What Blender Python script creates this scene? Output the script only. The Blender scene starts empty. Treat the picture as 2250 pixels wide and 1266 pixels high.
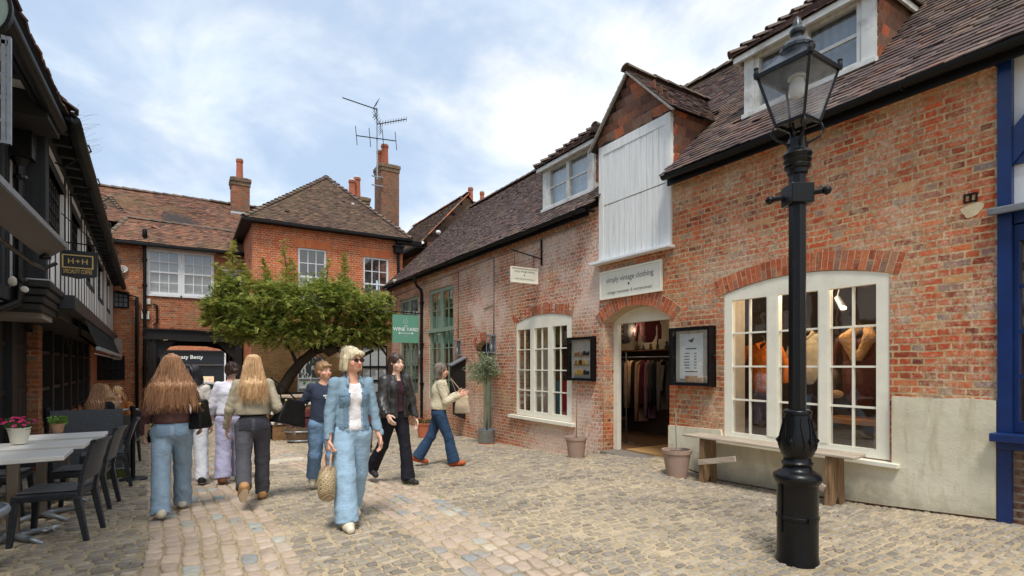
import bpy, math, random
import numpy as np
from mathutils import Vector, Matrix
from mathutils.geometry import tessellate_polygon
random.seed(7); EXPOSURE = 0.44
SC = bpy.context.scene
COL = SC.collection
PI = math.pi
R = math.radians
# ---------------------------------------------------------------- camera model (positions measured from the photograph)
FPX, CX, HY, TH, EYE = 1160.0, 1125.0, 803.0, R(31.8), 1.5
_s, _c = math.sin(TH), math.cos(TH)
def ray(px, py):
    u = (px - CX) / FPX; v = (HY - py) / FPX
    return (_s + u * _c, _c - u * _s, v)
def onX(px, py, X):
    r = ray(px, py); d = X / r[0]; return Vector((X, r[1] * d, EYE + r[2] * d))
def onY(px, py, Y):
    r = ray(px, py); d = Y / r[1]; return Vector((r[0] * d, Y, EYE + r[2] * d))
def onZ(px, py, Z):
    r = ray(px, py); d = (Z - EYE) / r[2]; return Vector((r[0] * d, r[1] * d, Z))
LP = [(-900, 0), (5, 0), (7, -.03), (9, -.06), (12, -.25), (15, -.42), (20, -.62), (30, -.85), (46, -1.2), (900, -1.2)]
CP = [(-900, 0), (5, 0), (6.5, -.04), (8, -.11), (9, -.17), (12, -.42), (15, -.55), (20, -.62), (30, -.85), (46, -1.2), (900, -1.2)]
WP = [(-900, 0), (1.85, 0), (3, -.1), (4, -.16), (5, -.19), (5.7, -.1), (6, -.07), (7.3, -.12), (7.7, -.2), (8.9, -.36), (11.5, -.45), (15, -.55), (20, -.62), (30, -.85), (46, -1.2), (900, -1.2)]
def lerp(P, y):
    for (a, b), (a2, b2) in zip(P, P[1:]):
        if a <= y <= a2: return b + (b2 - b) * (y - a) / (a2 - a)
    return P[-1][1]
def sstep(t):
    t = min(1, max(0, t)); return t * t * (3 - 2 * t)
def gz(X, Y):
    c = lerp(CP, Y)
    t = sstep((X - 5.0) / 1.6)
    if t > 0: return c * (1 - t) + lerp(WP, Y) * t
    t = sstep((.2 - X) / .8)
    if t > 0: return c * (1 - t) + lerp(LP, Y) * t
    return c
def onG(px, py):
    r = ray(px, py); d = 1.0
    while d < 90:
        if EYE + r[2] * d < gz(r[0] * d, r[1] * d): break
        d += .005
    return Vector((r[0] * d, r[1] * d, EYE + r[2] * d))
# ---------------------------------------------------------------- objects
WM = {}
def tag(o, label=None, cat=None, group=None, kind=None):
    if label: o['label'] = label
    if cat: o['category'] = cat
    if group: o['group'] = group
    if kind: o['kind'] = kind
    return o
def thing(name, label, cat, loc=(0, 0, 0), rz=0, group=None):
    o = bpy.data.objects.new(name, None); COL.objects.link(o)
    o.empty_display_size = .2
    o.location = loc; o.rotation_euler = (0, 0, rz)
    WM[o.name] = Matrix.Translation(Vector(loc)) @ Matrix.Rotation(rz, 4, 'Z')
    return tag(o, label, cat, group)
def link_mesh(name, me, parent=None):
    o = bpy.data.objects.new(name, me); COL.objects.link(o)
    if parent is not None:
        o.parent = parent
        WM[o.name] = WM[parent.name]
    else:
        WM[o.name] = Matrix.Identity(4)
    return o
def copy_tree(o, parent=None):
    c = o.copy(); COL.objects.link(c)
    if parent is not None: c.parent = parent
    for ch in list(o.children): copy_tree(ch, c)
    return c
class MB:
    """collects shapes, builds them as one mesh object"""
    def __init__(s): s.v = []; s.f = []; s.m = []; s.mi = 0
    def add(s, vs, fs):
        o = len(s.v); s.v += [tuple(p) for p in vs]
        s.f += [tuple(i + o for i in f) for f in fs]; s.m += [s.mi] * len(fs)
        return s
    def box(s, x0, x1, y0, y1, z0, z1):
        return s.add([(x, y, z) for x in (x0, x1) for y in (y0, y1) for z in (z0, z1)],
                     [(0, 1, 3, 2), (4, 6, 7, 5), (0, 4, 5, 1), (2, 3, 7, 6), (0, 2, 6, 4), (1, 5, 7, 3)])
    def obox(s, c, size, M=None):
        M = M or Matrix.Identity(3); c = Vector(c)
        vs = [c + M @ Vector((x * size[0] / 2, y * size[1] / 2, z * size[2] / 2)) for x in (-1, 1) for y in (-1, 1) for z in (-1, 1)]
        return s.add(vs, [(0, 1, 3, 2), (4, 6, 7, 5), (0, 4, 5, 1), (2, 3, 7, 6), (0, 2, 6, 4), (1, 5, 7, 3)])
    def beam(s, p, q, w, h, up=(0, 0, 1)):
        p = Vector(p); q = Vector(q); d = q - p; L = d.length; d.normalize()
        up = Vector(up); x = d.cross(up)
        if x.length < 1e-4: x = d.cross(Vector((1, 0, 0)))
        x.normalize(); z = x.cross(d)
        M = Matrix((x, d, z)).transposed()
        return s.obox((p + q) / 2, (w, L, h), M)
    def tube(s, pts, r, n=8, caps=True):
        pts = [Vector(p) for p in pts]; k = len(pts)
        rs = r if isinstance(r, (list, tuple)) else [r] * k
        vs = []; fs = []
        prev = None
        for i, p in enumerate(pts):
            d = (pts[min(i + 1, k - 1)] - pts[max(i - 1, 0)]).normalized()
            if prev is None:
                a = d.cross(Vector((0, 0, 1)))
                if a.length < .05: a = d.cross(Vector((1, 0, 0)))
                a.normalize()
            else:
                a = prev - d * prev.dot(d)
                if a.length < 1e-5: a = d.cross(Vector((0, 0, 1)))
                a.normalize()
            prev = a; b = d.cross(a)
            for j in range(n):
                t = 2 * PI * j / n
                vs.append(p + (a * math.cos(t) + b * math.sin(t)) * rs[i])
        for i in range(k - 1):
            for j in range(n):
                j2 = (j + 1) % n
                fs.append((i * n + j, i * n + j2, (i + 1) * n + j2, (i + 1) * n + j))
        if caps:
            fs.append(tuple(range(n - 1, -1, -1))); fs.append(tuple((k - 1) * n + j for j in range(n)))
        return s.add(vs, fs)
    def lathe(s, prof, c=(0, 0, 0), n=20, M=None, flute=None):
        M = M or Matrix.Identity(3); c = Vector(c); vs = []; fs = []
        for i, (r, z) in enumerate(prof):
            for j in range(n):
                t = 2 * PI * j / n
                rr = r * (flute(t, z) if flute else 1)
                vs.append(c + M @ Vector((rr * math.cos(t), rr * math.sin(t), z)))
        for i in range(len(prof) - 1):
            for j in range(n):
                j2 = (j + 1) % n
                fs.append((i * n + j, i * n + j2, (i + 1) * n + j2, (i + 1) * n + j))
        fs.append(tuple(range(n - 1, -1, -1))); fs.append(tuple((len(prof) - 1) * n + j for j in range(n)))
        return s.add(vs, fs)
    def plate(s, poly, holes, mp, w0, w1):
        """flat slab with holes; mp(a, b, w) -> xyz"""
        loops = [poly] + list(holes)
        flat = [p for l in loops for p in l]
        tris = tessellate_polygon([[Vector((a, b, 0)) for a, b in l] for l in loops])
        n = len(flat)
        vs = [mp(a, b, w0) for a, b in flat] + [mp(a, b, w1) for a, b in flat]
        fs = [tuple(t) for t in tris] + [tuple(i + n for i in reversed(t)) for t in tris]
        o = 0
        for l in loops:
            k = len(l)
            for i in range(k):
                i2 = (i + 1) % k
                fs.append((o + i, o + i2, o + i2 + n, o + i + n))
            o += k
        return s.add(vs, fs)
    def quad(s, a, b, c, d): return s.add([a, b, c, d], [(0, 1, 2, 3)])
    def build(s, name, mat, parent=None, smooth=False, bevel=0, world=True, seg=2, auto=None):
        me = bpy.data.meshes.new(name)
        vs = s.v
        if parent is not None and world:
            Mi = WM[parent.name].inverted(); 
            a = np.array(vs, dtype=np.float64).reshape(-1, 3)
            Ma = np.array(Mi)
            a = a @ Ma[:3, :3].T + Ma[:3, 3]
            vs = a.tolist()
        me.from_pydata(vs, [], s.f)
        mats = mat if isinstance(mat, (list, tuple)) else [mat]
        for m in mats: me.materials.append(m)
        if len(mats) > 1: me.polygons.foreach_set('material_index', s.m)
        if smooth: me.polygons.foreach_set('use_smooth', [True] * len(me.polygons))
        me.update()
        if smooth and auto:
            me.set_sharp_from_angle(angle=R(auto))
        o = link_mesh(name, me, parent)
        if bevel:
            b = o.modifiers.new('bevel', 'BEVEL'); b.width = bevel; b.segments = seg; b.limit_method = 'ANGLE'; b.angle_limit = R(40)
        return o
def mapX(X0): return lambda a, b, w: (X0 + w, a, b)        # wall facing -X: a = world Y, b = z, w into the wall
def mapY(Y0): return lambda a, b, w: (a, Y0 + w, b)        # wall facing -Y: a = world X
def arch(a0, a1, b0, b1, rise, n=14):
    """opening outline with a segmental head; b1 is the springing height"""
    pts = [(a0, b0), (a1, b0)]
    if rise <= 0: return pts + [(a1, b1), (a0, b1)]
    w = abs(a1 - a0) / 2; r = (w * w + rise * rise) / (2 * rise); cb = b1 + rise - r; ca = (a0 + a1) / 2
    t = math.asin(min(1, w / r)); sg = 1 if a1 > a0 else -1
    for i in range(n + 1):
        q = t - 2 * t * i / n
        pts.append((ca + sg * r * math.sin(q), cb + r * math.cos(q)))
    return pts
def archz(a, a0, a1, b1, rise):
    if rise <= 0: return b1
    w = abs(a1 - a0) / 2; r = (w * w + rise * rise) / (2 * rise); cb = b1 + rise - r; ca = (a0 + a1) / 2
    return cb + math.sqrt(max(0, r * r - (a - ca) ** 2))
def text(body, mp, size, mat, parent, name='lettering', align='CENTER', depth=.002, sx=1.0, weight=0.0, font=None, space=1.0):
    cu = bpy.data.curves.new('t', 'FONT'); cu.body = body; cu.size = size; cu.align_x = align; cu.align_y = 'CENTER'
    cu.extrude = 0; cu.offset = weight; cu.space_character = space; cu.resolution_u = 3
    ob = bpy.data.objects.new('t', cu); COL.objects.link(ob)
    dg = bpy.context.evaluated_depsgraph_get()
    me = bpy.data.meshes.new_from_object(ob.evaluated_get(dg))
    bpy.data.objects.remove(ob); bpy.data.curves.remove(cu)
    mb = MB(); mb.add([mp(v.co.x * sx, v.co.y, 0) for v in me.vertices], [tuple(p.vertices) for p in me.polygons])
    bpy.data.meshes.remove(me)
    return mb.build(name, mat, parent)
# ---------------------------------------------------------------- node helpers
class NT:
    def __init__(s, name):
        s.mat = bpy.data.materials.new(name); s.mat.use_nodes = True
        s.t = s.mat.node_tree; s.n = s.t.nodes; s.l = s.t.links
        s.b = s.n['Principled BSDF']; s.out = s.n['Material Output']
        s.i = 0
    def node(s, ty, **kw):
        n = s.n.new(ty)
        for k, v in kw.items():
            if k.startswith('i_'):
                n.inputs[k[2:].replace('_', ' ')].default_value = v
            else: setattr(n, k, v)
        return n
    def link(s, a, b): s.l.new(a, b)
    def noise(s, vec, scale, detail=4, rough=.55, dist=0, out='Fac'):
        n = s.node('ShaderNodeTexNoise'); n.inputs['Scale'].default_value = scale; n.inputs['Detail'].default_value = detail
        n.inputs['Roughness'].default_value = rough; n.inputs['Distortion'].default_value = dist
        if vec is not None: s.link(vec, n.inputs['Vector'])
        return n.outputs[out]
    def ramp(s, fac, stops, interp='LINEAR'):
        n = s.node('ShaderNodeValToRGB'); cr = n.color_ramp; cr.interpolation = interp
        while len(cr.elements) > 1: cr.elements.remove(cr.elements[-1])
        for k, (p, c) in enumerate(stops):
            e = cr.elements[0] if k == 0 else cr.elements.new(p)
            e.position = p; e.color = (*c, 1) if len(c) == 3 else c
        s.link(fac, n.inputs['Fac']); return n.outputs['Color']
    def mix(s, fac, a, b, mode='MIX'):
        n = s.node('ShaderNodeMix'); n.data_type = 'RGBA'; n.blend_type = mode
        for k, v in ((0, fac), (6, a), (7, b)):
            if isinstance(v, (int, float)): n.inputs[k].default_value = v
            elif isinstance(v, tuple): n.inputs[k].default_value = (*v, 1) if len(v) == 3 else v
            else: s.link(v, n.inputs[k])
        return n.outputs[2]
    def math(s, op, a, b=0.0, clamp=False):
        n = s.node('ShaderNodeMath'); n.operation = op; n.use_clamp = clamp
        for k, v in ((0, a), (1, b)):
            if isinstance(v, (int, float)): n.inputs[k].default_value = v
            else: s.link(v, n.inputs[k])
        return n.outputs[0]
    def pos(s): return s.node('ShaderNodeNewGeometry').outputs['Position']
    def obj(s): return s.node('ShaderNodeTexCoord').outputs['Object']
    def island(s): return s.node('ShaderNodeNewGeometry').outputs['Random Per Island']
    def scalev(s, vec, sc):
        n = s.node('ShaderNodeMapping'); n.inputs['Scale'].default_value = sc; s.link(vec, n.inputs['Vector']); return n.outputs[0]
    def bump(s, h, strength=.5, dist=.01):
        n = s.node('ShaderNodeBump'); n.inputs['Strength'].default_value = strength; n.inputs['Distance'].default_value = dist
        s.link(h, n.inputs['Height']); s.link(n.outputs[0], s.b.inputs['Normal']); return n
    def color(s, c):
        if isinstance(c, tuple): s.b.inputs['Base Color'].default_value = (*c, 1)
        else: s.link(c, s.b.inputs['Base Color'])
    def rough(s, r):
        if isinstance(r, (int, float)): s.b.inputs['Roughness'].default_value = r
        else: s.link(r, s.b.inputs['Roughness'])
def lin(r, g, b):
    f = lambda c: (c / 255 / 12.92) if c / 255 <= .04045 else ((c / 255 + .055) / 1.055) ** 2.4
    return (f(r), f(g), f(b))
def mul(c, k): return tuple(min(1, x * k) for x in c)
def paint(name, c, rough=.5, var=.12, scale=6, bump=.15, spec=.5, metal=0, dirt=None, dirt_amt=.5, bscale=40):
    t = NT(name); p = t.obj()
    n = t.noise(p, scale, 5, .6)
    col = t.ramp(n, [(.3, mul(c, 1 - var)), (.7, mul(c, 1 + var))])
    if dirt:
        n2 = t.noise(p, scale * .6, 8, .7, .4)
        m = t.ramp(n2, [(.5, (0, 0, 0)), (.72, (dirt_amt,) * 3)])
        col = t.mix(m, col, dirt)
    t.color(col)
    n3 = t.noise(p, bscale, 3)
    t.rough(t.math('ADD', t.math('MULTIPLY', n3, .25), rough - .12))
    if bump: t.bump(n3, bump, .004)
    t.b.inputs['Metallic'].default_value = metal
    t.b.inputs['Specular IOR Level'].default_value = spec
    return t.mat
def fabric(name, c, c2=None, scale=60, rough=.9, var=.18, fold=8, sheen=.0, streak=None):
    t = NT(name); p = t.obj()
    n = t.noise(p, scale, 2); n2 = t.noise(p, fold, 4, .6)
    c2 = c2 or mul(c, 1 + var)
    col = t.ramp(n2, [(.3, mul(c, 1 - var)), (.72, c2)])
    col = t.mix(t.math('MULTIPLY', n, .35), col, mul(c, .75))
    w = t.noise(t.scalev(p, (1, 1, 1.7)), 13, 5, .6, 1.4)
    t.color(col); t.rough(rough); t.bump(t.math('ADD', t.math('MULTIPLY', n, .08), w), .55, .022)
    t.b.inputs['Specular IOR Level'].default_value = .2
    return t.mat
def flat(name, c, rough=.6):
    t = NT(name); p = t.obj(); n = t.noise(p, 9, 3)
    t.color(t.ramp(n, [(.3, mul(c, .94)), (.7, mul(c, 1.05))])); t.rough(rough); return t.mat
def wood(name, c1, c2, sc=(3, 40, 40), rough=.7, bump=.3):
    t = NT(name); p = t.scalev(t.obj(), sc)
    n = t.noise(p, 1, 6, .65, .6); t.color(t.ramp(n, [(.25, c1), (.75, c2)])); t.rough(rough); t.bump(n, bump, .004)
    return t.mat
def glass(name, tint=(.97, .975, .97), refl=1.0, wob=.02):
    t = NT(name)
    t.n.remove(t.b)
    tr = t.node('ShaderNodeBsdfTransparent'); tr.inputs[0].default_value = (*tint, 1)
    gl = t.node('ShaderNodeBsdfGlossy'); gl.inputs['Roughness'].default_value = .03
    gl.inputs[0].default_value = (refl, refl, refl, 1)
    fr = t.node('ShaderNodeLayerWeight')
    if wob:
        n = t.noise(t.pos(), 3.0, 2); bp = t.node('ShaderNodeBump'); bp.inputs['Strength'].default_value = wob * 4; bp.inputs['Distance'].default_value = .02
        t.link(n, bp.inputs['Height']); t.link(bp.outputs[0], gl.inputs['Normal'])
    mx = t.node('ShaderNodeMixShader')
    f = t.math('ADD', t.math('MULTIPLY', t.math('POWER', fr.outputs['Facing'], 3.5), .75), .07, True)
    t.link(f, mx.inputs[0]); t.link(tr.outputs[0], mx.inputs[1]); t.link(gl.outputs[0], mx.inputs[2]); t.link(mx.outputs[0], t.out.inputs[0])
    return t.mat
def wall_uv(t):
    """(horizontal run along the wall, height) from world position, whichever way the wall faces"""
    g = t.node('ShaderNodeNewGeometry')
    sp = t.node('ShaderNodeSeparateXYZ'); t.link(g.outputs['Position'], sp.inputs[0])
    sn = t.node('ShaderNodeSeparateXYZ'); t.link(g.outputs['True Normal'], sn.inputs[0])
    m = t.math('GREATER_THAN', t.math('ABSOLUTE', sn.outputs[0]), .6)
    u = t.math('ADD', t.math('MULTIPLY', sp.outputs[1], m), t.math('MULTIPLY', sp.outputs[0], t.math('SUBTRACT', 1.0, m)))
    mz = t.math('GREATER_THAN', t.math('ABSOLUTE', sn.outputs[2]), .7)
    v = t.math('ADD', sp.outputs[2], t.math('MULTIPLY', mz, sp.outputs[1]))
    c = t.node('ShaderNodeCombineXYZ'); t.link(u, c.inputs[0]); t.link(v, c.inputs[1])
    return c.outputs[0], g.outputs['Position'], v
def brick(name, stops, mortar=lin(200, 180, 150), bw=.232, bh=.0765, ms=.011, white=.0, whitec=lin(222, 212, 196), smear=.3, smearc=lin(190, 165, 130), squash=.5, offset=.5, dark=0, tone=1.0, wscale=.45, fadeamt=.28, fadec=lin(196, 152, 112), top=None):
    t = NT(name); uv, p, v = wall_uv(t)
    # wobble the courses slightly: hand-made bricks
    nz = t.noise(p, 2.2, 3, .6, 0, 'Color')
    add = t.node('ShaderNodeVectorMath'); add.operation = 'MULTIPLY_ADD'
    t.link(nz, add.inputs[0]); add.inputs[1].default_value = (.06, .04, 0); t.link(uv, add.inputs[2])
    nz2 = t.noise(p, 26, 2, .6, 0, 'Color')
    add2 = t.node('ShaderNodeVectorMath'); add2.operation = 'MULTIPLY_ADD'
    t.link(nz2, add2.inputs[0]); add2.inputs[1].default_value = (.017, .017, 0); t.link(add.outputs[0], add2.inputs[2])
    bt = t.node('ShaderNodeTexBrick'); t.link(add2.outputs[0], bt.inputs['Vector'])
    bt.offset = offset; bt.squash = squash; bt.squash_frequency = 2; bt.offset_frequency = 2
    for k, val in (('Scale', 1.0), ('Brick Width', bw), ('Row Height', bh), ('Mortar Size', ms), ('Mortar Smooth', .25), ('Bias', 0.0)):
        bt.inputs[k].default_value = val
    bt.inputs['Color1'].default_value = (0, 0, 0, 1); bt.inputs['Color2'].default_value = (1, 1, 1, 1); bt.inputs['Mortar'].default_value = (.5, .5, .5, 1)
    col = t.ramp(bt.outputs['Color'], stops)
    nf = t.noise(p, 38, 5, .7)
    col = t.mix(.6, col, t.ramp(nf, [(.25, (.5, .48, .46)), (.75, (1.3, 1.28, 1.25))]), 'MULTIPLY')
    nb = t.noise(p, .8, 3)
    col = t.mix(1.0, col, t.ramp(nb, [(.3, (.82, .8, .8)), (.7, (1.12, 1.1, 1.08))]), 'MULTIPLY')
    fade = t.ramp(t.noise(p, 1.7, 5, .7), [(.48, (0, 0, 0)), (.72, (fadeamt,) * 3)])
    col = t.mix(fade, col, fadec)
    # mortar smeared over some bricks
    ns = t.noise(p, 13, 7, .8); ns2 = t.noise(p, .9, 4, .65)
    sm = t.ramp(t.math('ADD', ns, t.math('MULTIPLY', ns2, .55)), [(.72, (0, 0, 0)), (.84, (smear,) * 3)])
    col = t.mix(sm, col, smearc)
    if top:      # lime and mortar washed over the courses under the eaves
        tm = t.math('ADD', t.math('MULTIPLY', t.math('SUBTRACT', v, top), .55), t.math('SUBTRACT', t.math('ADD', t.noise(p, 5, 6, .75), t.noise(p, .9, 3)), 1.0))
        col = t.mix(t.ramp(tm, [(.18, (0, 0, 0)), (.5, (.8,) * 3)]), col, lin(188, 162, 130))
        sk_ = t.noise(t.scalev(p, (5, 5, .35)), 1, 5, .7, .2); col = t.mix(t.ramp(sk_, [(.56, (0, 0, 0)), (.74, (.25,) * 3)]), col, lin(92, 70, 56))
        dm = t.math('SUBTRACT', t.math('ADD', t.noise(p, 3.1, 6, .75), t.math('MULTIPLY', t.noise(p, 30, 3), .4)), .0)
        col = t.mix(t.ramp(dm, [(.78, (0, 0, 0)), (.95, (.55,) * 3)]), col, lin(110, 84, 68))
    mcol = t.mix(t.ramp(t.noise(p, 6, 6, .75), [(.36, (0, 0, 0)), (.62, (1, 1, 1))]), mul(mortar, .52), mul(mortar, 1.05))
    col = t.mix(t.math('MULTIPLY', bt.outputs['Fac'], t.ramp(t.noise(p, 4, 5, .7), [(.3, (.55,) * 3), (.5, (1, 1, 1))])), col, mcol)
    if white:
        nw = t.noise(p, 24, 6, .75); nw2 = t.noise(p, wscale, 4, .65)
        wm = t.ramp(t.math('ADD', nw, nw2), [(1.04, (0, 0, 0)), (1.16, (white,) * 3)])
        # ramp positions clamp at 1, so shift the sum
        wm = t.ramp(t.math('SUBTRACT', t.math('ADD', nw, nw2), .45), [(.53, (0, 0, 0)), (.68, (white,) * 3)])
        col = t.mix(wm, col, whitec)
    if dark:
        nd = t.noise(p, 2.0, 5, .7)
        low = t.ramp(v, [(0, (1, 1, 1)), (1, (0, 0, 0))])
        dm = t.ramp(nd, [(.5, (0, 0, 0)), (.7, (dark,) * 3)])
        col = t.mix(dm, col, lin(70, 62, 50))
    if tone != 1: col = t.mix(1.0, col, (tone, tone, tone), 'MULTIPLY')
    t.color(col); t.rough(.88); t.b.inputs['Specular IOR Level'].default_value = .25
    h = t.math('ADD', t.math('MULTIPLY', t.math('SUBTRACT', 1.0, bt.outputs['Fac']), 1.0), t.math('MULTIPLY', nf, .5))
    t.bump(h, .6, .010)
    return t.mat
def islandmat(name, stops, rough=.85, nscale=30, nvar=.35, moss=None, moss_amt=.6, bump=.4, bd=.006, moss_scale=1.2, interp='LINEAR', spec=.3):
    t = NT(name); p = t.pos(); r = t.island()
    col = t.ramp(r, stops, interp)
    n = t.noise(p, nscale, 5, .65)
    col = t.mix(1.0, col, t.ramp(n, [(.2, (1 - nvar,) * 3), (.8, (1 + nvar,) * 3)]), 'MULTIPLY')
    if moss:
        nm = t.noise(p, moss_scale, 6, .7); nm2 = t.noise(p, 40, 3)
        m = t.ramp(t.math('ADD', nm, t.math('MULTIPLY', nm2, .25)), [(.62, (0, 0, 0)), (.82, (moss_amt,) * 3)])
        col = t.mix(m, col, moss)
    t.color(col); t.rough(rough); t.bump(n, bump, bd); t.b.inputs['Specular IOR Level'].default_value = spec
    return t.mat
M = {}
BR = [(0.0, lin(112, 56, 46)), (.10, lin(150, 66, 46)), (.28, lin(180, 80, 48)), (.48, lin(202, 94, 54)), (.62, lin(182, 80, 50)), (.74, lin(214, 112, 68)), (.84, lin(166, 100, 80)), (.92, lin(136, 124, 122)), (1.0, lin(204, 148, 98))]
M['brick_r'] = brick('brick_right', BR, mortar=lin(200, 172, 130), white=.4, smear=.5, top=3.75, smearc=lin(196, 160, 116), tone=1.0)
M['brick_mid'] = brick('brick_middle', BR, mortar=lin(222, 198, 168), top=4.0, white=.75, fadeamt=.3, smear=.55, smearc=lin(196, 166, 130), whitec=lin(226, 206, 190), wscale=.5)
M['brick_mid_dark'] = brick('brick_stained', BR, mortar=lin(188, 160, 122), white=.3, smear=.8, smearc=lin(150, 116, 84))
RB = [(0.0, lin(186, 82, 44)), (.3, lin(208, 94, 50)), (.6, lin(222, 110, 58)), (.85, lin(206, 110, 74)), (.95, lin(160, 104, 86)), (1, lin(190, 120, 92))]
M['brick_rear'] = brick('brick_rear', RB, mortar=lin(222, 184, 150), fadeamt=.2, smear=.25, smearc=lin(190, 130, 90))
BB = [(0.0, lin(126, 66, 48)), (.25, lin(172, 84, 54)), (.5, lin(192, 104, 66)), (.75, lin(160, 86, 58)), (.9, lin(136, 116, 108)), (1, lin(206, 140, 100))]
M['brick_back'] = brick('brick_back', BB, mortar=lin(180, 150, 118), smear=.5, smearc=lin(150, 112, 80))
M['brick_dirty'] = brick('brick_dirty', [(0, lin(104, 76, 54)), (.4, lin(134, 98, 66)), (.8, lin(146, 112, 76)), (1, lin(104, 84, 64))], mortar=lin(150, 122, 84), smear=.5, smearc=lin(116, 92, 56))
M['brick_cap'] = brick('brick_cap', [(0, lin(70, 58, 50)), (.5, lin(112, 90, 74)), (1, lin(90, 82, 74))], mortar=lin(110, 98, 84))
M['brick_stack'] = brick('brick_stack', [(0, lin(112, 60, 47)), (.35, lin(161, 84, 55)), (.6, lin(138, 82, 64)), (.8, lin(103, 90, 82)), (1, lin(174, 103, 69))], mortar=lin(138, 123, 103), smear=.5, smearc=lin(101, 92, 77))
M['voussoir'] = islandmat('voussoir_brick', [(0, lin(136, 70, 50)), (.4, lin(182, 92, 58)), (.65, lin(164, 84, 58)), (.8, lin(196, 112, 72)), (.92, lin(132, 100, 88)), (1, lin(204, 144, 100))], nscale=40, nvar=.35, moss=lin(200, 164, 124), moss_amt=.5, moss_scale=6)
TL = [(0, lin(72, 60, 58)), (.25, lin(89, 73, 70)), (.5, lin(106, 87, 82)), (.72, lin(96, 82, 79)), (.88, lin(123, 92, 79)), (1, lin(118, 108, 101))]
M['tile_r'] = islandmat('roof_tiles_dark', TL, nscale=22, nvar=.3, moss=lin(122, 112, 80), moss_amt=.35)
TB = [(0, lin(75, 56, 49)), (.3, lin(118, 84, 68)), (.55, lin(141, 96, 75)), (.75, lin(99, 82, 72)), (1, lin(151, 110, 87))]
M['tile_back'] = islandmat('roof_tiles_red', TB, nscale=22, nvar=.3, moss=lin(116, 104, 70), moss_amt=.7, moss_scale=.5)
M['tile_apex'] = islandmat('roof_tiles_brown', [(0, lin(65, 52, 45)), (.4, lin(98, 77, 65)), (.7, lin(86, 73, 63)), (1, lin(123, 93, 73))], nscale=22, nvar=.3, moss=lin(107, 95, 68), moss_amt=.6, moss_scale=.6)
M['tile_hung'] = islandmat('hung_tiles', [(0, lin(96, 70, 60)), (.35, lin(126, 88, 72)), (.55, lin(158, 98, 72)), (.75, lin(196, 108, 74)), (.9, lin(120, 92, 78)), (1, lin(150, 116, 96))], nscale=22, nvar=.35, moss=lin(110, 100, 70), moss_amt=.4)
M['tile_hung_dark'] = islandmat('hung_tiles_weathered', [(0, lin(74, 60, 52)), (.5, lin(104, 84, 72)), (1, lin(136, 96, 76))], nscale=22, nvar=.3, moss=lin(110, 100, 70), moss_amt=.5)
M['bonnet'] = islandmat('bonnet_tiles', [(0, lin(86, 75, 68)), (.5, lin(108, 93, 84)), (1, lin(120, 100, 88))], nscale=18, nvar=.3, moss=lin(115, 108, 81), moss_amt=.6)
M['under'] = flat('roof_underlay', lin(50, 42, 38), .9)
M['white'] = paint('white_paint', lin(226, 230, 232), .6, .05, 5, .15, dirt=lin(176, 174, 166), dirt_amt=.3)
def boards():
    t = NT('white_boards'); p = t.pos(); n = t.noise(t.scalev(p, (1, 16, 1.1)), 1.2, 6, .7, .3); col = t.ramp(n, [(.30, lin(206, 206, 200)), (.6, lin(230, 230, 226))])
    n2 = t.noise(t.scalev(p, (1, 9, 1.6)), 3.2, 6, .75); col = t.mix(t.ramp(n2, [(.60, (0, 0, 0)), (.72, (.7,) * 3)]), col, lin(168, 164, 154))
    n3 = t.noise(p, 42, 3, .7); col = t.mix(t.ramp(n3, [(.70, (0, 0, 0)), (.73, (.6,) * 3)]), col, lin(120, 108, 92))
    t.color(col); t.rough(.65); t.bump(n, .4, .006); return t.mat
M['boards'] = boards(); M['grey_timber'] = wood('grey_weathered_timber', lin(110, 104, 96), lin(160, 154, 146), (20, 20, 20), .85, .4)
M['white_old'] = paint('weathered_white_paint', lin(206, 206, 200), .7, .1, 5, .2, dirt=lin(138, 126, 108), dirt_amt=.8)
M['cream'] = paint('cream_paint', lin(234, 230, 212), .45, .04, 5, .06, dirt=lin(196, 190, 172), dirt_amt=.35)
M['sage'] = paint('sage_green_paint', lin(134, 150, 130), .5, .06, 5, .1)
def stained_render():
    t = NT('painted_render'); p = t.pos(); sp = t.node('ShaderNodeSeparateXYZ'); t.link(p, sp.inputs[0]); z = sp.outputs[2]
    n = t.noise(p, 1.3, 5, .6); col = t.ramp(n, [(.3, lin(204, 196, 170)), (.7, lin(224, 216, 192))])
    st = t.noise(t.scalev(p, (1, 5, .8)), 1.4, 6, .7, .3); col = t.mix(t.ramp(st, [(.52, (0, 0, 0)), (.70, (.55,) * 3)]), col, lin(170, 160, 128))
    lo = t.math('ADD', t.math('MULTIPLY', z, -1.1), t.math('MULTIPLY', t.noise(p, 3.5, 6, .7), .9)); col = t.mix(t.ramp(lo, [(.22, (0, 0, 0)), (.60, (.6,) * 3)]), col, lin(128, 120, 98))
    sp_ = t.noise(p, 26, 4, .7); col = t.mix(t.ramp(sp_, [(.66, (0, 0, 0)), (.74, (.4,) * 3)]), col, lin(146, 136, 112))
    t.color(col); t.rough(.92); t.b.inputs['Specular IOR Level'].default_value = .15; t.bump(t.math('ADD', t.noise(p, 5, 4), t.math('MULTIPLY', t.noise(p, 60, 3), .25)), .5, .02); return t.mat
M['render'] = stained_render()
M['plaster'] = paint('white_plaster', lin(222, 224, 226), .85, .05, 2, .2, dirt=lin(170, 172, 172), dirt_amt=.4)
M['black'] = paint('black_paint', lin(13, 14, 15), .5, .2, 6, .2, spec=.25)
M['blackgloss'] = paint('black_gloss_iron', lin(13, 14, 16), .3, .2, 8, .35, spec=.28, bscale=70, dirt=lin(48, 46, 42), dirt_amt=.12)
M['blackwood'] = wood('black_tarred_timber', lin(12, 14, 17), lin(40, 45, 51), (30, 30, 2.5), .8, .5)
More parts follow.
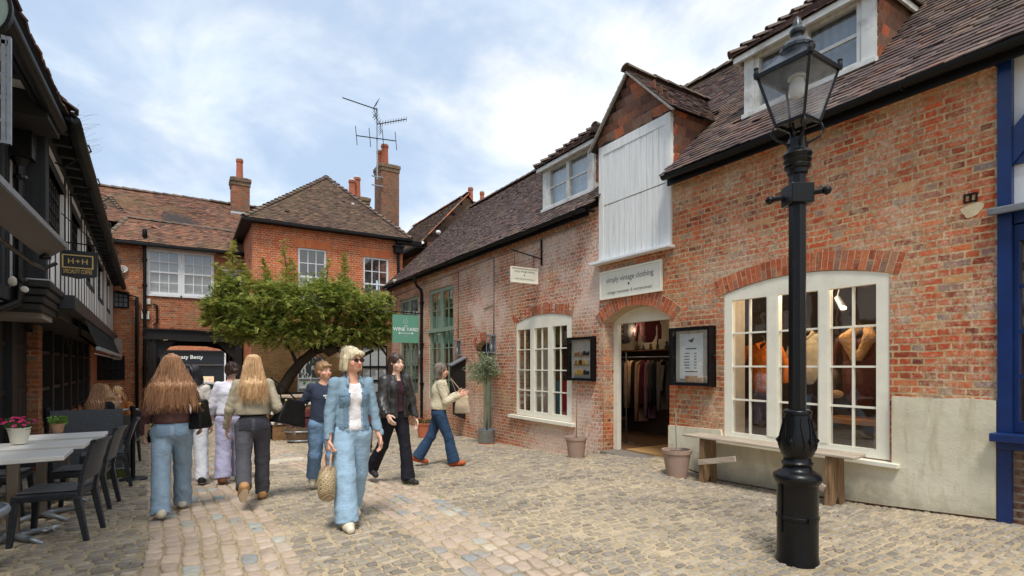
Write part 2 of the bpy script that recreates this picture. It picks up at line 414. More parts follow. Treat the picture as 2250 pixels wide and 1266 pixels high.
M['darkwood'] = wood('black_stained_wood', lin(8, 8, 9), lin(24, 24, 26), (20, 20, 3), .6, .4)
M['leadgrey'] = paint('weathered_lead', lin(104, 108, 112), .6, .2, 6, .4)
M['blue'] = paint('royal_blue_paint', lin(16, 44, 96), .35, .14, 5, .25, dirt=lin(12, 34, 70), dirt_amt=.5)
M['glass'] = glass('window_glass')
M['glass_green'] = glass('green_window_glass', (.75, .88, .84))
M['lead'] = paint('lead_flashing', lin(176, 184, 190), .5, .12, 5, .2)
M['zinc'] = paint('galvanised_metal', lin(150, 158, 166), .45, .15, 12, .2, metal=.6)
M['conduit'] = paint('grey_pipe', lin(140, 132, 124), .6, .1, 8, .1)
M['terracotta'] = paint('terracotta', lin(186, 104, 72), .8, .15, 8, .2, dirt=lin(120, 90, 74), dirt_amt=.5)
M['pot_clay'] = paint('chimney_clay', lin(158, 88, 62), .85, .2, 8, .2, dirt=lin(96, 72, 60), dirt_amt=.6)
M['mortar'] = paint('lime_mortar', lin(200, 172, 134), .95, .1, 12, .4)
M['buff'] = paint('buff_clay', lin(190, 150, 118), .85, .15, 8, .2)
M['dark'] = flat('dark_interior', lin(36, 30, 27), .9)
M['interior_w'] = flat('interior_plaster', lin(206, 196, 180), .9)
M['blind'] = paint('grey_blind', lin(168, 170, 168), .8, .04, 30, .1)
M['gold'] = paint('gold_lettering', lin(206, 178, 108), .4, .05, 5, 0)
M['ink'] = flat('grey_lettering', lin(98, 98, 92), .6)
M['inkdark'] = flat('black_lettering', lin(34, 34, 34), .6)
M['whiteletter'] = flat('white_lettering', lin(236, 240, 238), .6)
M['signgreen'] = paint('sign_green', lin(104, 160, 136), .5, .04, 5, .04)
M['signcream'] = paint('sign_cream', lin(222, 220, 204), .5, .04, 5, .04, dirt=lin(198, 194, 176), dirt_amt=.3)
M['signblack'] = paint('sign_black', lin(24, 30, 38), .45, .08, 5, .05)
M['oak'] = wood('weathered_oak', lin(112, 84, 58), lin(182, 158, 128), (4, 30, 30), .8, .5)
M['oakgrey'] = wood('weathered_bench_top', lin(140, 122, 102), lin(204, 190, 170), (30, 2.5, 30), .8, .5)
M['oaklegs'] = wood('weathered_bench_leg', lin(74, 56, 42), lin(168, 132, 92), (24, 24, 2.5), .85, .6)
M['barrel'] = wood('barrel_oak', lin(76, 60, 46), lin(128, 106, 84), (20, 20, 3), .85, .5)
M['barrelred'] = paint('red_brown_paint', lin(112, 52, 50), .7, .15, 6, .3, dirt=lin(80, 44, 40), dirt_amt=.5)
M['soil'] = paint('soil', lin(62, 48, 36), .95, .3, 40, .8)
M['matt'] = wood('door_mat', lin(150, 110, 62), lin(190, 150, 98), (60, 60, 60), .95, .6)
M['threshold'] = paint('worn_threshold', lin(120, 112, 102), .85, .15, 8, .3)
# ---------------------------------------------------------------- ground
def axis(pts):
    out = []
    for a, b, st in pts:
        n = max(1, round((b - a) / st)); out += [a + (b - a) * i / n for i in range(n)]
    return out + [pts[-1][1]]
def ground():
    xs = axis([(-900, -60, 210), (-60, -6, 9), (-6, 8, .25), (8, 60, 6.5), (60, 900, 210)])
    ys = axis([(-900, -10, 178), (-10, 0, 2), (0, 24, .25), (24, 60, 2), (60, 1200, 190)])
    mb = MB(); nx = len(xs)
    mb.v = [(x, y, gz(x, y) + .004 * math.sin(3.1 * x + 1.7 * y) * math.sin(2.3 * y - x)) for y in ys for x in xs]
    mb.f = [(j * nx + i, j * nx + i + 1, (j + 1) * nx + i + 1, (j + 1) * nx + i) for j in range(len(ys) - 1) for i in range(nx - 1)]
    t = NT('sandy_joint_ground'); p = t.pos()
    n = t.noise(p, 1.1, 6, .65); n2 = t.noise(p, 55, 4, .7)
    col = t.ramp(n, [(.3, lin(146, 131, 107)), (.5, lin(184, 166, 136)), (.7, lin(206, 187, 156))])
    col = t.mix(1.0, col, t.ramp(n2, [(.25, (.6, .6, .6)), (.75, (1.25, 1.25, 1.25))]), 'MULTIPLY')
    nm = t.noise(p, 2.3, 6, .75)
    col = t.mix(t.ramp(nm, [(.58, (0, 0, 0)), (.74, (.75,) * 3)]), col, lin(92, 84, 68))
    t.color(col); t.rough(.95); t.bump(n2, .7, .008); t.b.inputs['Specular IOR Level'].default_value = .15
    o = mb.build('ground', t.mat, smooth=True); tag(o, kind='structure')
def track_shift(y): return -.047 * max(0, y - 5.2) + .012 * math.sin(y * 1.3)
LT0, LT1, RT0, RT1 = -.28, .76, 1.70, 2.46
def zone(x, y):
    q = x - track_shift(y)
    if LT0 < q < LT1: return 1
    if RT0 < q < RT1: return 2
    return 0
def stones(name, lst, mat, kind='structure'):
    """lst rows: x, y, half-length, half-width, angle, height"""
    a = np.array(lst); n = len(a); K = 8
    th = np.arange(K) * 2 * np.pi / K + np.pi / K
    rng = np.random.default_rng(5)
    ce, si = np.cos(th), np.sin(th)
    p = .42
    ox = np.sign(ce) * np.abs(ce) ** p; oy = np.sign(si) * np.abs(si) ** p
    rings = []
    jit = 1 + rng.uniform(-.22, .12, (n, K))
    tx = rng.normal(0, .035, n); ty = rng.normal(0, .05, n)
    for fr, h in ((1.0, -.03), (.985, .5), (.88, .95), (.5, 1.02)):
        lx = ox[None] * a[:, 2:3] * fr * jit; ly = oy[None] * a[:, 3:4] * fr * jit
        ca, sa = np.cos(a[:, 4:5]), np.sin(a[:, 4:5])
        X = a[:, 0:1] + lx * ca - ly * sa; Y = a[:, 1:2] + lx * sa + ly * ca
        gz0 = a[:, 6:7]; gsl = a[:, 7:8]
        Z = gz0 + gsl * (Y - a[:, 1:2]) + (h * a[:, 5:6] if h > 0 else -.03) + (lx * tx[:, None] + ly * ty[:, None] if h > 0 else 0)
        rings.append(np.stack([X, Y, np.broadcast_to(Z, X.shape)], -1))
    V = np.stack(rings, 1).reshape(-1, 3)
    f1 = []
    base = np.arange(n)[:, None] * (4 * K)
    quads = []
    for r in range(3):
        for j in range(K):
            j2 = (j + 1) % K
            quads.append(np.concatenate([base + r * K + j, base + r * K + j2, base + (r + 1) * K + j2, base + (r + 1) * K + j], 1))
    Q = np.concatenate(quads, 0)
    caps = base + 3 * K + np.arange(K)[None]
    me = bpy.data.meshes.new(name)
    me.from_pydata(V.tolist(), [], Q.tolist() + caps.tolist())
    me.materials.append(mat); me.polygons.foreach_set('use_smooth', [True] * len(me.polygons)); me.update()
    o = link_mesh(name, me); tag(o, kind=kind)
    return o
MH = onG(622, 1015)
def in_obstacle(x, y):
    if (x - 3.98) ** 2 + (y - 2.28) ** 2 < .135 ** 2: return True
    if abs(x - MH.x) < .42 and abs(y - MH.y) < .33: return True
    return False
def row(x, y, hl, hw, ang, h):
    z = gz(x, y); sl = (gz(x, y + .05) - gz(x, y - .05)) / .1
    return (x, y, hl, hw, ang, h, z, sl)
def cobbles():
    rnd = random.Random(3); L = []; S = []
    # rough cobbles laid in rows across the yard
    y = 1.0
    while y < 24:
        far = y > 13
        dy = (.080 if not far else .11) * rnd.uniform(.9, 1.1)
        x0 = -2.7 if y < 20 else -2.2; x = x0 + rnd.uniform(0, .15)
        xe = 6.62 if y < 19.3 else 2.2
        while x < xe:
            l = rnd.uniform(.075, .165) * (1.15 if far else 1)
            cx = x + l / 2; cy = y + .03 * math.sin(cx * 1.1 + y * .7) + .05 * math.sin(cx * .5 + 1) + rnd.gauss(0, .007)
            x += l + .012
            if zone(cx, cy) or in_obstacle(cx, cy): continue
            if y > 9.0 and -2.5 > cx: continue
            q = cx - track_shift(cy)
            right = q > RT1
            if right and rnd.random() < .03: continue
            gapx = .86 if right else .93; gapy = .72 if right else .86
            # only what the view can see
            dpx = cx * _s + cy * _c; u = (cx * _c - cy * _s)
            if dpx < 1.5 or abs(u) > dpx * 1.03 + .3: continue
            hh = rnd.uniform(.006, .013)
            L.append(row(cx, cy, l / 2 * gapx, dy / 2 * gapy * rnd.uniform(.85, 1.08), rnd.gauss(.02, .07), hh))
        y += dy
    # wheel tracks: bigger dressed setts, joints running along the tracks
    for a, b in ((LT0, LT1), (RT0, RT1)):
        nr = round((b - a) / .128); w = (b - a) / nr
        for k in range(nr):
            y = 1.2 + rnd.uniform(0, .15)
            while y < 40:
                l = rnd.uniform(.13, .24) * (1 if y < 14 else 1.5)
                cy = y + l / 2; cx = a + (k + .5) * w + track_shift(cy) + rnd.gauss(0, .004)
                y += l + .006
                dpx = cx * _s + cy * _c; u = (cx * _c - cy * _s)
                if dpx < 1.5 or abs(u) > dpx * 1.03 + .3: continue
                S.append(row(cx, cy, l / 2 * .95, w / 2 * .94, PI / 2 + .047 * (cy > 5.2) + rnd.gauss(0, .02), rnd.uniform(.010, .017)))
    cm = islandmat('cobble_stone', [(0, lin(122, 114, 104)), (.25, lin(146, 136, 121)), (.5, lin(161, 150, 133)), (.75, lin(135, 127, 117)), (.9, lin(170, 158, 139)), (1, lin(180, 166, 145))], rough=.7, nscale=24, nvar=.3, moss=lin(178, 158, 124), moss_amt=.7, moss_scale=1.1, bump=.5, spec=.4)
    sm = islandmat('sett_stone', [(0, lin(166, 148, 130)), (.3, lin(186, 166, 146)), (.55, lin(178, 158, 140)), (.78, lin(196, 176, 156)), (.86, lin(160, 152, 142)), (.92, lin(146, 150, 148)), (.97, lin(166, 168, 160)), (1, lin(200, 190, 168))], rough=.62, nscale=20, nvar=.22, bump=.45, moss=lin(196, 170, 128), moss_amt=.45, moss_scale=1.6, spec=.4)
    stones('cobbles', L, cm); stones('setts', S, sm)
ground(); cobbles()
m = MB(); m.box(MH.x - .40, MH.x + .40, MH.y - .31, MH.y + .31, MH.z - .05, MH.z + .014); m.box(MH.x - .34, MH.x + .34, MH.y - .25, MH.y + .25, MH.z, MH.z + .019); tag(m.build('manhole_cover', paint('pale_concrete', lin(200, 188, 166), .9, .1, 6, .3, dirt=lin(150, 138, 116), dirt_amt=.5), bevel=.004), 'pale concrete inspection cover set in the cobbles in the middle of the yard', 'manhole cover')
def weeds():
    rnd = random.Random(17); m = MB()
    spots = [(6.52 - .06 * rnd.random(), y) for y in [3.7, 4.35, 5.1, 6.0, 8.1, 8.9, 9.4, 10.6, 12.2, 13.0]] + [(rnd.uniform(3.9, 4.3), 2.28 + rnd.uniform(.16, .3)) for _ in range(2)] + [(LT0 + track_shift(y) + rnd.uniform(-.05, .05), y) for y in (4.2, 5.5, 7.7, 9)] + [(RT1 + track_shift(y) + rnd.uniform(-.03, .03), y) for y in (3.2, 4.1, 5.6, 6.4, 8.2)]
    for x, y in spots:
        for _ in range(rnd.randint(8, 26)):
            a = rnd.uniform(0, 2 * PI); b = Vector((x + rnd.gauss(0, .025), y + rnd.gauss(0, .05), gz(x, y) + .006)); d = Vector((math.cos(a), math.sin(a), rnd.uniform(.3, 1.6))).normalized(); s_ = d.cross(Vector((0, 0, 1))).normalized() * .004; l = rnd.uniform(.02, .06)
            m.add([b - s_, b + s_, b + d * l], [(0, 1, 2)])
    tag(m.build('weeds', flat('weed_green', lin(96, 116, 60), .7)), kind='stuff')
    m = MB()
    for _ in range(170):
        x, y = rnd.uniform(-1.8, 6.4), rnd.uniform(2.2, 11); b = Vector((x, y, gz(x, y) + .017)); a = rnd.uniform(0, 6.3); u = Vector((math.cos(a), math.sin(a), rnd.uniform(-.2, .3))); v_ = Vector((-math.sin(a), math.cos(a), rnd.uniform(-.2, .3))); l = rnd.uniform(.008, .022)
        m.add([b, b + u * l + v_ * l * .5, b + u * 2 * l, b + u * l - v_ * l * .5], [(0, 1, 2, 3)])
    tag(m.build('fallen_leaves', islandmat('dry_leaf', [(0, lin(120, 84, 48)), (.5, lin(170, 132, 70)), (1, lin(206, 190, 150))], nvar=.1)), kind='stuff')
weeds()
# ---------------------------------------------------------------- shared building pieces
def tiles(mb, O, U, V, W, H, inside=None, tw=.165, gauge=.1, seed=1, sag=.0, lift=.02, jit=1.0):
    """courses of plain tiles on a sloping rectangle; O lower corner, U along the eaves, V up the slope"""
    O = Vector(O); U = Vector(U).normalized(); V = Vector(V).normalized(); N = U.cross(V)
    if N.z < 0 or (abs(N.z) < 1e-6 and N.x > 0): N = -N
    rnd = random.Random(seed); r = 0; v = 0.0
    while v < H:
        u = -tw * (.5 if r % 2 else 0) - rnd.uniform(0, .03)
        while u < W:
            w = tw * rnd.uniform(.94, 1.03)
            u0, u1 = max(u, 0), min(u + w - .003, W); u += w
            if u1 - u0 < .006: continue
            cu, cv = (u0 + u1) / 2, v + gauge / 2
            if inside and not inside(cu, cv): continue
            if rnd.random() < .004 * jit: continue
            sg = sag * (math.sin(cu * .9 + 1) * math.sin(cv * 1.3 + .5) + .5 * math.sin(cu * 2.3 + cv))
            l0 = lift + rnd.uniform(-.004, .006) * jit + sg; l1 = .004 + sg; tl = rnd.gauss(0, .003) * jit
            dv = rnd.gauss(0, .004) * jit; va = v + dv; vb = min(v + gauge + .03, H)
            def P(a, b, h): return O + U * a + V * b + N * h
            mb.add([P(u0, va, l0 + tl), P(u1, va, l0 - tl), P(u1, vb, l1), P(u0, vb, l1), P(u0, va, l0 - .016 + tl), P(u1, va, l0 - .016 - tl), P(u1, vb, l1 - .014), P(u0, vb, l1 - .014)],
                   [(0, 1, 2, 3), (4, 5, 1, 0), (1, 5, 6, 2), (4, 0, 3, 7), (4, 7, 6, 5)])
        v += gauge; r += 1
def ridge_tiles(mb, p, q, r=.11, step=.32, bumpy=.0, seed=2):
    """half-round ridge or bonnet tiles along p->q"""
    p = Vector(p); q = Vector(q); d = q - p; L = d.length; d.normalize(); n = max(1, round(L / step)); rnd = random.Random(seed)
    side = d.cross(Vector((0, 0, 1))).normalized(); up = side.cross(d)
    for i in range(n):
        a = p + d * (L * i / n - .01); b = p + d * (L * (i + 1) / n + .03)
        h0 = bumpy + rnd.uniform(0, .01); rr = r * rnd.uniform(.95, 1.06)
        vs = []; K = 7
        for e, (c, h, k) in enumerate(((a, h0, 1.08), (b, 0, .92))):
            for j in range(K):
                t = PI * j / (K - 1)
                vs.append(c + side * (rr * k * math.cos(t)) + up * (rr * k * math.sin(t) * .8 + h - .03))
        for c, h, k in ((a, h0, 1.08),):
            for j in range(K):
                t = PI * j / (K - 1)
                vs.append(c + side * (rr * (k - .2) * math.cos(t)) + up * (rr * (k - .2) * math.sin(t) * .8 + h - .035))
        fs = [(j, j + 1, K + j + 1, K + j) for j in range(K - 1)] + [(2 * K + j, 2 * K + j + 1, j + 1, j) for j in range(K - 1)]
        mb.add(vs, fs)
def voussoirs(mb, mp, a0, a1, b1, rise, depth=.22, th=.072, extra=.10, proud=-.005, seed=1):
    """brick arch over an opening"""
    rnd = random.Random(seed); lo, hi = min(a0, a1), max(a0, a1); ca = (lo + hi) / 2; w = (hi - lo) / 2
    rise = max(rise, .01); r = (w * w + rise * rise) / (2 * rise); cb = b1 + rise - r
    T = math.asin(min(1, w / r)) + extra / r; n = max(5, round(2 * T * r / th))
    ring = [(ca + q * math.sin(-T + 2 * T * i / n), cb + q * math.cos(-T + 2 * T * i / n)) for q, rg in ((r + .002, range(n + 1)), (r + .006 + depth, range(n, -1, -1))) for i in rg]
    mb.mi = 1; mb.plate(ring, [], mp, proud + .003, .05); mb.mi = 0
    for i in range(n):
        t0 = -T + 2 * T * i / n; t1 = -T + 2 * T * (i + 1) / n; g = (t1 - t0) * .07
        ra = r + .004; segs = [(ra, ra + depth)] if i % 2 else [(ra, ra + depth * .49), (ra + depth * .53, ra + depth)]
        for q0, q1 in segs:
            w0 = proud + rnd.uniform(-.002, .002)
            c = [(t0 + g, q0), (t1 - g, q0), (t1 - g, q1), (t0 + g, q1)]
            pts = [(ca + q * math.sin(t), cb + q * math.cos(t)) for t, q in c]
            vs = [mp(a, b, w0) for a, b in pts] + [mp(a, b, .05) for a, b in pts]
            mb.add(vs, [(0, 1, 2, 3), (0, 1, 5, 4), (1, 2, 6, 5), (2, 3, 7, 6), (3, 0, 4, 7)])
def rect(a0, a1, b0, b1): return [(a0, b0), (a1, b0), (a1, b1), (a0, b1)]
def glazed(parent, mp, outer, lights, rows, nc, zb, zt, fr_mat, w0=.03, w1=.10, bar=.022, glass_mat=None, gw=None, name='window', rowz=None, barw=None, smooth=False):
    """one window: frame and bars in one mesh, its glass a sub-part. lights: list of (a0, a1) glass openings"""
    mb = MB(); holes = [rect(a0, a1, zb, zt) for a0, a1 in lights]
    mb.plate(outer, holes, mp, w0, w1)
    b0 = w0 + (w1 - w0) * .25; b1 = w0 + (w1 - w0) * .75
    def bx(a0, a1, z0, z1, p, q):
        mb.plate(rect(a0, a1, z0, z1), [], mp, p, q)
    for a0, a1 in lights:
        zs = rowz or [zb + (zt - zb) * k / rows for k in range(1, rows)]
        as_ = [a0 + (a1 - a0) * k / nc for k in range(1, nc)]
        for z in zs: bx(a0, a1, z - bar / 2, z + bar / 2, b0, b1)
        for a in as_: bx(a - bar / 2, a + bar / 2, zb, zt, b0 + .003, b1 - .003)
    win = mb.build(name, fr_mat, parent, bevel=.004)
    gm = MB(); g = (b0 + b1) / 2
    for a0, a1 in lights:
        gm.plate(rect(a0 - .004, a1 + .004, zb - .004, zt + .004), [], mp, g - .002, g + .002)
    gm.build('glass', glass_mat or M['glass'], win)
    return win
# ---------------------------------------------------------------- the long brick building on the right
W = 6.67
TANR = .966; EX, EZ = 6.42, 4.50; RX = 10.0; RZ = EZ + TANR * (RX - EX); SL = math.sqrt(1 + TANR * TANR)
def roofz(x): return EZ + TANR * (x - EX)
B = thing('brick_shop_building', 'long two-storey red brick shop building with steep dark tiled roof, dormers and white loft doors', 'building', (W, 10.6, -.3))
mpR = mapX(W)
DW0, DW1 = 5.92, 7.50            # doorway
bigw = arch(2.78, 4.91, .43, 2.53, .15); w2 = arch(8.45, 10.57, .34, 2.50, .13)
door = arch(DW0, DW1, -.35, 2.30, .25)
SPL = 7.62
wa = MB(); wa.plate([(1.858, -.8), (SPL, -.8), (SPL, 4.52), (1.858, 4.52)], [bigw, arch(DW0, DW1, -.79, 2.30, .25)], mpR, 0, .36)
wa.build('wall', M['brick_r'], B)
gdoor = arch(11.75, 12.62, -.75, 1.98, .16)
gwa = rect(13.98, 15.80, .45, 3.88); gwb = rect(16.72, 18.45, .55, 3.86)
wb = MB(); wb.plate([(SPL, -.8), (19.4, -.8), (19.4, 4.52), (SPL, 4.52)], [w2, gdoor, gwa, gwb], mpR, -.004, .36)
wb.build('wall', M['brick_mid'], B)
# far gable end and back
ge = MB(); ge.plate([(W + .36, -.8), (13.2, -.8), (13.2, 4.6), (RX, RZ - .1), (W + .36, roofz(W + .36) - .1)], [], lambda a, b, w: (a, 19.4 - w, b), 0, .3); ge.build('gable_wall', M['brick_mid'], B)
# swollen brick pier left of the doorway
pr = MB(); pr.plate([(7.52, -.45), (7.95, -.45), (7.90, .35), (7.78, .62), (7.52, .62)], [], mpR, -.06, .1); pr.build('pier', M['brick_mid'], B, bevel=.03, seg=3)
# voussoirs
for k, q in enumerate(((2.78, 4.91, 2.53, .15, .23), (8.45, 10.57, 2.50, .13, .2), (DW0, DW1, 2.30, .25, .23), (11.75, 12.62, 1.98, .16, .22))):
    v = MB(); voussoirs(v, mpR, *q, seed=k + 1, proud=-.012 if k == 2 else -.005); v.build('arch', [M['voussoir'], M['mortar']], B)
# projecting brick courses under the eaves (dentils)
dn = MB(); y = 7.9
while y < 19.3:
    dn.box(W - .055, W + .02, y, y + .11, 4.30, 4.37); y += .225
dn.box(W - .075, W + .02, 7.8, 19.38, 4.375, 4.44)
y = 1.9
dn.box(W - .05, W + .02, 1.87, 5.8, 4.375, 4.44)
dn.build('eaves_course', M['brick_mid_dark'], B, bevel=.006)
# render plinth
rn = MB()
def gb(y): return gz(W, y) + .028
ys = [1.80 + .2 * i for i in range(22)]
low = [(y, gb(y)) for y in [1.862, 2.3, 2.8, 3.4, 4, 4.5, 5, 5.4, 5.75, 5.905]]
top = [(5.905, .535), (5.4, .545), (4.935, .56), (4.90, .40), (2.74, .40), (2.74, 1.16), (2.4, 1.155), (2.1, 1.17), (1.862, 1.16)]
rn.plate(low + top, [], mpR, -.045, .0)
rn.build('render_plinth', M['render'], B, bevel=.02, seg=3)
# ---- windows
cr = M['cream']
lights = [(onX(1607, 800, W).y, 4.25), (4.08, 3.57), (3.43, 2.92)]
bw_ = glazed(B, mpR, arch(2.785, 4.905, .44, 2.525, .15), [(2.92, 3.43), (3.57, 4.08), (4.25, 4.78)], 4, 2, .54, 2.43, cr, .012, .09, bar=.024)
s = MB(); s.box(W - .11, W + .05, 2.66, 5.14, .375, .425); s.build('sill', cr, bw_, bevel=.006)
mm = MB()   # mullion fronts stand a little proud
for a0, a1 in ((3.45, 3.55), (4.10, 4.23)): mm.plate(rect(a0, a1, .55, 2.42), [], mpR, .004, .05)
mm.build('mullion', cr, bw_, bevel=.006)
L2 = []
for x0, x1 in ((1140, 1168), (1177, 1207), (1217, 1249)):
    L2.append((onX(x1, 800, W + .05).y, onX(x0, 800, W + .05).y))
w2o = glazed(B, mpR, arch(8.455, 10.565, .345, 2.495, .13), L2, 4, 2, .46, 2.33, cr, .012, .09, bar=.024)
s = MB(); s.box(W - .10, W + .04, 8.33, 10.80, .262, .335); s.build('sill', cr, w2o, bevel=.006)
# sage green tall windows
sg = M['sage']
for (a0, a1, z0, z1) in ((13.98, 15.80, .45, 3.88), (16.72, 18.45, .55, 3.86)):
    m = (a0 + a1) / 2; zt = 2.58
    lt = [(a0 + .12, m - .09), (m + .09, a1 - .12)]
    wn_ = MB(); holes = [rect(p, q, z0 + .12, zt - .06) for p, q in lt] + [rect(p, q, zt + .08, z1 - .12) for p, q in lt]
    wn_.plate(rect(a0 + .005, a1 - .005, z0, z1 - .005), holes, mpR, .03, .11)
    wn_.plate(rect(a0 - .03, a1 + .03, zt - .05, zt + .05), [], mpR, -.03, .03)
    for p, q in lt:
        c = (p + q) / 2
        wn_.plate(rect(c - .015, c + .015, z0 + .12, z1 - .12), [], mpR, .05, .09)
        for z in (zt + .08 + (z1 - zt - .2) * .5,): wn_.plate(rect(p, q, z - .013, z + .013), [], mpR, .053, .087)
        for k in range(1, 4):
            z = z0 + .12 + (zt - .18 - z0) * k / 4; wn_.plate(rect(p, q, z - .013, z + .013), [], mpR, .053, .087)
    wo = wn_.build('window', sg, B, bevel=.004)
    gm = MB()
    for p, q in lt: gm.plate(rect(p - .004, q + .004, z0 + .1, zt - .05), [], mpR, .068, .072); gm.plate(rect(p - .004, q + .004, zt + .07, z1 - .11), [], mpR, .068, .072)
    gm.build('glass', M['glass'], wo)
    bl = MB(); p, q = lt[1]; bl.plate(rect(p - .02, q + .02, z0, z1 - .1), [], mpR, .2, .21); bl.build('blind', M['interior_w'], wo)
# sage door in the arched recess
gd = MB(); gd.plate(arch(11.76, 12.61, -.6, 1.97, .16), [], mpR, .24, .30)
for a0, a1, b0, b1 in ((11.85, 12.14, .5, 1.6), (12.23, 12.52, .5, 1.6), (11.85, 12.14, -.35, .4), (12.23, 12.52, -.35, .4)):
    gd.plate(rect(a0, a1, b0, b1), [], mpR, .225, .25)
gdo = gd.build('door', M['sage'], B, bevel=.006)
h = MB(); h.tube([(W + .20, 11.86, .55), (W + .16, 11.86, .55), (W + .16, 11.86, .68), (W + .20, 11.86, .68)], .01); h.build('handle', M['zinc'], gdo, smooth=True)
tp = MB(); tp.plate(arch(11.76, 12.61, 1.70, 1.975, .155), [], mpR, .19, .238); tp.build('void_shade_panel', M['darkwood'], B)  # dark sheet standing in for the shaded void under the arch head
# shop doorway: cream frame set back in the arch, open
df = MB(); hz = 2.30
outer = arch(DW0 + .005, DW1 - .005, -.2, hz, .245); inner = [(DW0 + .10, -.19), (DW1 - .11, -.19), (DW1 - .11, hz - .02), (DW0 + .10, hz - .02)]
df.plate(outer, [inner], mpR, .25, .34); dfo = df.build('door_frame', cr, B, bevel=.006)
# the open door leaf swung inwards against the far jamb
lf = MB(); lf.box(W + .36, W + 1.15, DW0 - .02, DW0 + .03, -.09, 2.25); lf.build('door_leaf', cr, dfo, bevel=.005)
th_ = MB(); th_.box(W - .10, W + .34, DW0 + .01, DW1 - .01, -.3, -.085); th_.build('threshold', M['threshold'], B, bevel=.01)
# ---- loft doors under their own gable
LY0, LY1, LZ0, LZ1 = 5.86, 7.58, 3.44, 5.58
LX = W - .035
lo = MB(); lo.plate(rect(LY0, LY1, LZ0, LZ1), [], mapX(LX), .03, .3)
rnd = random.Random(4)
n = 11; bwid = (LY1 - LY0 - .24) / n
for k in range(n):
    a = LY0 + .12 + k * bwid
    lo.plate(rect(a + .006, a + bwid - .006, LZ0 + .01, 4.452), [], mapX(LX), .004 + rnd.uniform(0, .006), .031)
    lo.plate(rect(a + .006, a + bwid - .006, 4.478, LZ1 - .17), [], mapX(LX), .001 + rnd.uniform(0, .006), .031)
lo.plate(rect(LY0, LY0 + .115, LZ0, LZ1 - .005), [], mapX(LX), -.012, .031); lo.plate(rect(LY1 - .115, LY1, LZ0, LZ1 - .005), [], mapX(LX), -.012, .031)
lo.plate(rect(LY0 + .12, LY1 - .12, LZ1 - .165, LZ1 - .005), [], mapX(LX), -.006, .031)
loo = lo.build('loft_doors', M['boards'], B, bevel=.004)
sl = MB(); sl.box(LX - .13, LX + .05, LY0 - .05, LY1 + .14, 3.385, 3.435); sl.build('sill', M['white'], loo, bevel=.006)
GZ = 6.60; GY = 6.72; GO = .10
lg = MB()    # gable and cheek tiles
lg.mi = 0
def gin(u, v_):
    hw = (LY1 - LY0) / 2 + .05
    return abs(u - hw) < hw * (1 - (v_ - .02) / (GZ - LZ1 + .02))
tiles(lg, (LX - .02, LY0 - .05, LZ1 - .01), (0, 1, 0), (-.02, 0, 1), LY1 - LY0 + .1, GZ - LZ1, gin, tw=.235, gauge=.155, seed=5, lift=.042, jit=1.6)
for yy, sgn in ((LY0 - .014, -1), (LY1 + .014, 1)):
    def cin(u, v_, yy=yy): 
        x = W + u; return roofz(x) - .05 < LZ0 + 1.0 + v_ and 0 < u
    tiles(lg, (W + .02, yy, 4.44), (1, 0, 0), (0, sgn * .02, 1), 1.3, LZ1 - 4.44 + .02, cin, tw=.2, gauge=.15, seed=6, lift=.042, jit=1.5)
lg.mi = 1
lg.plate([(LY0 - .04, LZ1), (LY1 + .04, LZ1), (GY, GZ - .04)], [], mapX(LX), .0, .04)
for yy in (LY0 + .03, LY1 - .05): lg.add([(W + .0, yy, 4.3), (W + 1.35, yy, 5.0), (W + 1.35, yy, LZ1), (W + .0, yy, LZ1)], [(0, 1, 2, 3)])
lg.build('loft_gable', [M['tile_hung'], M['under']], B)
lr = MB()    # loft roof
slope = math.atan2(GZ - LZ1 + .03, (LY1 - LY0) / 2 + .16); XL = 2.55
for sgn in (1, -1):
    y0 = GY - sgn * ((LY1 - LY0) / 2 + .16)
    V = Vector((0, sgn * math.cos(slope), math.sin(slope))); Lr = ((LY1 - LY0) / 2 + .16) / math.cos(slope)
    def lin_(u, v_, V=V): 
        z = LZ1 - .02 + v_ * math.sin(slope); x = LX - .14 + u
        return z > roofz(x) - .12
    lr.mi = 0; tiles(lr, (LX - .14, y0, LZ1 - .02), (1, 0, 0), V, XL, Lr, lin_, seed=8 + sgn, gauge=.095)
    lr.mi = 2; a = Vector((LX - .14, y0, LZ1 - .035)); lr.quad(a, a + Vector((XL, 0, 0)), a + Vector((XL, 0, 0)) + V * Lr, a + V * Lr)
    # bargeboard
    lr.mi = 3; lr.beam(Vector((LX - .13, y0, LZ1 - .07)), Vector((LX - .13, GY, GZ - .03)), .03, .05, (1, 0, 0))
lr.mi = 1; ridge_tiles(lr, (LX - .16, GY, GZ + .05), (9.15, GY, GZ + .05), .10, .33)
lr.build('loft_roof', [M['tile_r'], M['bonnet'], M['under'], M['grey_timber']], B)
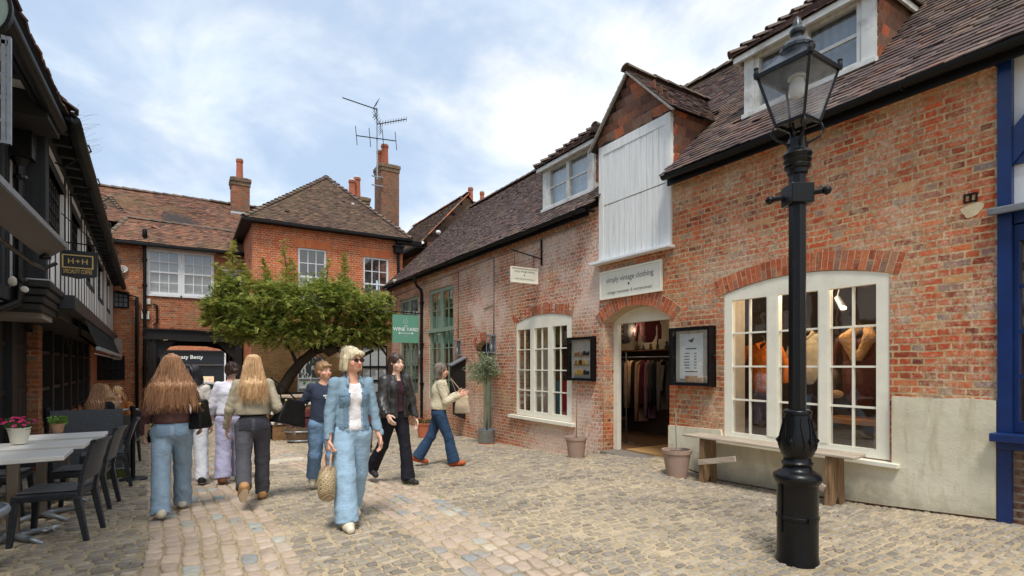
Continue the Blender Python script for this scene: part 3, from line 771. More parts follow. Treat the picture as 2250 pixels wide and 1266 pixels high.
# ---- dormers
def dormer(Y0, Y1, XF, zt, seed, glassm):
    zb = roofz(XF) - .02; mpD = mapX(XF); m = (Y0 + Y1) / 2
    f = MB(); lt = [(Y0 + .22, m - .05), (m + .05, Y1 - .22)]
    f.plate(rect(Y0, Y1, zb - .12, zt), [rect(p, q, zb + .10, zt - .10) for p, q in lt], mpD, .0, .1)
    f.plate(rect(Y0, Y0 + .15, zb - .1, zt), [], mpD, -.025, .0); f.plate(rect(Y1 - .15, Y1, zb - .1, zt), [], mpD, -.025, .0)
    for p, q in lt: f.plate(rect(p, q, (zb + zt) / 2 - .02, (zb + zt) / 2 + .02), [], mpD, .03, .07)
    f.box(XF - .07, XF + .02, Y0 - .02, Y1 + .02, zb - .02, zb + .045)
    o = f.build('dormer', M['white_old'], B, bevel=.004)
    g = MB()
    for p, q in lt: g.plate(rect(p - .004, q + .004, zb + .09, zt - .09), [], mpD, .048, .052)
    g.build('glass', M['glass'], o)
    cu = MB()
    n = 26
    for k in range(n):
        a0 = Y0 + .1 + (Y1 - Y0 - .2) * k / n; a1 = Y0 + .1 + (Y1 - Y0 - .2) * (k + 1) / n
        d0 = .16 + .02 * (k % 2); d1 = .16 + .02 * ((k + 1) % 2)
        cu.quad((XF + d0, a0, zb), (XF + d1, a1, zb), (XF + d1, a1, zt), (XF + d0, a0, zt))
    cu.build('curtain', glassm, o)
    for yy, sgn in ((Y0 - .014, -1), (Y1 + .014, 1)):
        ch = MB(); ch.mi = 0
        tiles(ch, (XF + .03, yy, zb - .1), (1, 0, 0), (0, sgn * .02, 1), 1.25, zt - zb + .1, lambda u, v_: roofz(XF + u) - .06 < zb - .1 + v_ + .06, tw=.19, gauge=.14, seed=seed, lift=.036, jit=1.5)
        ch.mi = 1; yb = yy - sgn * .03
        ch.add([(XF + .03, yb, zb - .3), (XF + 1.3, yb, zb + .9), (XF + 1.3, yb, zt), (XF + .03, yb, zt)], [(0, 1, 2, 3)])
        ch.build('cheek', [M['tile_hung'], M['under']], o)
    # hipped roof
    oh = .13; e0, e1 = Y0 - oh, Y1 + oh; xe = XF - .15; ze = zt + .01; rise = .78; hw = (e1 - e0) / 2; run = .95
    ap = Vector((xe + run, m, ze + rise)); r_ = MB()
    Vf = Vector((run, 0, rise)); Lf = Vf.length
    r_.mi = 0
    tiles(r_, (xe, e0, ze), (0, 1, 0), Vf, e1 - e0, Lf, lambda u, v_: abs(u - hw) < hw * (1 - v_ / Lf) + .02, seed=seed + 1, gauge=.09)
    for sgn in (1, -1):
        y0 = e0 if sgn == 1 else e1; V = Vector((0, sgn * hw, rise)); Lv = V.length; XL = 2.6
        def side_in(u, v_):
            return u > run * v_ / Lv - .03 and ze + rise * v_ / Lv > roofz(xe + u) - .1
        tiles(r_, (xe, y0, ze), (1, 0, 0), V, XL, Lv, side_in, seed=seed + 3 + sgn, gauge=.09)
    r_.mi = 2; dz = Vector((0, 0, -.02))
    P0, P1 = Vector((xe, e0, ze)) + dz, Vector((xe, e1, ze)) + dz; far = Vector((xe + 2.6, m, ze + rise)) + dz; A = ap + dz
    r_.add([P0, P1, A, far, Vector((xe + 2.6, e0, ze)) + dz, Vector((xe + 2.6, e1, ze)) + dz], [(0, 1, 2), (0, 2, 3, 4), (1, 5, 3, 2)])
    r_.mi = 1
    up = Vector((0, 0, .03))
    ridge_tiles(r_, P0 + up, A + up, .085, .2, .05, seed); ridge_tiles(r_, P1 + up, A + up, .085, .2, .05, seed + 1); ridge_tiles(r_, A + up + Vector((-.05, 0, .03)), far + up + Vector((0, 0, .03)), .11, .3, .01)
    r_.mi = 3; r_.box(xe + .02, xe + .06, e0 + .02, e1 - .02, ze - .10, ze - .015); r_.box(xe + .06, XF + .02, e0 + .03, e1 - .03, ze - .055, ze - .03)
    for yy in (e0 + .02, e1 - .05): r_.box(xe + .06, xe + 1.4, yy, yy + .03, ze - .10, ze - .02)
    r_.build('roof', [M['tile_r'], M['bonnet'], M['under'], M['white_old']], o)
M['frosted'] = paint('frosted_pane', lin(120, 128, 136), .35, .08, 30, .3)
M['netcurtain'] = paint('net_curtain', lin(196, 206, 212), .8, .1, 10, .2)
D1 = (3.14, 4.91, 7.18, 6.14); D2 = (8.06, 9.81, 6.93, 5.96)
dormer(*D1, 11, M['frosted']); dormer(*D2, 21, M['netcurtain'])
# ---- main roof
rf = MB(); Vr = Vector((1, 0, TANR)); Lr = (RX - EX) * SL; YE0, YE1 = -1.2, 19.52
def rin(u, v_):
    y = YE0 + u; x = EX + v_ / SL
    if LY0 - .02 < y < LY1 + .02 and x < 7.95: return False
    for Y0, Y1, XF, zt in (D1, D2):
        if Y0 + .02 < y < Y1 - .02 and XF + .02 < x < XF + .95: return False
    return True
tiles(rf, (EX, YE0, EZ), (0, 1, 0), Vr, YE1 - YE0, Lr, rin, seed=30, sag=.014)
rf.mi = 1
def rq(y0, y1, x0, x1): rf.quad((x0, y0, roofz(x0) - .015), (x0, y1, roofz(x0) - .015), (x1, y1, roofz(x1) - .015), (x1, y0, roofz(x1) - .015))
rq(YE0, LY0, EX, RX); rq(LY1, YE1, EX, RX); rq(LY0, LY1, 7.9, RX)
rf.quad((RX, YE0, RZ), (RX, YE1, RZ), (13.4, YE1, 4.6), (13.4, YE0, 4.6))
rf.mi = 2; ridge_tiles(rf, (RX, YE0, RZ + .03), (RX, YE1, RZ + .03), .13, .35)
rf.build('roof', [M['tile_r'], M['under'], M['bonnet']], B)
# fascia, gutters, downpipe
gt = MB()
for y0, y1 in ((-1.2, LY0 - .05), (LY1 + .16, 19.5)):
    K = 8; vs = []; fs = []
    n = max(2, int((y1 - y0) / .8))
    for i in range(n + 1):
        y = y0 + (y1 - y0) * i / n; dz = .012 * math.sin(i * 1.7)
        for j in range(K):
            t = PI + PI * j / (K - 1); vs.append((EX - .03 + .062 * math.cos(t), y, EZ - .045 + dz + .062 * math.sin(t)))
    for i in range(n):
        for j in range(K - 1): fs.append((i * K + j, i * K + j + 1, (i + 1) * K + j + 1, (i + 1) * K + j))
    fs.append(tuple(range(K))); fs.append(tuple(n * K + j for j in range(K)))
    gt.add(vs, fs)
    y = y0 + .3
    while y < y1:
        gt.tube([(EX - .095, y, EZ - .04), (EX - .08, y, EZ - .1), (EX - .03, y, EZ - .118), (EX + .05, y, EZ - .08), (EX + .1, y, EZ - .08)], .012, 6); y += 1.15
    gt.box(EX + .07, EX + .1, y0, y1, EZ - .16, EZ - .01)
gt.build('gutter', M['black'], B)
sf = MB()
for y0, y1 in ((-1.2, LY0 - .05), (LY1 + .16, 19.5)): sf.box(EX + .1, W + .02, y0, y1, EZ - .06, EZ - .045)
sf.build('soffit', M['darkwood'], B)
dp = MB(); yd = 16.3
dp.tube([(EX - .03, yd, EZ - .1), (EX - .03, yd, EZ - .3), (EX + .05, yd, EZ - .42), (W - .08, yd, EZ - .52), (W - .06, yd, EZ - .7), (W - .06, yd, -.5)], .045, 10)
for z in (3.55, 2.2, .9): dp.lathe([(.055, -.04), (.055, .04)], (W - .06, yd, z), 10); dp.box(W - .1, W, yd - .09, yd + .09, z - .02, z + .02)
dp.build('downpipe', M['black'], B, smooth=True, auto=40)
cd = MB()
cd.tube([(W - .02, 7.95, 4.27), (W - .02, 11.6, 4.24), (W - .02, 13.65, 4.18), (W - .02, 18.9, 4.10)], .013, 6)
cd.tube([(W - .02, 11.6, 4.24), (W - .02, 11.6, 2.15)], .016, 6); cd.tube([(W - .02, 13.65, 4.18), (W - .02, 13.65, 2.3)], .016, 6)
cd.tube([(W - .02, 11.6, 3.05), (W - .02, 12.1, 2.98)], .01, 6); cd.tube([(W - .02, 18.9, 4.1), (W - .02, 18.9, 2.5)], .014, 6)
cd.build('conduit', M['conduit'], B, smooth=True)
vt = MB(); c = onX(2133, 435, W); vt.plate(rect(c.y - .055, c.y + .055, c.z - .045, c.z + .045), [rect(c.y - .04, c.y + .04, c.z - .03, c.z + .03)], mpR, -.012, .02); vt.plate(rect(c.y - .01, c.y + .01, c.z - .03, c.z + .03), [], mpR, -.008, .02)
vt.build('air_vent', M['black'], B)
for px, py, a, b in ((2136, 462, .085, .075),):
    mp_ = MB(); c = onX(px, py, W); mp_.plate([(c.y + a * math.cos(t) * (1 + .25 * math.sin(3 * t)), c.z + b * math.sin(t) * (1 + .2 * math.cos(2 * t + 1))) for t in [2 * PI * i / 14 for i in range(14)]], [], mpR, -.004, .01)
    mp_.build('mortar_patch', paint('mortar_patch', lin(204, 186, 152), .95, .1, 9, .4, dirt=lin(170, 140, 108), dirt_amt=.6), B)
# ---- rooms behind the glass
rm = MB(); X0, X1 = W + .37, 10.6
def room(y0, y1, z0, z1, x1=X1, mats=(0, 1, 2)):
    rm.mi = mats[0]; rm.quad((X0, y0, z0), (x1, y0, z0), (x1, y1, z0), (X0, y1, z0))
    rm.mi = mats[2]; rm.quad((X0, y0, z1), (x1, y0, z1), (x1, y1, z1), (X0, y1, z1))
    rm.mi = mats[1]; rm.quad((x1, y0, z0), (x1, y1, z0), (x1, y1, z1), (x1, y0, z1)); rm.quad((X0, y0, z0), (x1, y0, z0), (x1, y0, z1), (X0, y0, z1)); rm.quad((X0, y1, z0), (x1, y1, z0), (x1, y1, z1), (X0, y1, z1))
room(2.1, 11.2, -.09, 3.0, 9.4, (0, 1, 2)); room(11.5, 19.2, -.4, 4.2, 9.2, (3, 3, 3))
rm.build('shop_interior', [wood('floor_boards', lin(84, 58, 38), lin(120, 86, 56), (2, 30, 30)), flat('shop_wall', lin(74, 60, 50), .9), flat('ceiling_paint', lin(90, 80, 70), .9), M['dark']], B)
pw2 = MB(); pw2.box(9.385, 9.395, 7.2, 11.1, 1.86, 3.0); pw2.build('plaster_wall', M['interior_w'], B)
iv = MB(); iv.box(W + .17, W + .40, 4.84, 4.87, .3, 2.7); iv.build('window_reveal', M['interior_w'], B)
iv = MB(); iv.box(W + .5, W + .52, 9.93, 10.6, .3, 2.6); iv.build('window_board', M['interior_w'], B)
mt = MB(); mt.box(W + .36, W + 1.5, DW0 + .12, DW1 - .2, -.085, -.07); mt.build('door_mat', M['matt'], B)
# ---- the blue-framed shop at the right edge
U = thing('blue_timber_shop', 'blue timber-framed shop front with white plaster panels at the right edge', 'building', (6.7, .6, 0))
XB = 6.70; YB = 1.852; mpB = mapX(XB)
pw = MB(); pw.plate([(YB - .10, -.1), (YB, -.1), (YB, 4.42), (YB - .10, 4.42)], [], mpB, -.07, .2); pw.build('post', M['blue'], U, bevel=.012)
zl = onX(2220, 462, XB).z
be = MB(); be.plate(rect(-1.4, YB - .11, zl - .14, zl - .02), [], mpB, -.02, .2); be.build('beam', M['blue'], U, bevel=.01)
ll = MB(); ll.box(XB - .16, XB + .05, -1.4, YB + .05, zl - .02, zl + .02); ll.box(XB - .17, XB - .14, -1.4, YB + .05, zl - .05, zl + .015); ll.build('lead_sill', M['leadgrey'], U, bevel=.01)
pl = MB(); pl.plate(rect(-1.4, YB - .10, zl, 4.42), [rect(-1.1, YB - .38, zl + .15, 3.55)], mpB, .01, .2); pl.build('plaster_panel', M['plaster'], U)
bc = MB(); bc.plate([(YB - .10, zl + .75), (YB - .10, zl + .42), (YB - .75, zl + 1.28), (YB - .62, zl + 1.40)], [], mpB, -.05, .05); bc.plate(rect(-1.1, YB - .10, 3.40, 3.52), [], mpB, -.03, .05); bc.build('brace', M['blue'], U, bevel=.01)
zs = onX(2220, 965, XB - .1).z
uw = glazed(U, mpB, rect(-1.4, YB - .105, zs + .06, zl - .15), [(-.4, .55), (.65, YB - .135)], 4, 2, zs + .16, zl - .30, M['blue'], .0, .1, bar=.035)
us = MB(); us.box(XB - .19, XB + .05, -1.4, YB + .03, zs - .03, zs + .05); us.box(XB - .12, XB + .05, -1.4, YB + .0, zs - .10, zs - .03); us.build('sill', M['blue'], uw, bevel=.01)
ub = MB(); ub.plate(rect(-1.4, YB - .10, -.3, zs - .10), [], mpB, -.01, .2)
ub.build('brick_base', brick('brick_dark', [(0, lin(70, 42, 38)), (.5, lin(104, 60, 50)), (1, lin(88, 58, 52))], mortar=lin(150, 138, 124), bh=.078), U)
ui = MB(); ui.box(7.0, 9.5, -1.4, YB - .02, -.1, 4.2); ui.build('shop_interior', wood('panelling', lin(90, 62, 40), lin(128, 92, 60), (3, 3, 20)), U)
ib = MB(); ib.lathe([(.12, 0), (.16, .3), (.15, .32), (.11, .02)], (6.93, 1.35, 1.15), 14); tag(ib.build('bucket', M['zinc'], smooth=True), 'grey metal bucket inside the blue-framed shop window', 'bucket')
# ---------------------------------------------------------------- buildings at the end of the yard
def sash(parent, mp, a0, a1, z0, z1, nc, fr=.07, mat=None, blind=None, name='window', meet=None):
    m = MB(); bar = .028; meet = meet or (z0 + z1) / 2
    m.plate(rect(a0, a1, z0, z1), [rect(a0 + fr, a1 - fr, z0 + fr, meet - .03), rect(a0 + fr, a1 - fr, meet + .03, z1 - fr)], mp, .04, .12)
    for lo, hi in ((z0 + fr, meet - .03), (meet + .03, z1 - fr)):
        for k in range(1, nc):
            a = a0 + fr + (a1 - a0 - 2 * fr) * k / nc; m.plate(rect(a - bar / 2, a + bar / 2, lo, hi), [], mp, .06, .10)
        z = (lo + hi) / 2; m.plate(rect(a0 + fr, a1 - fr, z - bar / 2, z + bar / 2), [], mp, .063, .097)
    m.plate(rect(a0 - .03, a1 + .03, z0 - .06, z0), [], mp, -.05, .12)
    o = m.build(name, mat or M['white'], parent, bevel=.005)
    g = MB(); g.plate(rect(a0 + fr - .01, a1 - fr + .01, z0 + fr - .01, z1 - fr + .01), [], mp, .078, .082); g.build('glass', M['glass'], o)
    if blind is not None:
        b = MB(); b.plate(rect(a0, a1, z0, z1), [], mp, .16, .17); b.build('blind', blind, o)
    return o
H = thing('red_brick_house', 'square orange brick house with pyramid tiled roof at the end of the yard', 'house', (4.5, 21, -.6))
YC = 19.55; mpC = mapY(YC); HX0, HX1 = 1.92, 7.15
s1 = rect(3.35, 4.31, 3.62, 5.62); s2 = rect(5.63, 6.60, 3.55, 5.55); aw = arch(3.33, 4.24, .35, 1.72, .25); gw_ = rect(5.58, 6.55, .45, 2.25)
m = MB(); m.plate(rect(HX0, HX1, 2.72, 6.32), [s1, s2], mpC, 0, .3); m.build('wall', M['brick_rear'], H)
m = MB(); m.plate(rect(HX0, HX1, -1, 2.72), [aw, gw_], mpC, .003, .3); m.build('ground_floor_wall', M['brick_dirty'], H)
m = MB(); m.plate(rect(YC + .3, 23.2, -1, 6.32), [rect(20.35, 20.75, 3.6, 5.2), rect(21.5, 21.9, 3.6, 5.2)], lambda a, b, w: (HX0 + w, a, b), 0, .3); m.build('side_wall', M['brick_rear'], H)
m = MB(); m.box(HX0 + .2, HX0 + .22, 20.3, 22, 3.5, 5.3); m.build('side_window', M['dark'], H)
rnd = random.Random(9); rub = islandmat('rubbed_brick', [(0, lin(212, 116, 74)), (1, lin(226, 134, 86))], nscale=30, nvar=.15)
for a0, a1, z in ((3.35, 4.31, 5.62), (5.63, 6.60, 5.55)):
    vs = MB(); n = 15; c = (a0 + a1) / 2
    for k in range(n):
        u0 = a0 - .05 + (a1 - a0 + .1) * k / n; u1 = a0 - .05 + (a1 - a0 + .1) * (k + .93) / n
        sp = lambda u: c + (u - c) * 1.22
        vs.add([mpC(p, q, w) for w in (-.004, .05) for p, q in ((u0, z + .002), (u1, z + .002), (sp(u1), z + .3), (sp(u0), z + .3))], [(0, 1, 2, 3), (0, 1, 5, 4), (2, 3, 7, 6), (1, 2, 6, 5), (3, 0, 4, 7)])
    vs.build('window_head', rub, H)
halfblind = M['interior_w']
o1 = sash(H, mpC, 3.35, 4.31, 3.62, 5.62, 3); o2 = sash(H, mpC, 5.63, 6.60, 3.55, 5.55, 3)
b = MB(); b.plate(rect(3.38, 4.28, 3.6, 4.62), [], mpC, .16, .17); b.build('lower_blind', M['white'], o1)
# lit office ceilings behind the sashes: pale rooms
m = MB()
m.quad((HX0 + .3, YC + .31, 5.75), (HX1 - .1, YC + .31, 5.75), (HX1 - .1, YC + 3, 5.75), (HX0 + .3, YC + 3, 5.75)); m.quad((HX0 + .3, YC + 3, 3.2), (HX1 - .1, YC + 3, 3.2), (HX1 - .1, YC + 3, 5.75), (HX0 + .3, YC + 3, 5.75))
m.quad((HX0 + .3, YC + .31, 3.2), (HX1 - .1, YC + .31, 3.2), (HX1 - .1, YC + 3, 3.2), (HX0 + .3, YC + 3, 3.2))
m.build('office_interior', flat('office_walls', lin(190, 196, 200), .9), H)
# notice windows at ground level
fr = MB(); fr.plate(arch(3.34, 4.23, .36, 1.71, .25), [arch(3.39, 4.18, 1.06, 1.70, .22), rect(3.39, 3.77, .72, 1.02), rect(3.80, 4.18, .72, 1.02), rect(3.39, 3.77, .42, .68), rect(3.80, 4.18, .42, .68)], mpC, .05, .1)
fo = fr.build('notice_window', M['white'], H)
pn = MB(); pn.plate(rect(3.36, 4.2, .38, 1.04), [], mpC, .085, .095); pn.build('poster', flat('poster_paper', lin(226, 230, 226), .7), fo)
pn = MB(); pn.plate(arch(3.36, 4.2, 1.05, 1.68, .22), [], mpC, .085, .095)
t = NT('etched_foliage_glass'); n = t.noise(t.scalev(t.pos(), (9, 9, 4)), 1, 5, .6, 1.2); t.color(t.ramp(n, [(.46, lin(60, 64, 64)), (.52, lin(206, 212, 210))], 'CONSTANT')); t.rough(.4)
pn.build('fanlight', t.mat, fo)
dgm = flat('poster_green', lin(92, 168, 84), .6)
for a, z in ((3.58, .88), (3.99, .88), (3.58, .55), (3.99, .55)):
    dt = MB(); dt.plate([(a + .05 * math.cos(q), z + .05 * math.sin(q)) for q in [2 * PI * i / 14 for i in range(14)]], [], mpC, .078, .084)
    dt.build('poster_dot', dgm, fo)
st = MB(); st.plate(rect(3.34, 4.23, .24, .36), [], mpC, .02, .1); so_ = st.build('direction_strip', flat('navy_strip', lin(30, 56, 104), .5), fo)
ar = MB(); ar.plate([(3.42, .30), (3.50, .345), (3.50, .315), (3.62, .315), (3.62, .285), (3.50, .285), (3.50, .255)], [], mpC, .014, .02); ar.build('arrow', M['whiteletter'], so_)
g2 = MB(); ho = []
for i in range(3):
    for j, (z0, z1) in enumerate(((.5, .88), (.96, 1.40), (1.48, 2.19))):
        a0 = 5.62 + i * .31; ho.append(rect(a0, a0 + .275, z0, z1))
g2.plate(rect(5.59, 6.54, .46, 2.24), ho, mpC, .05, .09); g2o = g2.build('notice_window', M['black'], H)
p2 = MB(); p2.plate(rect(5.6, 6.53, .47, 2.23), [], mpC, .08, .088); p2.build('poster', flat('pale_pane', lin(186, 194, 198), .4), g2o)
tl = MB(); rnd = random.Random(2)
for i in range(3):
    for k in range(7): 
        z = 1.10 + k * .035; tl.plate(rect(5.65 + i * .31, 5.65 + i * .31 + rnd.uniform(.1, .22), z, z + .01), [], mpC, .075, .079)
tl.build('poster_line', M['ink'], g2o)
# roof
OH = .28; ex0, ex1, ey = HX0 - OH, HX1 + .25, YC - OH; ez = 6.36; AP = Vector((4.85, 22.0, 9.05))
rf = MB(); rise = AP.z - ez; run = AP.y - ey; Lf = math.hypot(rise, run)
def fin(u, v_):
    q = v_ / Lf; return ex0 + u > ex0 + (AP.x - ex0) * q and ex0 + u < ex1 + (AP.x - ex1) * q
tiles(rf, (ex0, ey, ez), (1, 0, 0), (0, run, rise), ex1 - ex0, Lf, fin, seed=41, sag=.012)
ls = AP.x - ex0; Ll = math.hypot(ls, rise)
tiles(rf, (ex0, ey, ez), (0, 1, 0), (ls, 0, rise), 5.5, Ll, lambda u, v_: u > run * v_ / Ll, seed=42)
rf.mi = 1; z_ = -.03
A0, A1 = Vector((ex0, ey, ez + z_)), Vector((ex1, ey, ez + z_)); Ap = AP + Vector((0, 0, z_)); Bk = Vector((AP.x, 26, AP.z + z_))
rf.add([A0, A1, Ap, Bk, (ex0, 26, ez + z_), (ex1, 26, ez + z_)], [(0, 1, 2), (0, 2, 3, 4), (1, 5, 3, 2)])
rf.quad((ex1, ey, ez - .03), (ex1, 26, ez - .03), (ex0, 26, ez - .03), (ex0, ey, ez - .03))
rf.mi = 2; up = Vector((0, 0, .05))
ridge_tiles(rf, A0 + up, Ap + up, .09, .22, .035, 3); ridge_tiles(rf, A1 + up, Ap + up, .09, .22, .035, 4); ridge_tiles(rf, Ap + up, Bk + up, .12, .33)
rf.build('roof', [M['tile_apex'], M['under'], M['bonnet']], H)
gm = MB(); gm.box(ex0 - .08, ex1 + .02, ey - .09, ey, ez - .12, ez - .02); gm.box(ex0 - .08, ex0, ey, 24, ez - .12, ez - .02); gm.box(ex0, ex1, ey, YC, ez - .10, ez - .07); gm.box(ex0, HX0, YC, 24, ez - .10, ez - .07)
gm.build('gutter', M['black'], H, bevel=.02)
m = MB()
m.box(HX0 - .02, HX1, YC - .03, YC, 6.16, 6.25); m.build('eaves_course', M['brick_rear'], H)
hp = MB(); c = onY(875, 530, YC - .12); hp.box(c.x - .16, c.x + .16, YC - .26, YC - .02, 5.78, 6.0); hp.box(c.x - .2, c.x + .2, YC - .3, YC - .02, 6.0, 6.06); hp.tube([(c.x, YC - .13, 5.8), (c.x, YC - .13, -.6)], .055, 8); hp.box(c.x - .1, c.x + .9, YC - .28, YC - .1, 6.12, 6.3)
hp.build('downpipe', M['black'], H, bevel=.006)
fl = MB(); f0 = onY(775, 487, 20.75); fl.lathe([(.10, -.2), (.10, .28), (.075, .3), (.075, .5), (.09, .5), (.09, .68), (.06, .70), (.06, .72)], f0, 12); fl.box(f0.x - .16, f0.x + .2, f0.y - .22, f0.y + .1, f0.z - .12, f0.z - .05); fl.build('flue_pipe', M['lead'], H, smooth=True, auto=40)
# chimneys
def chimney(name, label, x0, x1, y0, y1, z0, z1, pots, corb=2, group=None, lead=True):
    C = thing(name, label, 'chimney', ((x0 + x1) / 2, (y0 + y1) / 2, z0), 0, group)
    m = MB(); m.box(x0, x1, y0, y1, z0, z1); m.build('stack', M['brick_stack'], C)
    m = MB()
    for k in range(corb): 
        e = .03 + .03 * k; m.box(x0 - e, x1 + e, y0 - e, y1 + e, z1 - .32 + .16 * k, z1 - .162 + .16 * k)
    m.box(x0 + .04, x1 - .04, y0 + .04, y1 - .04, z1 - .002, z1 + .05); m.build('cap', M['brick_cap'], C, bevel=.01)
    for (px, py, h, r) in pots:
        p = MB(); p.lathe([(r * 1.12, 0), (r * 1.12, .06), (r, .1), (r * .88, h - .12), (r * 1.05, h - .1), (r * 1.05, h), (r * .75, h), (r * .75, h - .2)], (px, py, z1 + .03), 14); po = p.build('chimney_pot', M['pot_clay'], C, smooth=True, auto=40)
        q = MB(); q.lathe([(r * .9, 0), (r * .95, .04), (r * .55, .11), (.01, .13)], (px, py, z1 + .03 + h + .001), 14); q.build('cowl', M['lead'], po, smooth=True)
    if lead: 
        l = MB(); l.box(x0 - .03, x1 + .03, y0 - .03, y1 + .03, z0, z0 + .22); l.build('flashing', M['lead'], C)
    return C
chimney('chimney', 'tall orange brick chimney carrying the television aerial', 7.59, 8.43, 23.5, 24.5, 5.5, 10.7, [(7.88, 23.9, .95, .17), (7.75, 24.25, .75, .15)], lead=False)
chimney('chimney', 'short brick chimney with two pots behind the pyramid roof', onY(783, 430, 26.2).x, onY(812, 430, 26.2).x, 26.2, 27.0, 6, 9.85, [(7.05, 26.4, .75, .17), (7.35, 26.6, 1.0, .17)], lead=False)
c0 = onY(509, 470, 25.4); c1 = onY(549, 470, 25.4)
chimney('chimney', 'grey-red brick chimney with one tall pot and lead flashing on the long back roof', c0.x, c1.x, 25.4, 26.2, c0.z - .1, onY(520, 390, 25.4).z, [(c0.x + .33, 25.75, .85, .14)])
# aerial
A = thing('tv_aerial', 'tall mast of three television aerials strapped to the chimney', 'aerial', tuple(onY(829, 387, 23.42)))
ya = 23.42
m = MB(); m.tube([onY(829, 395, ya), onY(828, 238, ya)], .03, 6); a = onY(829, 388, ya); m.box(a.x - .25, a.x + .25, ya - .01, ya + .06, a.z - .02, a.z + .02); m.box(a.x - .25, a.x + .25, ya - .01, ya + .06, a.z - .42, a.z - .38); m.build('mast', M['zinc'], A)
def yagi(p0, p1, n, ln, name, vert=False, refl=False):
    m = MB(); P, Q = onY(*p0, ya - .05), onY(*p1, ya - .05); d = (Q - P).normalized()
    m.tube([P, Q], .022, 6)
    e = d.cross(Vector((0, 1, 0))).normalized() if vert else (Vector((0, 1, 0)) * .75 + d.cross(Vector((0, 1, 0))) * .55).normalized()
    for k in range(n):
        c = P + (Q - P) * (k / (n - 1)) if n > 1 else P
        m.tube([c - e * ln, c + e * ln], .012 if not vert else .016, 5)
    if refl:
        c = P + (Q - P) * .9; f = d.cross(Vector((0, 1, 0)))
        for s_ in (-1, 1):
            for k in range(4):
                q = c + (f * s_ + d * .35) * (.08 + .10 * k); m.tube([q - Vector((0, .3, 0)), q + Vector((0, .3, 0))], .01, 5)
            m.tube([c, c + (f * s_ + d * .35) * .42], .012, 5)
    m.build(name, M['black'], A)
yagi((753, 215), (829, 241), 11, .14, 'yagi', refl=True); yagi((893, 262), (829, 273), 12, .12, 'yagi', refl=True); yagi((783, 298), (870, 310), 4, .42, 'vertical_dipole', vert=True)
# ---- long building across the end, with the carriage arch
K = thing('archway_building', 'old brick building with carriage archway and wide white sash window', 'building', (0, 24, -.6))
YK = 22.6; mpK = mapY(YK); KX0 = -3.4
wl, wr_ = -1.14, .93; ws = rect(wl, wr_, 4.02, 5.64); wsm = rect(1.14, 1.85, 4.05, 5.05)
m = MB(); m.plate([(KX0, -1), (-1.10, -1), (-1.10, 2.73), (HX0 + .1, 2.73), (HX0 + .1, 5.76), (KX0, 5.76)], [ws, wsm], mpK, 0, .3); m.build('wall', M['brick_back'], K)
mid = (wl + wr_) / 2
sash(K, mpK, wl, mid - .003, 4.02, 5.64, 3, .10, M['white'], M['blind']); sash(K, mpK, mid + .003, wr_, 4.02, 5.64, 3, .10, M['white'], M['blind']); sash(K, mpK, 1.14, 1.85, 4.05, 5.05, 2, .08, M['white'], M['dark'])
hd = MB(); hd.plate(rect(wl - .06, wr_ + .06, 5.645, 5.72), [], mpK, -.05, .1); hd.plate(rect(1.08, 1.9, 5.06, 5.12), [], mpK, -.06, .1); hd.build('window_head', M['white_old'], K)
bm = MB(); bm.plate([(-1.25, 2.43), (.3, 2.40), (HX0 + .05, 2.36), (HX0 + .05, 2.66), (.3, 2.74), (-1.25, 2.76)], [], mpK, -.16, .2); bm.plate([(-1.25, 2.765), (.3, 2.745), (HX0 + .05, 2.665), (HX0 + .05, 2.70), (.3, 2.79), (-1.25, 2.80)], [], mpK, -.22, .0)
for x in (-1.10, 1.62): bm.box(x, x + .24, YK - .10, YK + .15, -1, 2.38)
bm.plate([(-.86, 1.7), (-.86, 2.4), (-.25, 2.4)], [], mpK, -.02, .1); bm.plate([(1.62, 1.7), (1.62, 2.38), (1.0, 2.38)], [], mpK, -.02, .1)
bm.build('arch_beam', M['darkwood'], K, bevel=.02)
pg = MB(); YE = 30.0
pg.box(-1.3, -1.1, YK + .301, YE, -1.3, 2.6); pg.box(1.86, 2.1, YK + .301, YE, -1.3, 2.6); pg.box(-1.3, 2.1, YK + .301, YE, 2.78, 2.95)
for y in (24.5, 26.5, 28.5, 29.9): pg.box(-1.1, 1.86, y, y + .2, 2.62, 2.779)
pg.plate([(-1.1, 2.0), (-1.1, 2.8), (1.86, 2.8), (1.86, 2.0), (1.5, 2.3), (.9, 2.43), (-.2, 2.45), (-.8, 2.36)], [], mapY(YE), 0, .15)
for y in (23.4, 25.4, 27.4, 29.6): pg.box(-1.099, -.98, y, y + .2, -1.2, 2.77); pg.box(1.74, 1.859, y, y + .2, -1.2, 2.77)
pg.build('passage_lining', M['darkwood'], K)
em = NT('lit_lamp'); em.b.inputs['Emission Color'].default_value = (1, .72, .4, 1); em.b.inputs['Emission Strength'].default_value = 4; em.color((1, .8, .5))

for x, y, z in ((-.75, 24.2, 2.56), (-.62, 25.6, 2.56)): lm = MB(); lm.lathe([(.10, -.05), (.13, 0), (.10, .05)], (x, y, z), 12); lm.build('ceiling_lamp', em.mat, K)
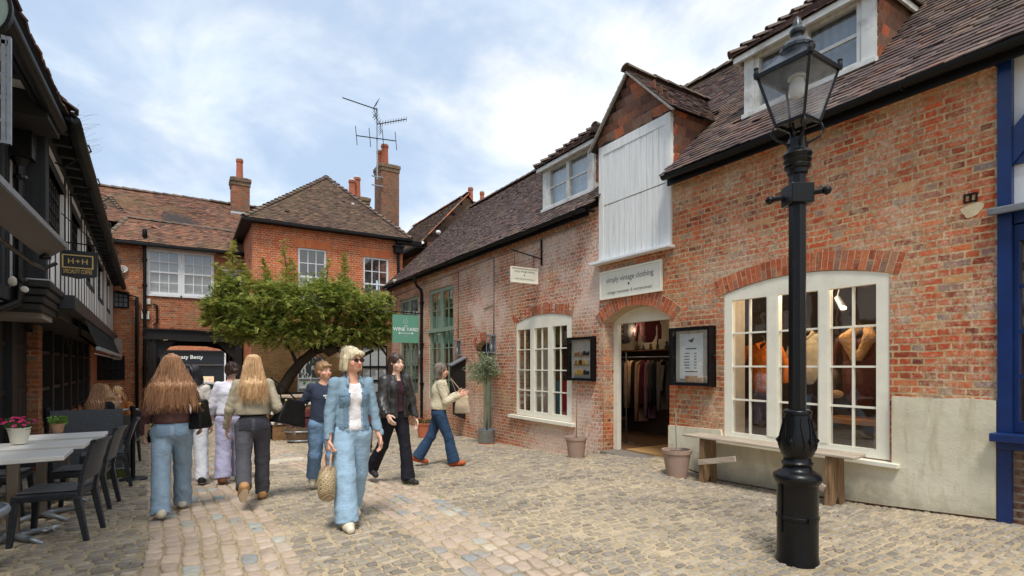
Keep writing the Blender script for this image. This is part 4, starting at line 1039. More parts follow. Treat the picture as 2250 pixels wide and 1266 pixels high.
# roofs
rf = MB(); y0, z0 = YK - .25, 5.78; yr, zr = 23.4, 6.80; V = Vector((0, yr - y0, zr - z0)); L = V.length; xl = -2.25
tiles(rf, (xl, y0, z0), (1, 0, 0), V, 4.3, L, lambda u, v_: u > .5 * v_ / L, seed=51, sag=.02, gauge=.1)
yu, zu = 23.35, 6.62; yv, zv = 26.2, 8.55; V2 = Vector((0, yv - yu, zv - zu)); L2_ = V2.length
tiles(rf, (-4.5, yu, zu), (1, 0, 0), V2, 8.5, L2_, None, seed=52, sag=.03)
rf.mi = 1; rf.quad((xl, y0, z0 - .02), (2.1, y0, z0 - .02), (2.1, yr, zr - .02), (xl + .5, yr, zr - .02)); rf.quad((-4.5, yu, zu - .02), (4, yu, zu - .02), (4, yv, zv - .02), (-4.5, yv, zv - .02)); rf.quad((-4.5, yv, zv - .02), (4, yv, zv - .02), (4, 29, 6.2), (-4.5, 29, 6.2))
rf.mi = 2; ridge_tiles(rf, (xl + .5, yr, zr + .03), (2.0, yr, zr - .06), .10, .34, .01); ridge_tiles(rf, (-4.5, yv, zv + .03), (4, yv, zv + .03), .12, .34, .01); ridge_tiles(rf, (xl - .02, y0, z0 + .04), (xl + .5, yr, zr + .04), .09, .25, .01)
rf.build('roof', [M['tile_back'], M['under'], M['bonnet']], K)
g = MB(); g.box(xl - .05, 2.0, y0 - .09, y0, z0 - .12, z0 - .02); g.box(xl, 2.0, y0, YK, z0 - .09, z0 - .06); g.build('gutter', M['black'], K, bevel=.02)
dm = MB(); e0, e1, yd_, zd = -2.95, -1.9, 24.1, 7.05; ap = Vector((-2.42, 24.9, 7.85)); 
Vd = Vector((0, .8, .8)); Ld = Vd.length; hw = (e1 - e0) / 2
tiles(dm, (e0, yd_, zd), (1, 0, 0), Vd, e1 - e0, Ld, lambda u, v_: abs(u - hw) < hw * (1 - v_ / Ld) + .02, seed=55)
tiles(dm, (e1, yd_, zd), (0, 1, 0), Vector((-hw, 0, .8)), 1.5, .95, lambda u, v_: u > .8 * v_ / .95, seed=56)
dm.mi = 1; dm.add([(e0, yd_, zd - .02), (e1, yd_, zd - .02), ap, (-2.42, 26, 7.84), (e0, 25.6, zd), (e1, 25.6, zd)], [(0, 1, 2), (1, 5, 3, 2), (0, 2, 3, 4)])
dm.mi = 2; ridge_tiles(dm, (e0, yd_, zd + .04), ap + Vector((0, 0, .04)), .07, .15, .04); ridge_tiles(dm, (e1, yd_, zd + .04), ap + Vector((0, 0, .04)), .07, .15, .04)
do = dm.build('dormer', [M['tile_apex'], M['under'], M['bonnet']], K)
dw = MB(); dw.plate(rect(e0 + .12, e1 - .12, zd - .5, zd - .02), [rect(e0 + .2, -2.47, zd - .42, zd - .1), rect(-2.37, e1 - .2, zd - .42, zd - .1)], mapY(yd_ + .15), 0, .06); dw.box(e0 + .15, e1 - .15, yd_ + .22, yd_ + .24, zd - .45, zd - .05); dw.build('dormer_window', M['black'], do)
# pipes, boxes and the little dark window at the left
p = MB(); c = onY(318, 515, YK - .1); 
p.tube([(c.x, YK - .1, c.z), (c.x, YK - .1, -.7)], .055, 10)
for z in (5.2, 4.3, 3.4, 2.6, 1.4): p.lathe([(.075, -.05), (.075, .05)], (c.x, YK - .1, z), 10)
p.lathe([(.06, 0), (.075, .02), (.075, .25), (.05, .3)], (c.x, YK - .1, c.z - .1), 10)
q = onY(345, 690, YK - .05); p.tube([(q.x - .12, YK - .05, q.z + .35), (q.x, YK - .05, q.z + .3), (q.x, YK - .05, q.z - .3), (q.x - .1, YK - .05, q.z - .4)], .03, 8)
p.build('soil_pipe', M['black'], K, smooth=True, auto=40)
p = MB(); c = onY(301, 650, YK - .1); p.tube([(c.x - .55, YK - .12, c.z + .1), (c.x, YK - .1, c.z - .05), (c.x, YK - .1, -.7)], .05, 8); p.build('downpipe', M['black'], K, smooth=True)
bx_ = MB(); a = onY(325, 663, YK); bx_.box(a.x - .12, a.x + .08, YK - .07, YK, a.z - .1, a.z + .1); bx_.build('junction_box', M['white_old'], K, bevel=.01)
bx_ = MB(); a = onY(321, 693, YK); bx_.box(a.x - .13, a.x + .1, YK - .09, YK, a.z - .14, a.z + .14); bx_.build('meter_box', M['white_old'], K, bevel=.01)
sw0, sw1 = onY(248, 640, YK), onY(284, 678, YK)
fw = MB(); hs = []
for i in range(3):
    for j in range(3):
        x = sw0.x + .05 + i * (sw1.x - sw0.x - .08) / 3; z = sw1.z + .05 + j * (sw0.z - sw1.z - .08) / 3
        hs.append(rect(x, x + (sw1.x - sw0.x - .08) / 3 - .02, z, z + (sw0.z - sw1.z - .08) / 3 - .02))
fw.plate(rect(sw0.x, sw1.x, sw1.z, sw0.z), hs, mpK, -.05, -.01); fo2 = fw.build('small_window', M['black'], K)
gg = MB(); gg.plate(rect(sw0.x + .02, sw1.x - .02, sw1.z + .02, sw0.z - .02), [], mpK, -.03, -.02); gg.build('glass', paint('dull_pane', lin(110, 120, 128), .2, .2, 3, .1), fo2)
vn = MB(); a = onY(271, 592, YK); vn.lathe([(.13, 0), (.13, .03), (.10, .035), (.10, .02)], (a.x, YK - .03, a.z), 16, Matrix.Rotation(PI / 2, 3, 'X')); vn.build('round_vent', M['white_old'], K)
# ---- tile-hung gable seen over the far end of the shop roof
G = thing('tile_hung_cottage', 'rear cottage with a weathered tile-hung gable rising behind the long shop roof', 'house', (10, 22.5, -.6))
YG = 20.4; P0, P1 = onY(932, 524, YG), onY(1025, 430, YG); gx0, gz0, gpx, gpz = P0.x, P0.z, P1.x, P1.z; gx1 = 2 * gpx - gx0
m = MB(); tiles(m, (gx0, YG, gz0 - .1), (1, 0, 0), (0, -.02, 1), gx1 - gx0, gpz - gz0 + .1, lambda u, v_: abs(u - (gpx - gx0)) < (gpx - gx0) * (1 - (v_ - .05) / (gpz - gz0)), tw=.26, gauge=.17, seed=61, lift=.035)
m.mi = 1; m.plate([(gx0, gz0 - .1), (gx1, gz0 - .1), (gpx, gpz)], [], mapY(YG), .02, .06); m.build('gable', [M['tile_hung_dark'], M['under']], G)
m = MB(); m.plate(rect(gx0 + .15, gx1, -1, gz0 - .1), [], mapY(YG), .03, .3); m.plate(rect(YG + .31, 27, -1, gz0 - .1), [], lambda a, b, w: (gx0 + .15 + w, a, b), 0, .3); m.build('wall', M['brick_back'], G)
m = MB(); Vg = Vector((gpx - gx0 + .3, 0, (gpz - gz0) * (1 + .3 / (gpx - gx0)))); Lg = Vg.length
tiles(m, (gx0 - .3, YG - .15, gz0 - .3 * (gpz - gz0) / (gpx - gx0) + .03), (0, 1, 0), Vg, 6.5, Lg, None, seed=62)
a = Vector((gx0 - .3, YG - .15, gz0 - .3 * (gpz - gz0) / (gpx - gx0))); m.mi = 1; m.quad(a, a + Vector((0, 6.5, 0)), a + Vector((0, 6.5, 0)) + Vg, a + Vg); b_ = a + Vg; m.quad(b_, b_ + Vector((0, 6.5, 0)), b_ + Vector((2.2, 6.5, -2.3)), b_ + Vector((2.2, 0, -2.3)))
m.mi = 2; ridge_tiles(m, b_ + Vector((0, 0, .05)), b_ + Vector((0, 6.5, .05)), .11, .33); ridge_tiles(m, a + Vector((0, -.01, .04)), b_ + Vector((0, -.01, .04)), .05, .3)
m.build('roof', [M['tile_apex'], M['under'], M['tile_hung']], G)
m = MB(); m.box(a.x - .1, a.x, YG - .1, 26, a.z - .12, a.z - .02); m.box(a.x, gx0 + .16, YG - .1, 26, a.z - .1, a.z - .06); m.build('gutter', M['black'], G)
m = MB(); m.lathe([(.01, -.10), (.09, -.06), (.11, 0), (.09, .06), (.01, .1)], onY(963, 511, YG - .25), 10); m.build('alarm_light', M['white'], G, smooth=True)
cx0 = onY(1033, 440, 23.5); cx1 = onY(1070, 440, 23.5)
chimney('chimney', 'low chimney with two bare clay pots peeping over the shop ridge', cx0.x, cx1.x, 23.5, 24.2, 6, cx0.z - .05, [(cx0.x + .18, 23.8, .72, .13), (cx1.x - .12, 23.8, .62, .12)], lead=False)
# ---- shop over the road, seen through the archway
S = thing('navy_shop', 'navy blue shop front across the road seen through the archway', 'shop', (2, 49, -1.2))
YS = 48.0; mpS = mapY(YS)
f0, f1 = onY(350, 772, YS), onY(492, 802, YS); x0, x1 = f0.x - 3.5, f1.x
m = MB(); m.plate(rect(x0 - 6, x1 + 10, 2.55, 9), [rect(onY(432, 760, YS).x, onY(468, 760, YS).x, 3.25, 5)], mpS, .1, .5); m.plate(rect(x1 + .02, x1 + 10, -1.3, 2.55), [], mpS, .1, .5); m.build('wall', M['brick_rear'], S)
m = MB(); m.plate(rect(x0, x1, f1.z, f0.z), [], mpS, -.15, .1); m.box(x0, x1, YS - .3, YS - .15, f0.z, f0.z + .1); fs_ = m.build('fascia', M['signblack'], S)
c = onY(411, 785, YS); text('Sweaty Betty', lambda a, b, w: (c.x + a, YS - .16 + w, c.z + b), .40, M['whiteletter'], fs_, weight=.004)
zb = f1.z
m = MB(); wx0, wx1 = onY(422, 820, YS).x, onY(470, 820, YS).x
m.plate(rect(x0, x1, -1.3, zb - .01), [rect(wx0, wx1, -.6, zb - .9)], mpS, .0, .12); m.build('shop_front', M['signblack'], S)
m = MB(); m.plate(rect(wx0 - .2, wx1 + .2, -.8, zb), [], mpS, 1.2, 1.25)
em = NT('lit_shop_display'); n = em.noise(em.scalev(em.pos(), (3, 1, 3)), 1.2, 3, .6, 0, 'Color'); h = em.node('ShaderNodeHueSaturation'); h.inputs['Saturation'].default_value = 2.2; em.link(n, h.inputs['Color']); cc = em.mix(.5, h.outputs[0], (1, .6, .25)); em.color(cc); em.link(cc, em.b.inputs['Emission Color']); em.b.inputs['Emission Strength'].default_value = .9
m.build('lit_display', em.mat, S)
m = MB(); m.plate(rect(x1 + .02, x1 + .7, -1.3, 2.5), [], mpS, -.1, .1); m.build('pilaster', M['white'], S)
m = MB(); a0, a1 = onY(432, 760, YS).x, onY(468, 760, YS).x; m.plate(rect(a0, a1, 3.25, 5), [rect(a0 + .1 + i * (a1 - a0 - .1) / 4, a0 + .02 + (i + 1) * (a1 - a0 - .1) / 4, 3.35, 4.1) for i in range(4)], mpS, .12, .2); m.build('window', M['white'], S)
# ---- car on the road
def car(name, label, x, y, z, rz):
    T = thing(name, label, 'car', (x, y, z), rz)
    P = [(-2.05, .32), (-2.1, .62), (-2.0, .86), (-1.75, .93), (-1.35, 1.22), (-.85, 1.42), (.1, 1.46), (.75, 1.38), (1.15, 1.05), (1.3, .95), (1.95, .80), (2.1, .6), (2.08, .32)]
    loc = lambda a, b, w: WM[T.name] @ Vector((a, w, b))
    m = MB(); m.plate(P, [], loc, -.82, .82); m.build('body', paint('white_car_paint', lin(178, 182, 186), .2, .02, 3, 0), T, bevel=.08, seg=4, smooth=True, auto=50)
    for s_ in (-1, 1):
        m = MB(); w0, w1 = (.822, .832) if s_ > 0 else (-.832, -.822)
        m.plate([(-1.3, .98), (-1.15, 1.2), (-.8, 1.36), (-.15, 1.38), (-.15, .98)], [], loc, w0, w1); m.plate([(-.08, .98), (-.08, 1.38), (.2, 1.38), (.68, 1.30), (1.0, .98)], [], loc, w0, w1); m.build('side_window', paint('car_glass', lin(40, 52, 50), .08, .1, 3, 0), T)
    for a in (-1.3, 1.32):
        for s_ in (-1, 1):
            m = MB(); m.lathe([(.20, -.1), (.30, -.1), (.32, -.07), (.32, .07), (.30, .1), (.20, .1)], loc(a, .32, .74 * s_), 22, Matrix.Rotation(PI / 2, 3, 'X')); wo = m.build('wheel', paint('tyre', lin(30, 30, 32), .8, .1, 10, .1), T, smooth=True, auto=40)
            m = MB(); m.lathe([(.01, -.105), (.19, -.09), (.205, -.06), (.205, .06), (.19, .09), (.01, .105)], loc(a, .32, .74 * s_), 18, Matrix.Rotation(PI / 2, 3, 'X')); m.build('rim', M['zinc'], wo, smooth=True, auto=40)
    m = MB(); m.box(0, .01, 0, .01, 0, .01) if False else None
    for s_ in (-1, 1):
        m = MB(); m.plate([(1.75, .66), (2.06, .60), (2.06, .72), (1.85, .8)], [], loc, .60 * s_ - .18, .60 * s_ + .18); m.build('headlight', M['glass'], T)
    return T
pc = onY(462, 850, 42.5)
car('parked_car', 'white hatchback on the road beyond the archway', pc.x - .4, 42.5, gz(2, 42.5), 0)
# ---------------------------------------------------------------- timber-framed buildings on the left
PH = math.atan(.047)
L = thing('timber_cafe', 'black and white timber-framed cafe with jettied upper floor and black awning', 'building', (-1.39, 8, 0), PH)
loc = lambda a, b, w: WM[L.name] @ Vector((w, a, b))       # a along the front, b height, w outwards
def lb(m, a0, a1, z0, z1, w0, w1): return m.box(w0, w1, a0, a1, z0, z1)
def lbuild(m, name, mat, par=None, **k): return m.build(name, mat, par or L, world=False, **k)
LEN = 14.5; rnd = random.Random(12)
wins = [(.42, 1.85), (2.7, 4.1), (5.2, 6.6), (8.0, 9.4), (11.2, 12.4)]
mp0 = lambda a, b, w: (w, a, b)
m = MB(); m.plate(rect(.02, LEN, 2.36, 4.4), [rect(a, b, 3.18, 3.95) for a, b in wins], mp0, -.15, 0); lbuild(m, 'plaster_panel', M['plaster'])
m = MB()
studs = []; y = 0.0
while y < LEN:
    studs.append(y); y += rnd.uniform(.42, .52)
for y in studs:
    inw = any(a - .05 < y + .06 < b + .05 for a, b in wins)
    w = rnd.uniform(.07, .11)
    lb(m, y, y + w, 2.5, 3.10 if inw else 4.35, -.05, .005 + rnd.uniform(0, .004))
for a, b in wins:
    for q in (a - .12, b + .02): lb(m, q, q + .10, 3.10, 4.3, -.05, .012)
    lb(m, a - .14, b + .14, 3.08, 3.18, -.05, .015); lb(m, a - .14, b + .14, 3.95, 4.06, -.05, .015)
lb(m, 0, LEN, 2.36, 2.5, -.1, .036); lb(m, 0, LEN, 4.2, 4.36, -.1, .036)
lbuild(m, 'timber_frame', M['blackwood'], bevel=.003)
for a, b in wins:
    m = MB(); n = 8; hs = []
    for i in range(n):
        for j in range(4):
            a0 = a + (b - a) * i / n; z0 = 3.18 + .77 * j / 4; hs.append(rect(a0 + .008, a0 + (b - a) / n - .008, z0 + .008, z0 + .77 / 4 - .008))
    m.plate(rect(a, b, 3.18, 3.95), hs, mp0, -.06, -.045); wo = lbuild(m, 'leaded_window', M['black'])
    m = MB(); m.plate(rect(a + .01, b - .01, 3.19, 3.94), [], mp0, -.075, -.065); lbuild(m, 'glass', paint('old_dark_glass', lin(104, 116, 124), .12, .25, 6, .25), wo)
# corner return and big post
m = MB()
for k, (x0, x1) in enumerate(((-.62, -.45), (-.445, -.29), (-.285, -.15), (-.145, .04))): m.box(x0, x1, -.06 - .008 * (k % 2), .10, 2.46, 4.3)
lbuild(m, 'corner_post', M['blackwood'], bevel=.012)
# jetty mouldings, stepping inwards as they go down
m = MB()
for k in range(4):
    z1 = 2.46 - .085 * k; e = .09 - .03 * k
    m.box(-.62, e, -.16 + .03 * k, 1.15, z1 - .08, z1); 
lbuild(m, 'jetty_moulding', M['darkwood'], bevel=.014)
m = MB(); m.box(-.62, .085, -.15, .2, 2.462, 2.475); lbuild(m, 'lead_capping', M['lead'])
m = MB(); m.box(-.62, .03, 1.15, LEN, 2.14, 2.359); lbuild(m, 'jetty_beam', M['darkwood'], bevel=.02)
m = MB(); m.box(-.60, -.04, .3, 1.1, 2.06, 2.125); lbuild(m, 'soffit', M['conduit'])
# eaves, roof edge, gutter
m = MB(); m.box(-.15, .24, -.3, LEN, 4.36, 4.40)
for y in [i * .45 for i in range(33)]: m.box(-.02, .22, y, y + .09, 4.22, 4.359)
lbuild(m, 'eaves_boards', M['darkwood'])
m = MB(); a45 = math.radians(46)
tiles(m, (.30, -.35, 4.38), (0, 1, 0), (-math.cos(a45), 0, math.sin(a45)), LEN + .3, 2.2, None, seed=71, sag=.02, jit=2)
m.mi = 1; m.quad((.30, -.35, 4.36), (.30, LEN, 4.36), (.3 - 2.2 * math.cos(a45), LEN, 4.36 + 2.2 * math.sin(a45)), (.3 - 2.2 * math.cos(a45), -.35, 4.36 + 2.2 * math.sin(a45)))
c = 2.2 * math.cos(a45); m.quad((.3 - c, -.35, 4.36 + c), (.3 - c, LEN, 4.36 + c), (-4, LEN, 4.3), (-4, -.35, 4.3))
lbuild(m, 'roof', [M['tile_r'], M['under']])
m = MB(); pts = [(.30, -.3 + i * .5, 4.27 - .012 * abs(math.sin(i * .8)) - .004 * i) for i in range(30)]
m.tube(pts, .075, 10)
for i in range(2, 29, 3): m.tube([(.03, pts[i][1], 4.06), (.12, pts[i][1], 4.02), (.26, pts[i][1], 4.16), (.39, pts[i][1], 4.28), (.36, pts[i][1], 4.36)], .012, 5)
lbuild(m, 'gutter', M['black'], smooth=True)
m = MB()
for i in range(22):
    y = -.3 + i * .07; m.tube([(.30, y, 4.36), (.30 + rnd.uniform(.05, .22), y + rnd.uniform(-.05, .05), 4.36 + rnd.uniform(.07, .13))], .0014, 4)
m.box(.285, .315, -.35, 1.25, 4.355, 4.366)
lbuild(m, 'bird_spike', M['zinc'])
# awning: box, hanging black cover, front bar, folding arms
m = MB(); m.box(.03, .20, 1.0, 12.3, 2.24, 2.43); aw_ = lbuild(m, 'awning', M['signblack'], bevel=.012)
m = MB(); n = 40
for i in range(n):
    y0, y1 = 2.6 + 8.2 * i / n, 2.6 + 8.2 * (i + 1) / n; s0, s1 = .02 * math.sin(i * .9), .02 * math.sin((i + 1) * .9)
    m.quad((.17, y0, 2.25), (.17, y1, 2.25), (.25 + s1, y1, 2.0), (.25 + s0, y0, 2.0)); m.quad((.25 + s0, y0, 2.0), (.25 + s1, y1, 2.0), (.33, y1, 1.80), (.33, y0, 1.80))
lbuild(m, 'canvas', fabric('black_canvas', lin(26, 27, 29)), aw_, smooth=True)
m = MB(); m.box(.31, .36, 2.6, 10.8, 1.74, 1.80); m.tube([(.30, 2.6, 1.69), (.30, 10.8, 1.67)], .012, 6); lbuild(m, 'front_bar', M['zinc'], aw_, bevel=.01)
for y in (2.9, 6.6, 10.5):
    m = MB(); m.tube([(.1, y, 2.2), (.06, y + .35, 2.0), (.33, y + .1, 1.77)], .02, 6); lbuild(m, 'folding_arm', M['black'], aw_)
m = MB(); m.plate([(10.82, 2.28), (10.85, 1.70), (10.95, 1.66), (11.0, 2.2)], [], mp0, .16, .36); lbuild(m, 'end_cover', M['conduit'], aw_)
# ground floor: brick piers, braces, dark glazed front
m = MB()
for y0, y1 in ((3.1, 3.5), (12.4, 14.5)): m.box(-.72, -.44, y0, y1, -.9, 2.14)
m.box(-.70, -.5, 3.5, 12.4, -.9, .42); lbuild(m, 'brick_pier', M['brick_back'])
m = MB()
for y in [-.1, 1.45, 3.52, 5.0, 6.4, 7.8, 9.2, 10.6, 12.2]: m.box(-.66, -.48, y, y + .17, -.5, 2.14)
for y in (3.5, 7.8): 
    P = [(y + .15 + .75 * (1 - math.cos(t)), 1.25 + .88 * math.sin(t)) for t in [PI / 2 * i / 8 for i in range(9)]]
    m.plate(P + [(y + .15, 2.13)], [], mp0, -.62, -.50)
    P = [(y - .75 * (1 - math.cos(t)), 1.25 + .88 * math.sin(t)) for t in [PI / 2 * i / 8 for i in range(9)]]; m.plate(P + [(y, 2.13)], [], mp0, -.62, -.50)
for z in (.46, 1.05, 1.7): m.box(-.62, -.52, 3.7, 12.3, z, z + .06)
lbuild(m, 'timber_post', M['darkwood'], bevel=.012)
m = MB(); m.plate(rect(-.0, 3.1, -.5, 2.14), [], mp0, -.66, -.58)
for k in range(9): m.box(-.585, -.565, .1 + k * .33, .1 + k * .33 + .29, -.4, 2.05)
for z in (.3, 1.1, 1.75): m.box(-.565, -.545, .12, 3.0, z, z + .07)
lbuild(m, 'boarded_front', M['darkwood'], bevel=.006)
m = MB(); m.plate(rect(3.6, 12.4, .42, 2.14), [], mp0, -.60, -.596); lbuild(m, 'glass', M['glass'])
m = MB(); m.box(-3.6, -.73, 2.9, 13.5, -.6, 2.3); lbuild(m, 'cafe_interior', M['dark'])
em = NT('warm_cafe_lamp'); em.b.inputs['Emission Color'].default_value = (1, .62, .28, 1); em.b.inputs['Emission Strength'].default_value = 3
for y, z in ((4.3, 1.55), (5.8, 1.5), (6.9, 1.45)):
    m = MB(); m.lathe([(.03, .05), (.09, .0), (.1, -.03), (.03, -.04)], (-.69, y, z), 10); lbuild(m, 'lamp', em.mat, smooth=True)
m = MB(); m.box(-.595, -.57, 8.15, 8.21, .4, 1.75); lbuild(m, 'strip_light', M['white'])
m = MB(); m.box(-.595, -.585, 9.5, 9.9, .7, 1.5); lbuild(m, 'blue_poster', flat('blue_poster', lin(84, 134, 170), .5))
# dark ground floor window of the archway building's left end
m = MB(); hs = []
for i in range(5):
    for j in range(2): hs.append(rect(-2.62 + .04 + i * .165, -2.62 + .18 + i * .165, 1.06 + j * .36, 1.06 + j * .36 + .32))
m.plate(rect(-2.64, -1.76, 1.0, 1.82), hs, mpK, -.06, .0); wk = m.build('ground_floor_window', M['black'], K)
m = MB(); m.plate(rect(-2.62, -1.78, 1.02, 1.8), [], mpK, -.03, -.02); m.build('glass', paint('black_glass', lin(26, 28, 32), .15, .2, 3, .1), wk)
# ---- nearest timber house
N = thing('timber_house', 'nearest black and white timber house with heavy eaves at the left edge', 'house', (-1.63, 5, 0))
XN = -1.63; mpN = lambda a, b, w: (XN + w, a, b)
m = MB(); m.plate(rect(1.5, 7.93, 2.2, 4.4), [], mpN, -.2, 0); m.plate(rect(1.5, 7.93, -.3, 2.2), [], mpN, -.65, -.5); m.build('wall', M['plaster'], N)
m = MB()
for y in (1.5, 2.3, 3.1, 3.9, 4.7, 5.5, 6.3, 7.05, 7.42, 7.62): m.box(XN - .05, XN + .025, y, y + (.13 if y < 7 else .09), 2.3, 4.3)
m.box(XN - .05, XN + .03, 1.5, 7.9, 2.2, 2.34); m.box(XN - .05, XN + .03, 1.5, 7.9, 4.12, 4.3); m.build('timber_frame', M['blackwood'], N, bevel=.008)
m = MB(); m.box(XN - .5, XN - .45, 1.5, 7.9, -.3, 2.2)
for k in range(5): m.box(XN - .45, XN - .43, 6.4 + k * .3, 6.66 + k * .3, -.2, 2.1)
m.build('boarded_front', M['darkwood'], N)
m = MB(); m.box(XN - .05, -1.24, 1.5, 7.75, 4.30, 4.33); m.build('soffit', M['white_old'], N)
for y in (4.5, 5.5, 6.6): m = MB(); m.box(XN, -1.24, y, y + .1, 4.2, 4.299); m.build('rafter_end', M['darkwood'], N)
m = MB(); m.box(XN, -1.2, 7.15, 7.75, 4.05, 4.299); m.build('end_beam', M['darkwood'], N)
m = MB(); tiles(m, (-1.13, 1.3, 4.34), (0, 1, 0), (-.72, 0, .69), 6.5, 2.5, None, seed=75, jit=2); m.mi = 1; m.quad((-1.13, 1.3, 4.32), (-1.13, 7.8, 4.32), (-2.95, 7.8, 6.06), (-2.95, 1.3, 6.06)); m.build('roof', [M['tile_r'], M['under']], N)
m = MB(); m.tube([(-1.19, 1.3, 4.24), (-1.19, 4, 4.22), (-1.19, 7.7, 4.17)], .07, 10); m.box(-1.30, -1.26, 1.3, 7.7, 4.15, 4.32); m.build('gutter', M['black'], N, smooth=True, auto=40)
m = MB(); yd = 7.74; xd = XN + .10
m.box(xd - .10, xd + .12, yd - .1, yd + .1, 3.76, 4.15); m.box(xd - .12, xd + .14, yd - .12, yd + .12, 4.10, 4.17); m.lathe([(.045, 0), (.085, .1)], (xd, yd, 3.66), 10)
m.tube([(xd, yd, 3.7), (xd, yd, 2.3), (xd - .02, yd, 2.2), (xd - .25, yd - .1, 2.05)], .05, 10)
for z in (3.55, 2.42): m.lathe([(.06, -.03), (.066, 0), (.06, .03)], (xd, yd, z), 10)
m.build('downpipe', M['blackgloss'], N, bevel=.006)
m = MB(); cc = Vector((XN + .12, 7.35, 2.36)); m.lathe([(.01, -.04), (.03, -.03), (.036, .0), (.03, .04), (.01, .06)], cc, 12); m.lathe([(.025, 0), (.032, .01), (.032, .06), (.02, .07)], (XN + .2, 7.45, 2.30), 12, Matrix.Rotation(PI / 2, 3, 'X')); m.build('security_light', M['white_old'], N, smooth=True)
# its folded awning: long flat box seen from below, black arm beneath
a_ = MB(); d_ = Vector((-.16, 0, -.13)); y0, y1 = 2.2, 6.8
T0, T1 = Vector((-1.0, y0, 2.66)), Vector((-1.0, y1, 2.66)); h_ = Vector((-.03, 0, .05))
a_.add([T0, T1, T1 + d_, T0 + d_, T0 + h_, T1 + h_, T1 + d_ + h_, T0 + d_ + h_], [(0, 1, 2, 3), (4, 7, 6, 5), (0, 4, 5, 1), (3, 2, 6, 7), (1, 5, 6, 2), (0, 3, 7, 4)])
aw2 = a_.build('awning', paint('awning_underside', lin(76, 70, 67), .6, .06, 6, .1), N, bevel=.006)
m = MB(); m.box(-1.005, -.985, y0, y1 + .01, 2.655, 2.70); m.build('front_rail', M['zinc'], aw2)
m = MB(); m.tube([(-1.2, 3.0, 2.60), (-1.2, 4.8, 2.50), (-1.2, 5.6, 2.46), (-1.2, 6.5, 2.44), (-1.19, 6.9, 2.46), (-1.10, 6.95, 2.53)], .018, 8); m.lathe([(.02, -.02), (.05, -.02), (.05, .02), (.02, .02)], (-1.13, 6.6, 2.53), 10); m.build('arm', M['blackgloss'], aw2, smooth=True)
# oval sign on its ladder-like frame
O_ = thing('oval_sign', 'oval pale green sign with black rim on a ladder-like metal frame', 'sign', (-1.3, 5.0, 3.0))
oc = Vector((-1.25, 5.0, 3.99)); E1 = lambda r1, r2: [(oc.x + r1 * math.cos(t), oc.z + r2 * math.sin(t)) for t in [2 * PI * i / 40 for i in range(40)]]
m = MB(); m.plate(E1(.225, .25), [E1(.205, .23)], mapY(5.0), -.02, .03); m.build('rim', M['black'], O_, bevel=.004)
m = MB(); m.plate(E1(.206, .231), [], mapY(5.0), -.004, .02); m.build('panel', paint('pale_green_panel', lin(152, 174, 170), .5, .05, 5, .05), O_)
m = MB()
for x in (-1.045, -1.075, -1.45): m.box(x - .011, x + .011, 4.99, 5.02, 3.05, 3.80)
for z in (3.06, 3.21, 3.37, 3.53, 3.68): m.box(-1.62, -1.04, 4.995, 5.015, z - .01, z + .01)
m.box(-1.64, -1.05, 4.99, 5.02, 3.74, 3.77); m.build('frame', M['zinc'], O_)
# hanging cafe sign
HS = thing('hanging_sign', 'black shield-shaped coffee sign with gold border hanging from an iron bracket', 'sign', (-1.3, 9.6, 3.0))
c0, c1 = onY(128, 548, 9.6), onY(213, 612, 9.6); x0, x1, z0, z1 = c0.x, c1.x, c1.z, c0.z; w_, h_ = x1 - x0, z1 - z0
sh = [(x0, z0 + .03), (x0 + .02, z0 + .012), (x0 + w_ * .3, z0 - .004), (x0 + w_ * .5, z0 - .02), (x0 + w_ * .7, z0 - .004), (x1 - .02, z0 + .012), (x1, z0 + .03), (x1, z1), (x0, z1)]
m = MB(); m.plate(sh, [], mapY(9.6), 0, .03); m.build('board', M['signblack'], HS, bevel=.004)
m = MB(); m.plate(rect(x0 + .04, x1 - .04, z0 + h_ * .33, z1 - h_ * .15), [rect(x0 + .055, x1 - .055, z0 + h_ * .33 + .015, z1 - h_ * .15 - .015)], mapY(9.6), -.004, 0); m.build('border', M['gold'], HS)
cxs = (x0 + x1) / 2
text('H+H', lambda a, b, w: (cxs + a, 9.596, z0 + h_ * .59 + b), .105, M['gold'], HS, weight=.001, space=1.15)
text('SPECIALITY COFFEE', lambda a, b, w: (cxs + a, 9.596, z0 + h_ * .20 + b), .080, M['gold'], HS, sx=.46 * w_ / .43, weight=.0005)
m = MB(); b0, b1 = onY(100, 533, 9.61), onY(231, 543, 9.61); b0 = Vector((-1.47, 9.61, b1.z + .02)); m.tube([b0, b1], .010, 6); m.tube([Vector((-1.47, 9.61, b1.z + .42)), b1 + Vector((-.08, 0, .01))], .007, 6)
for x in (x0 + .06, x1 - .06): m.tube([(x, 9.612, z1 - .01), (x, 9.612, b1.z + .01)], .005, 5)
m.build('bracket', M['black'], HS)
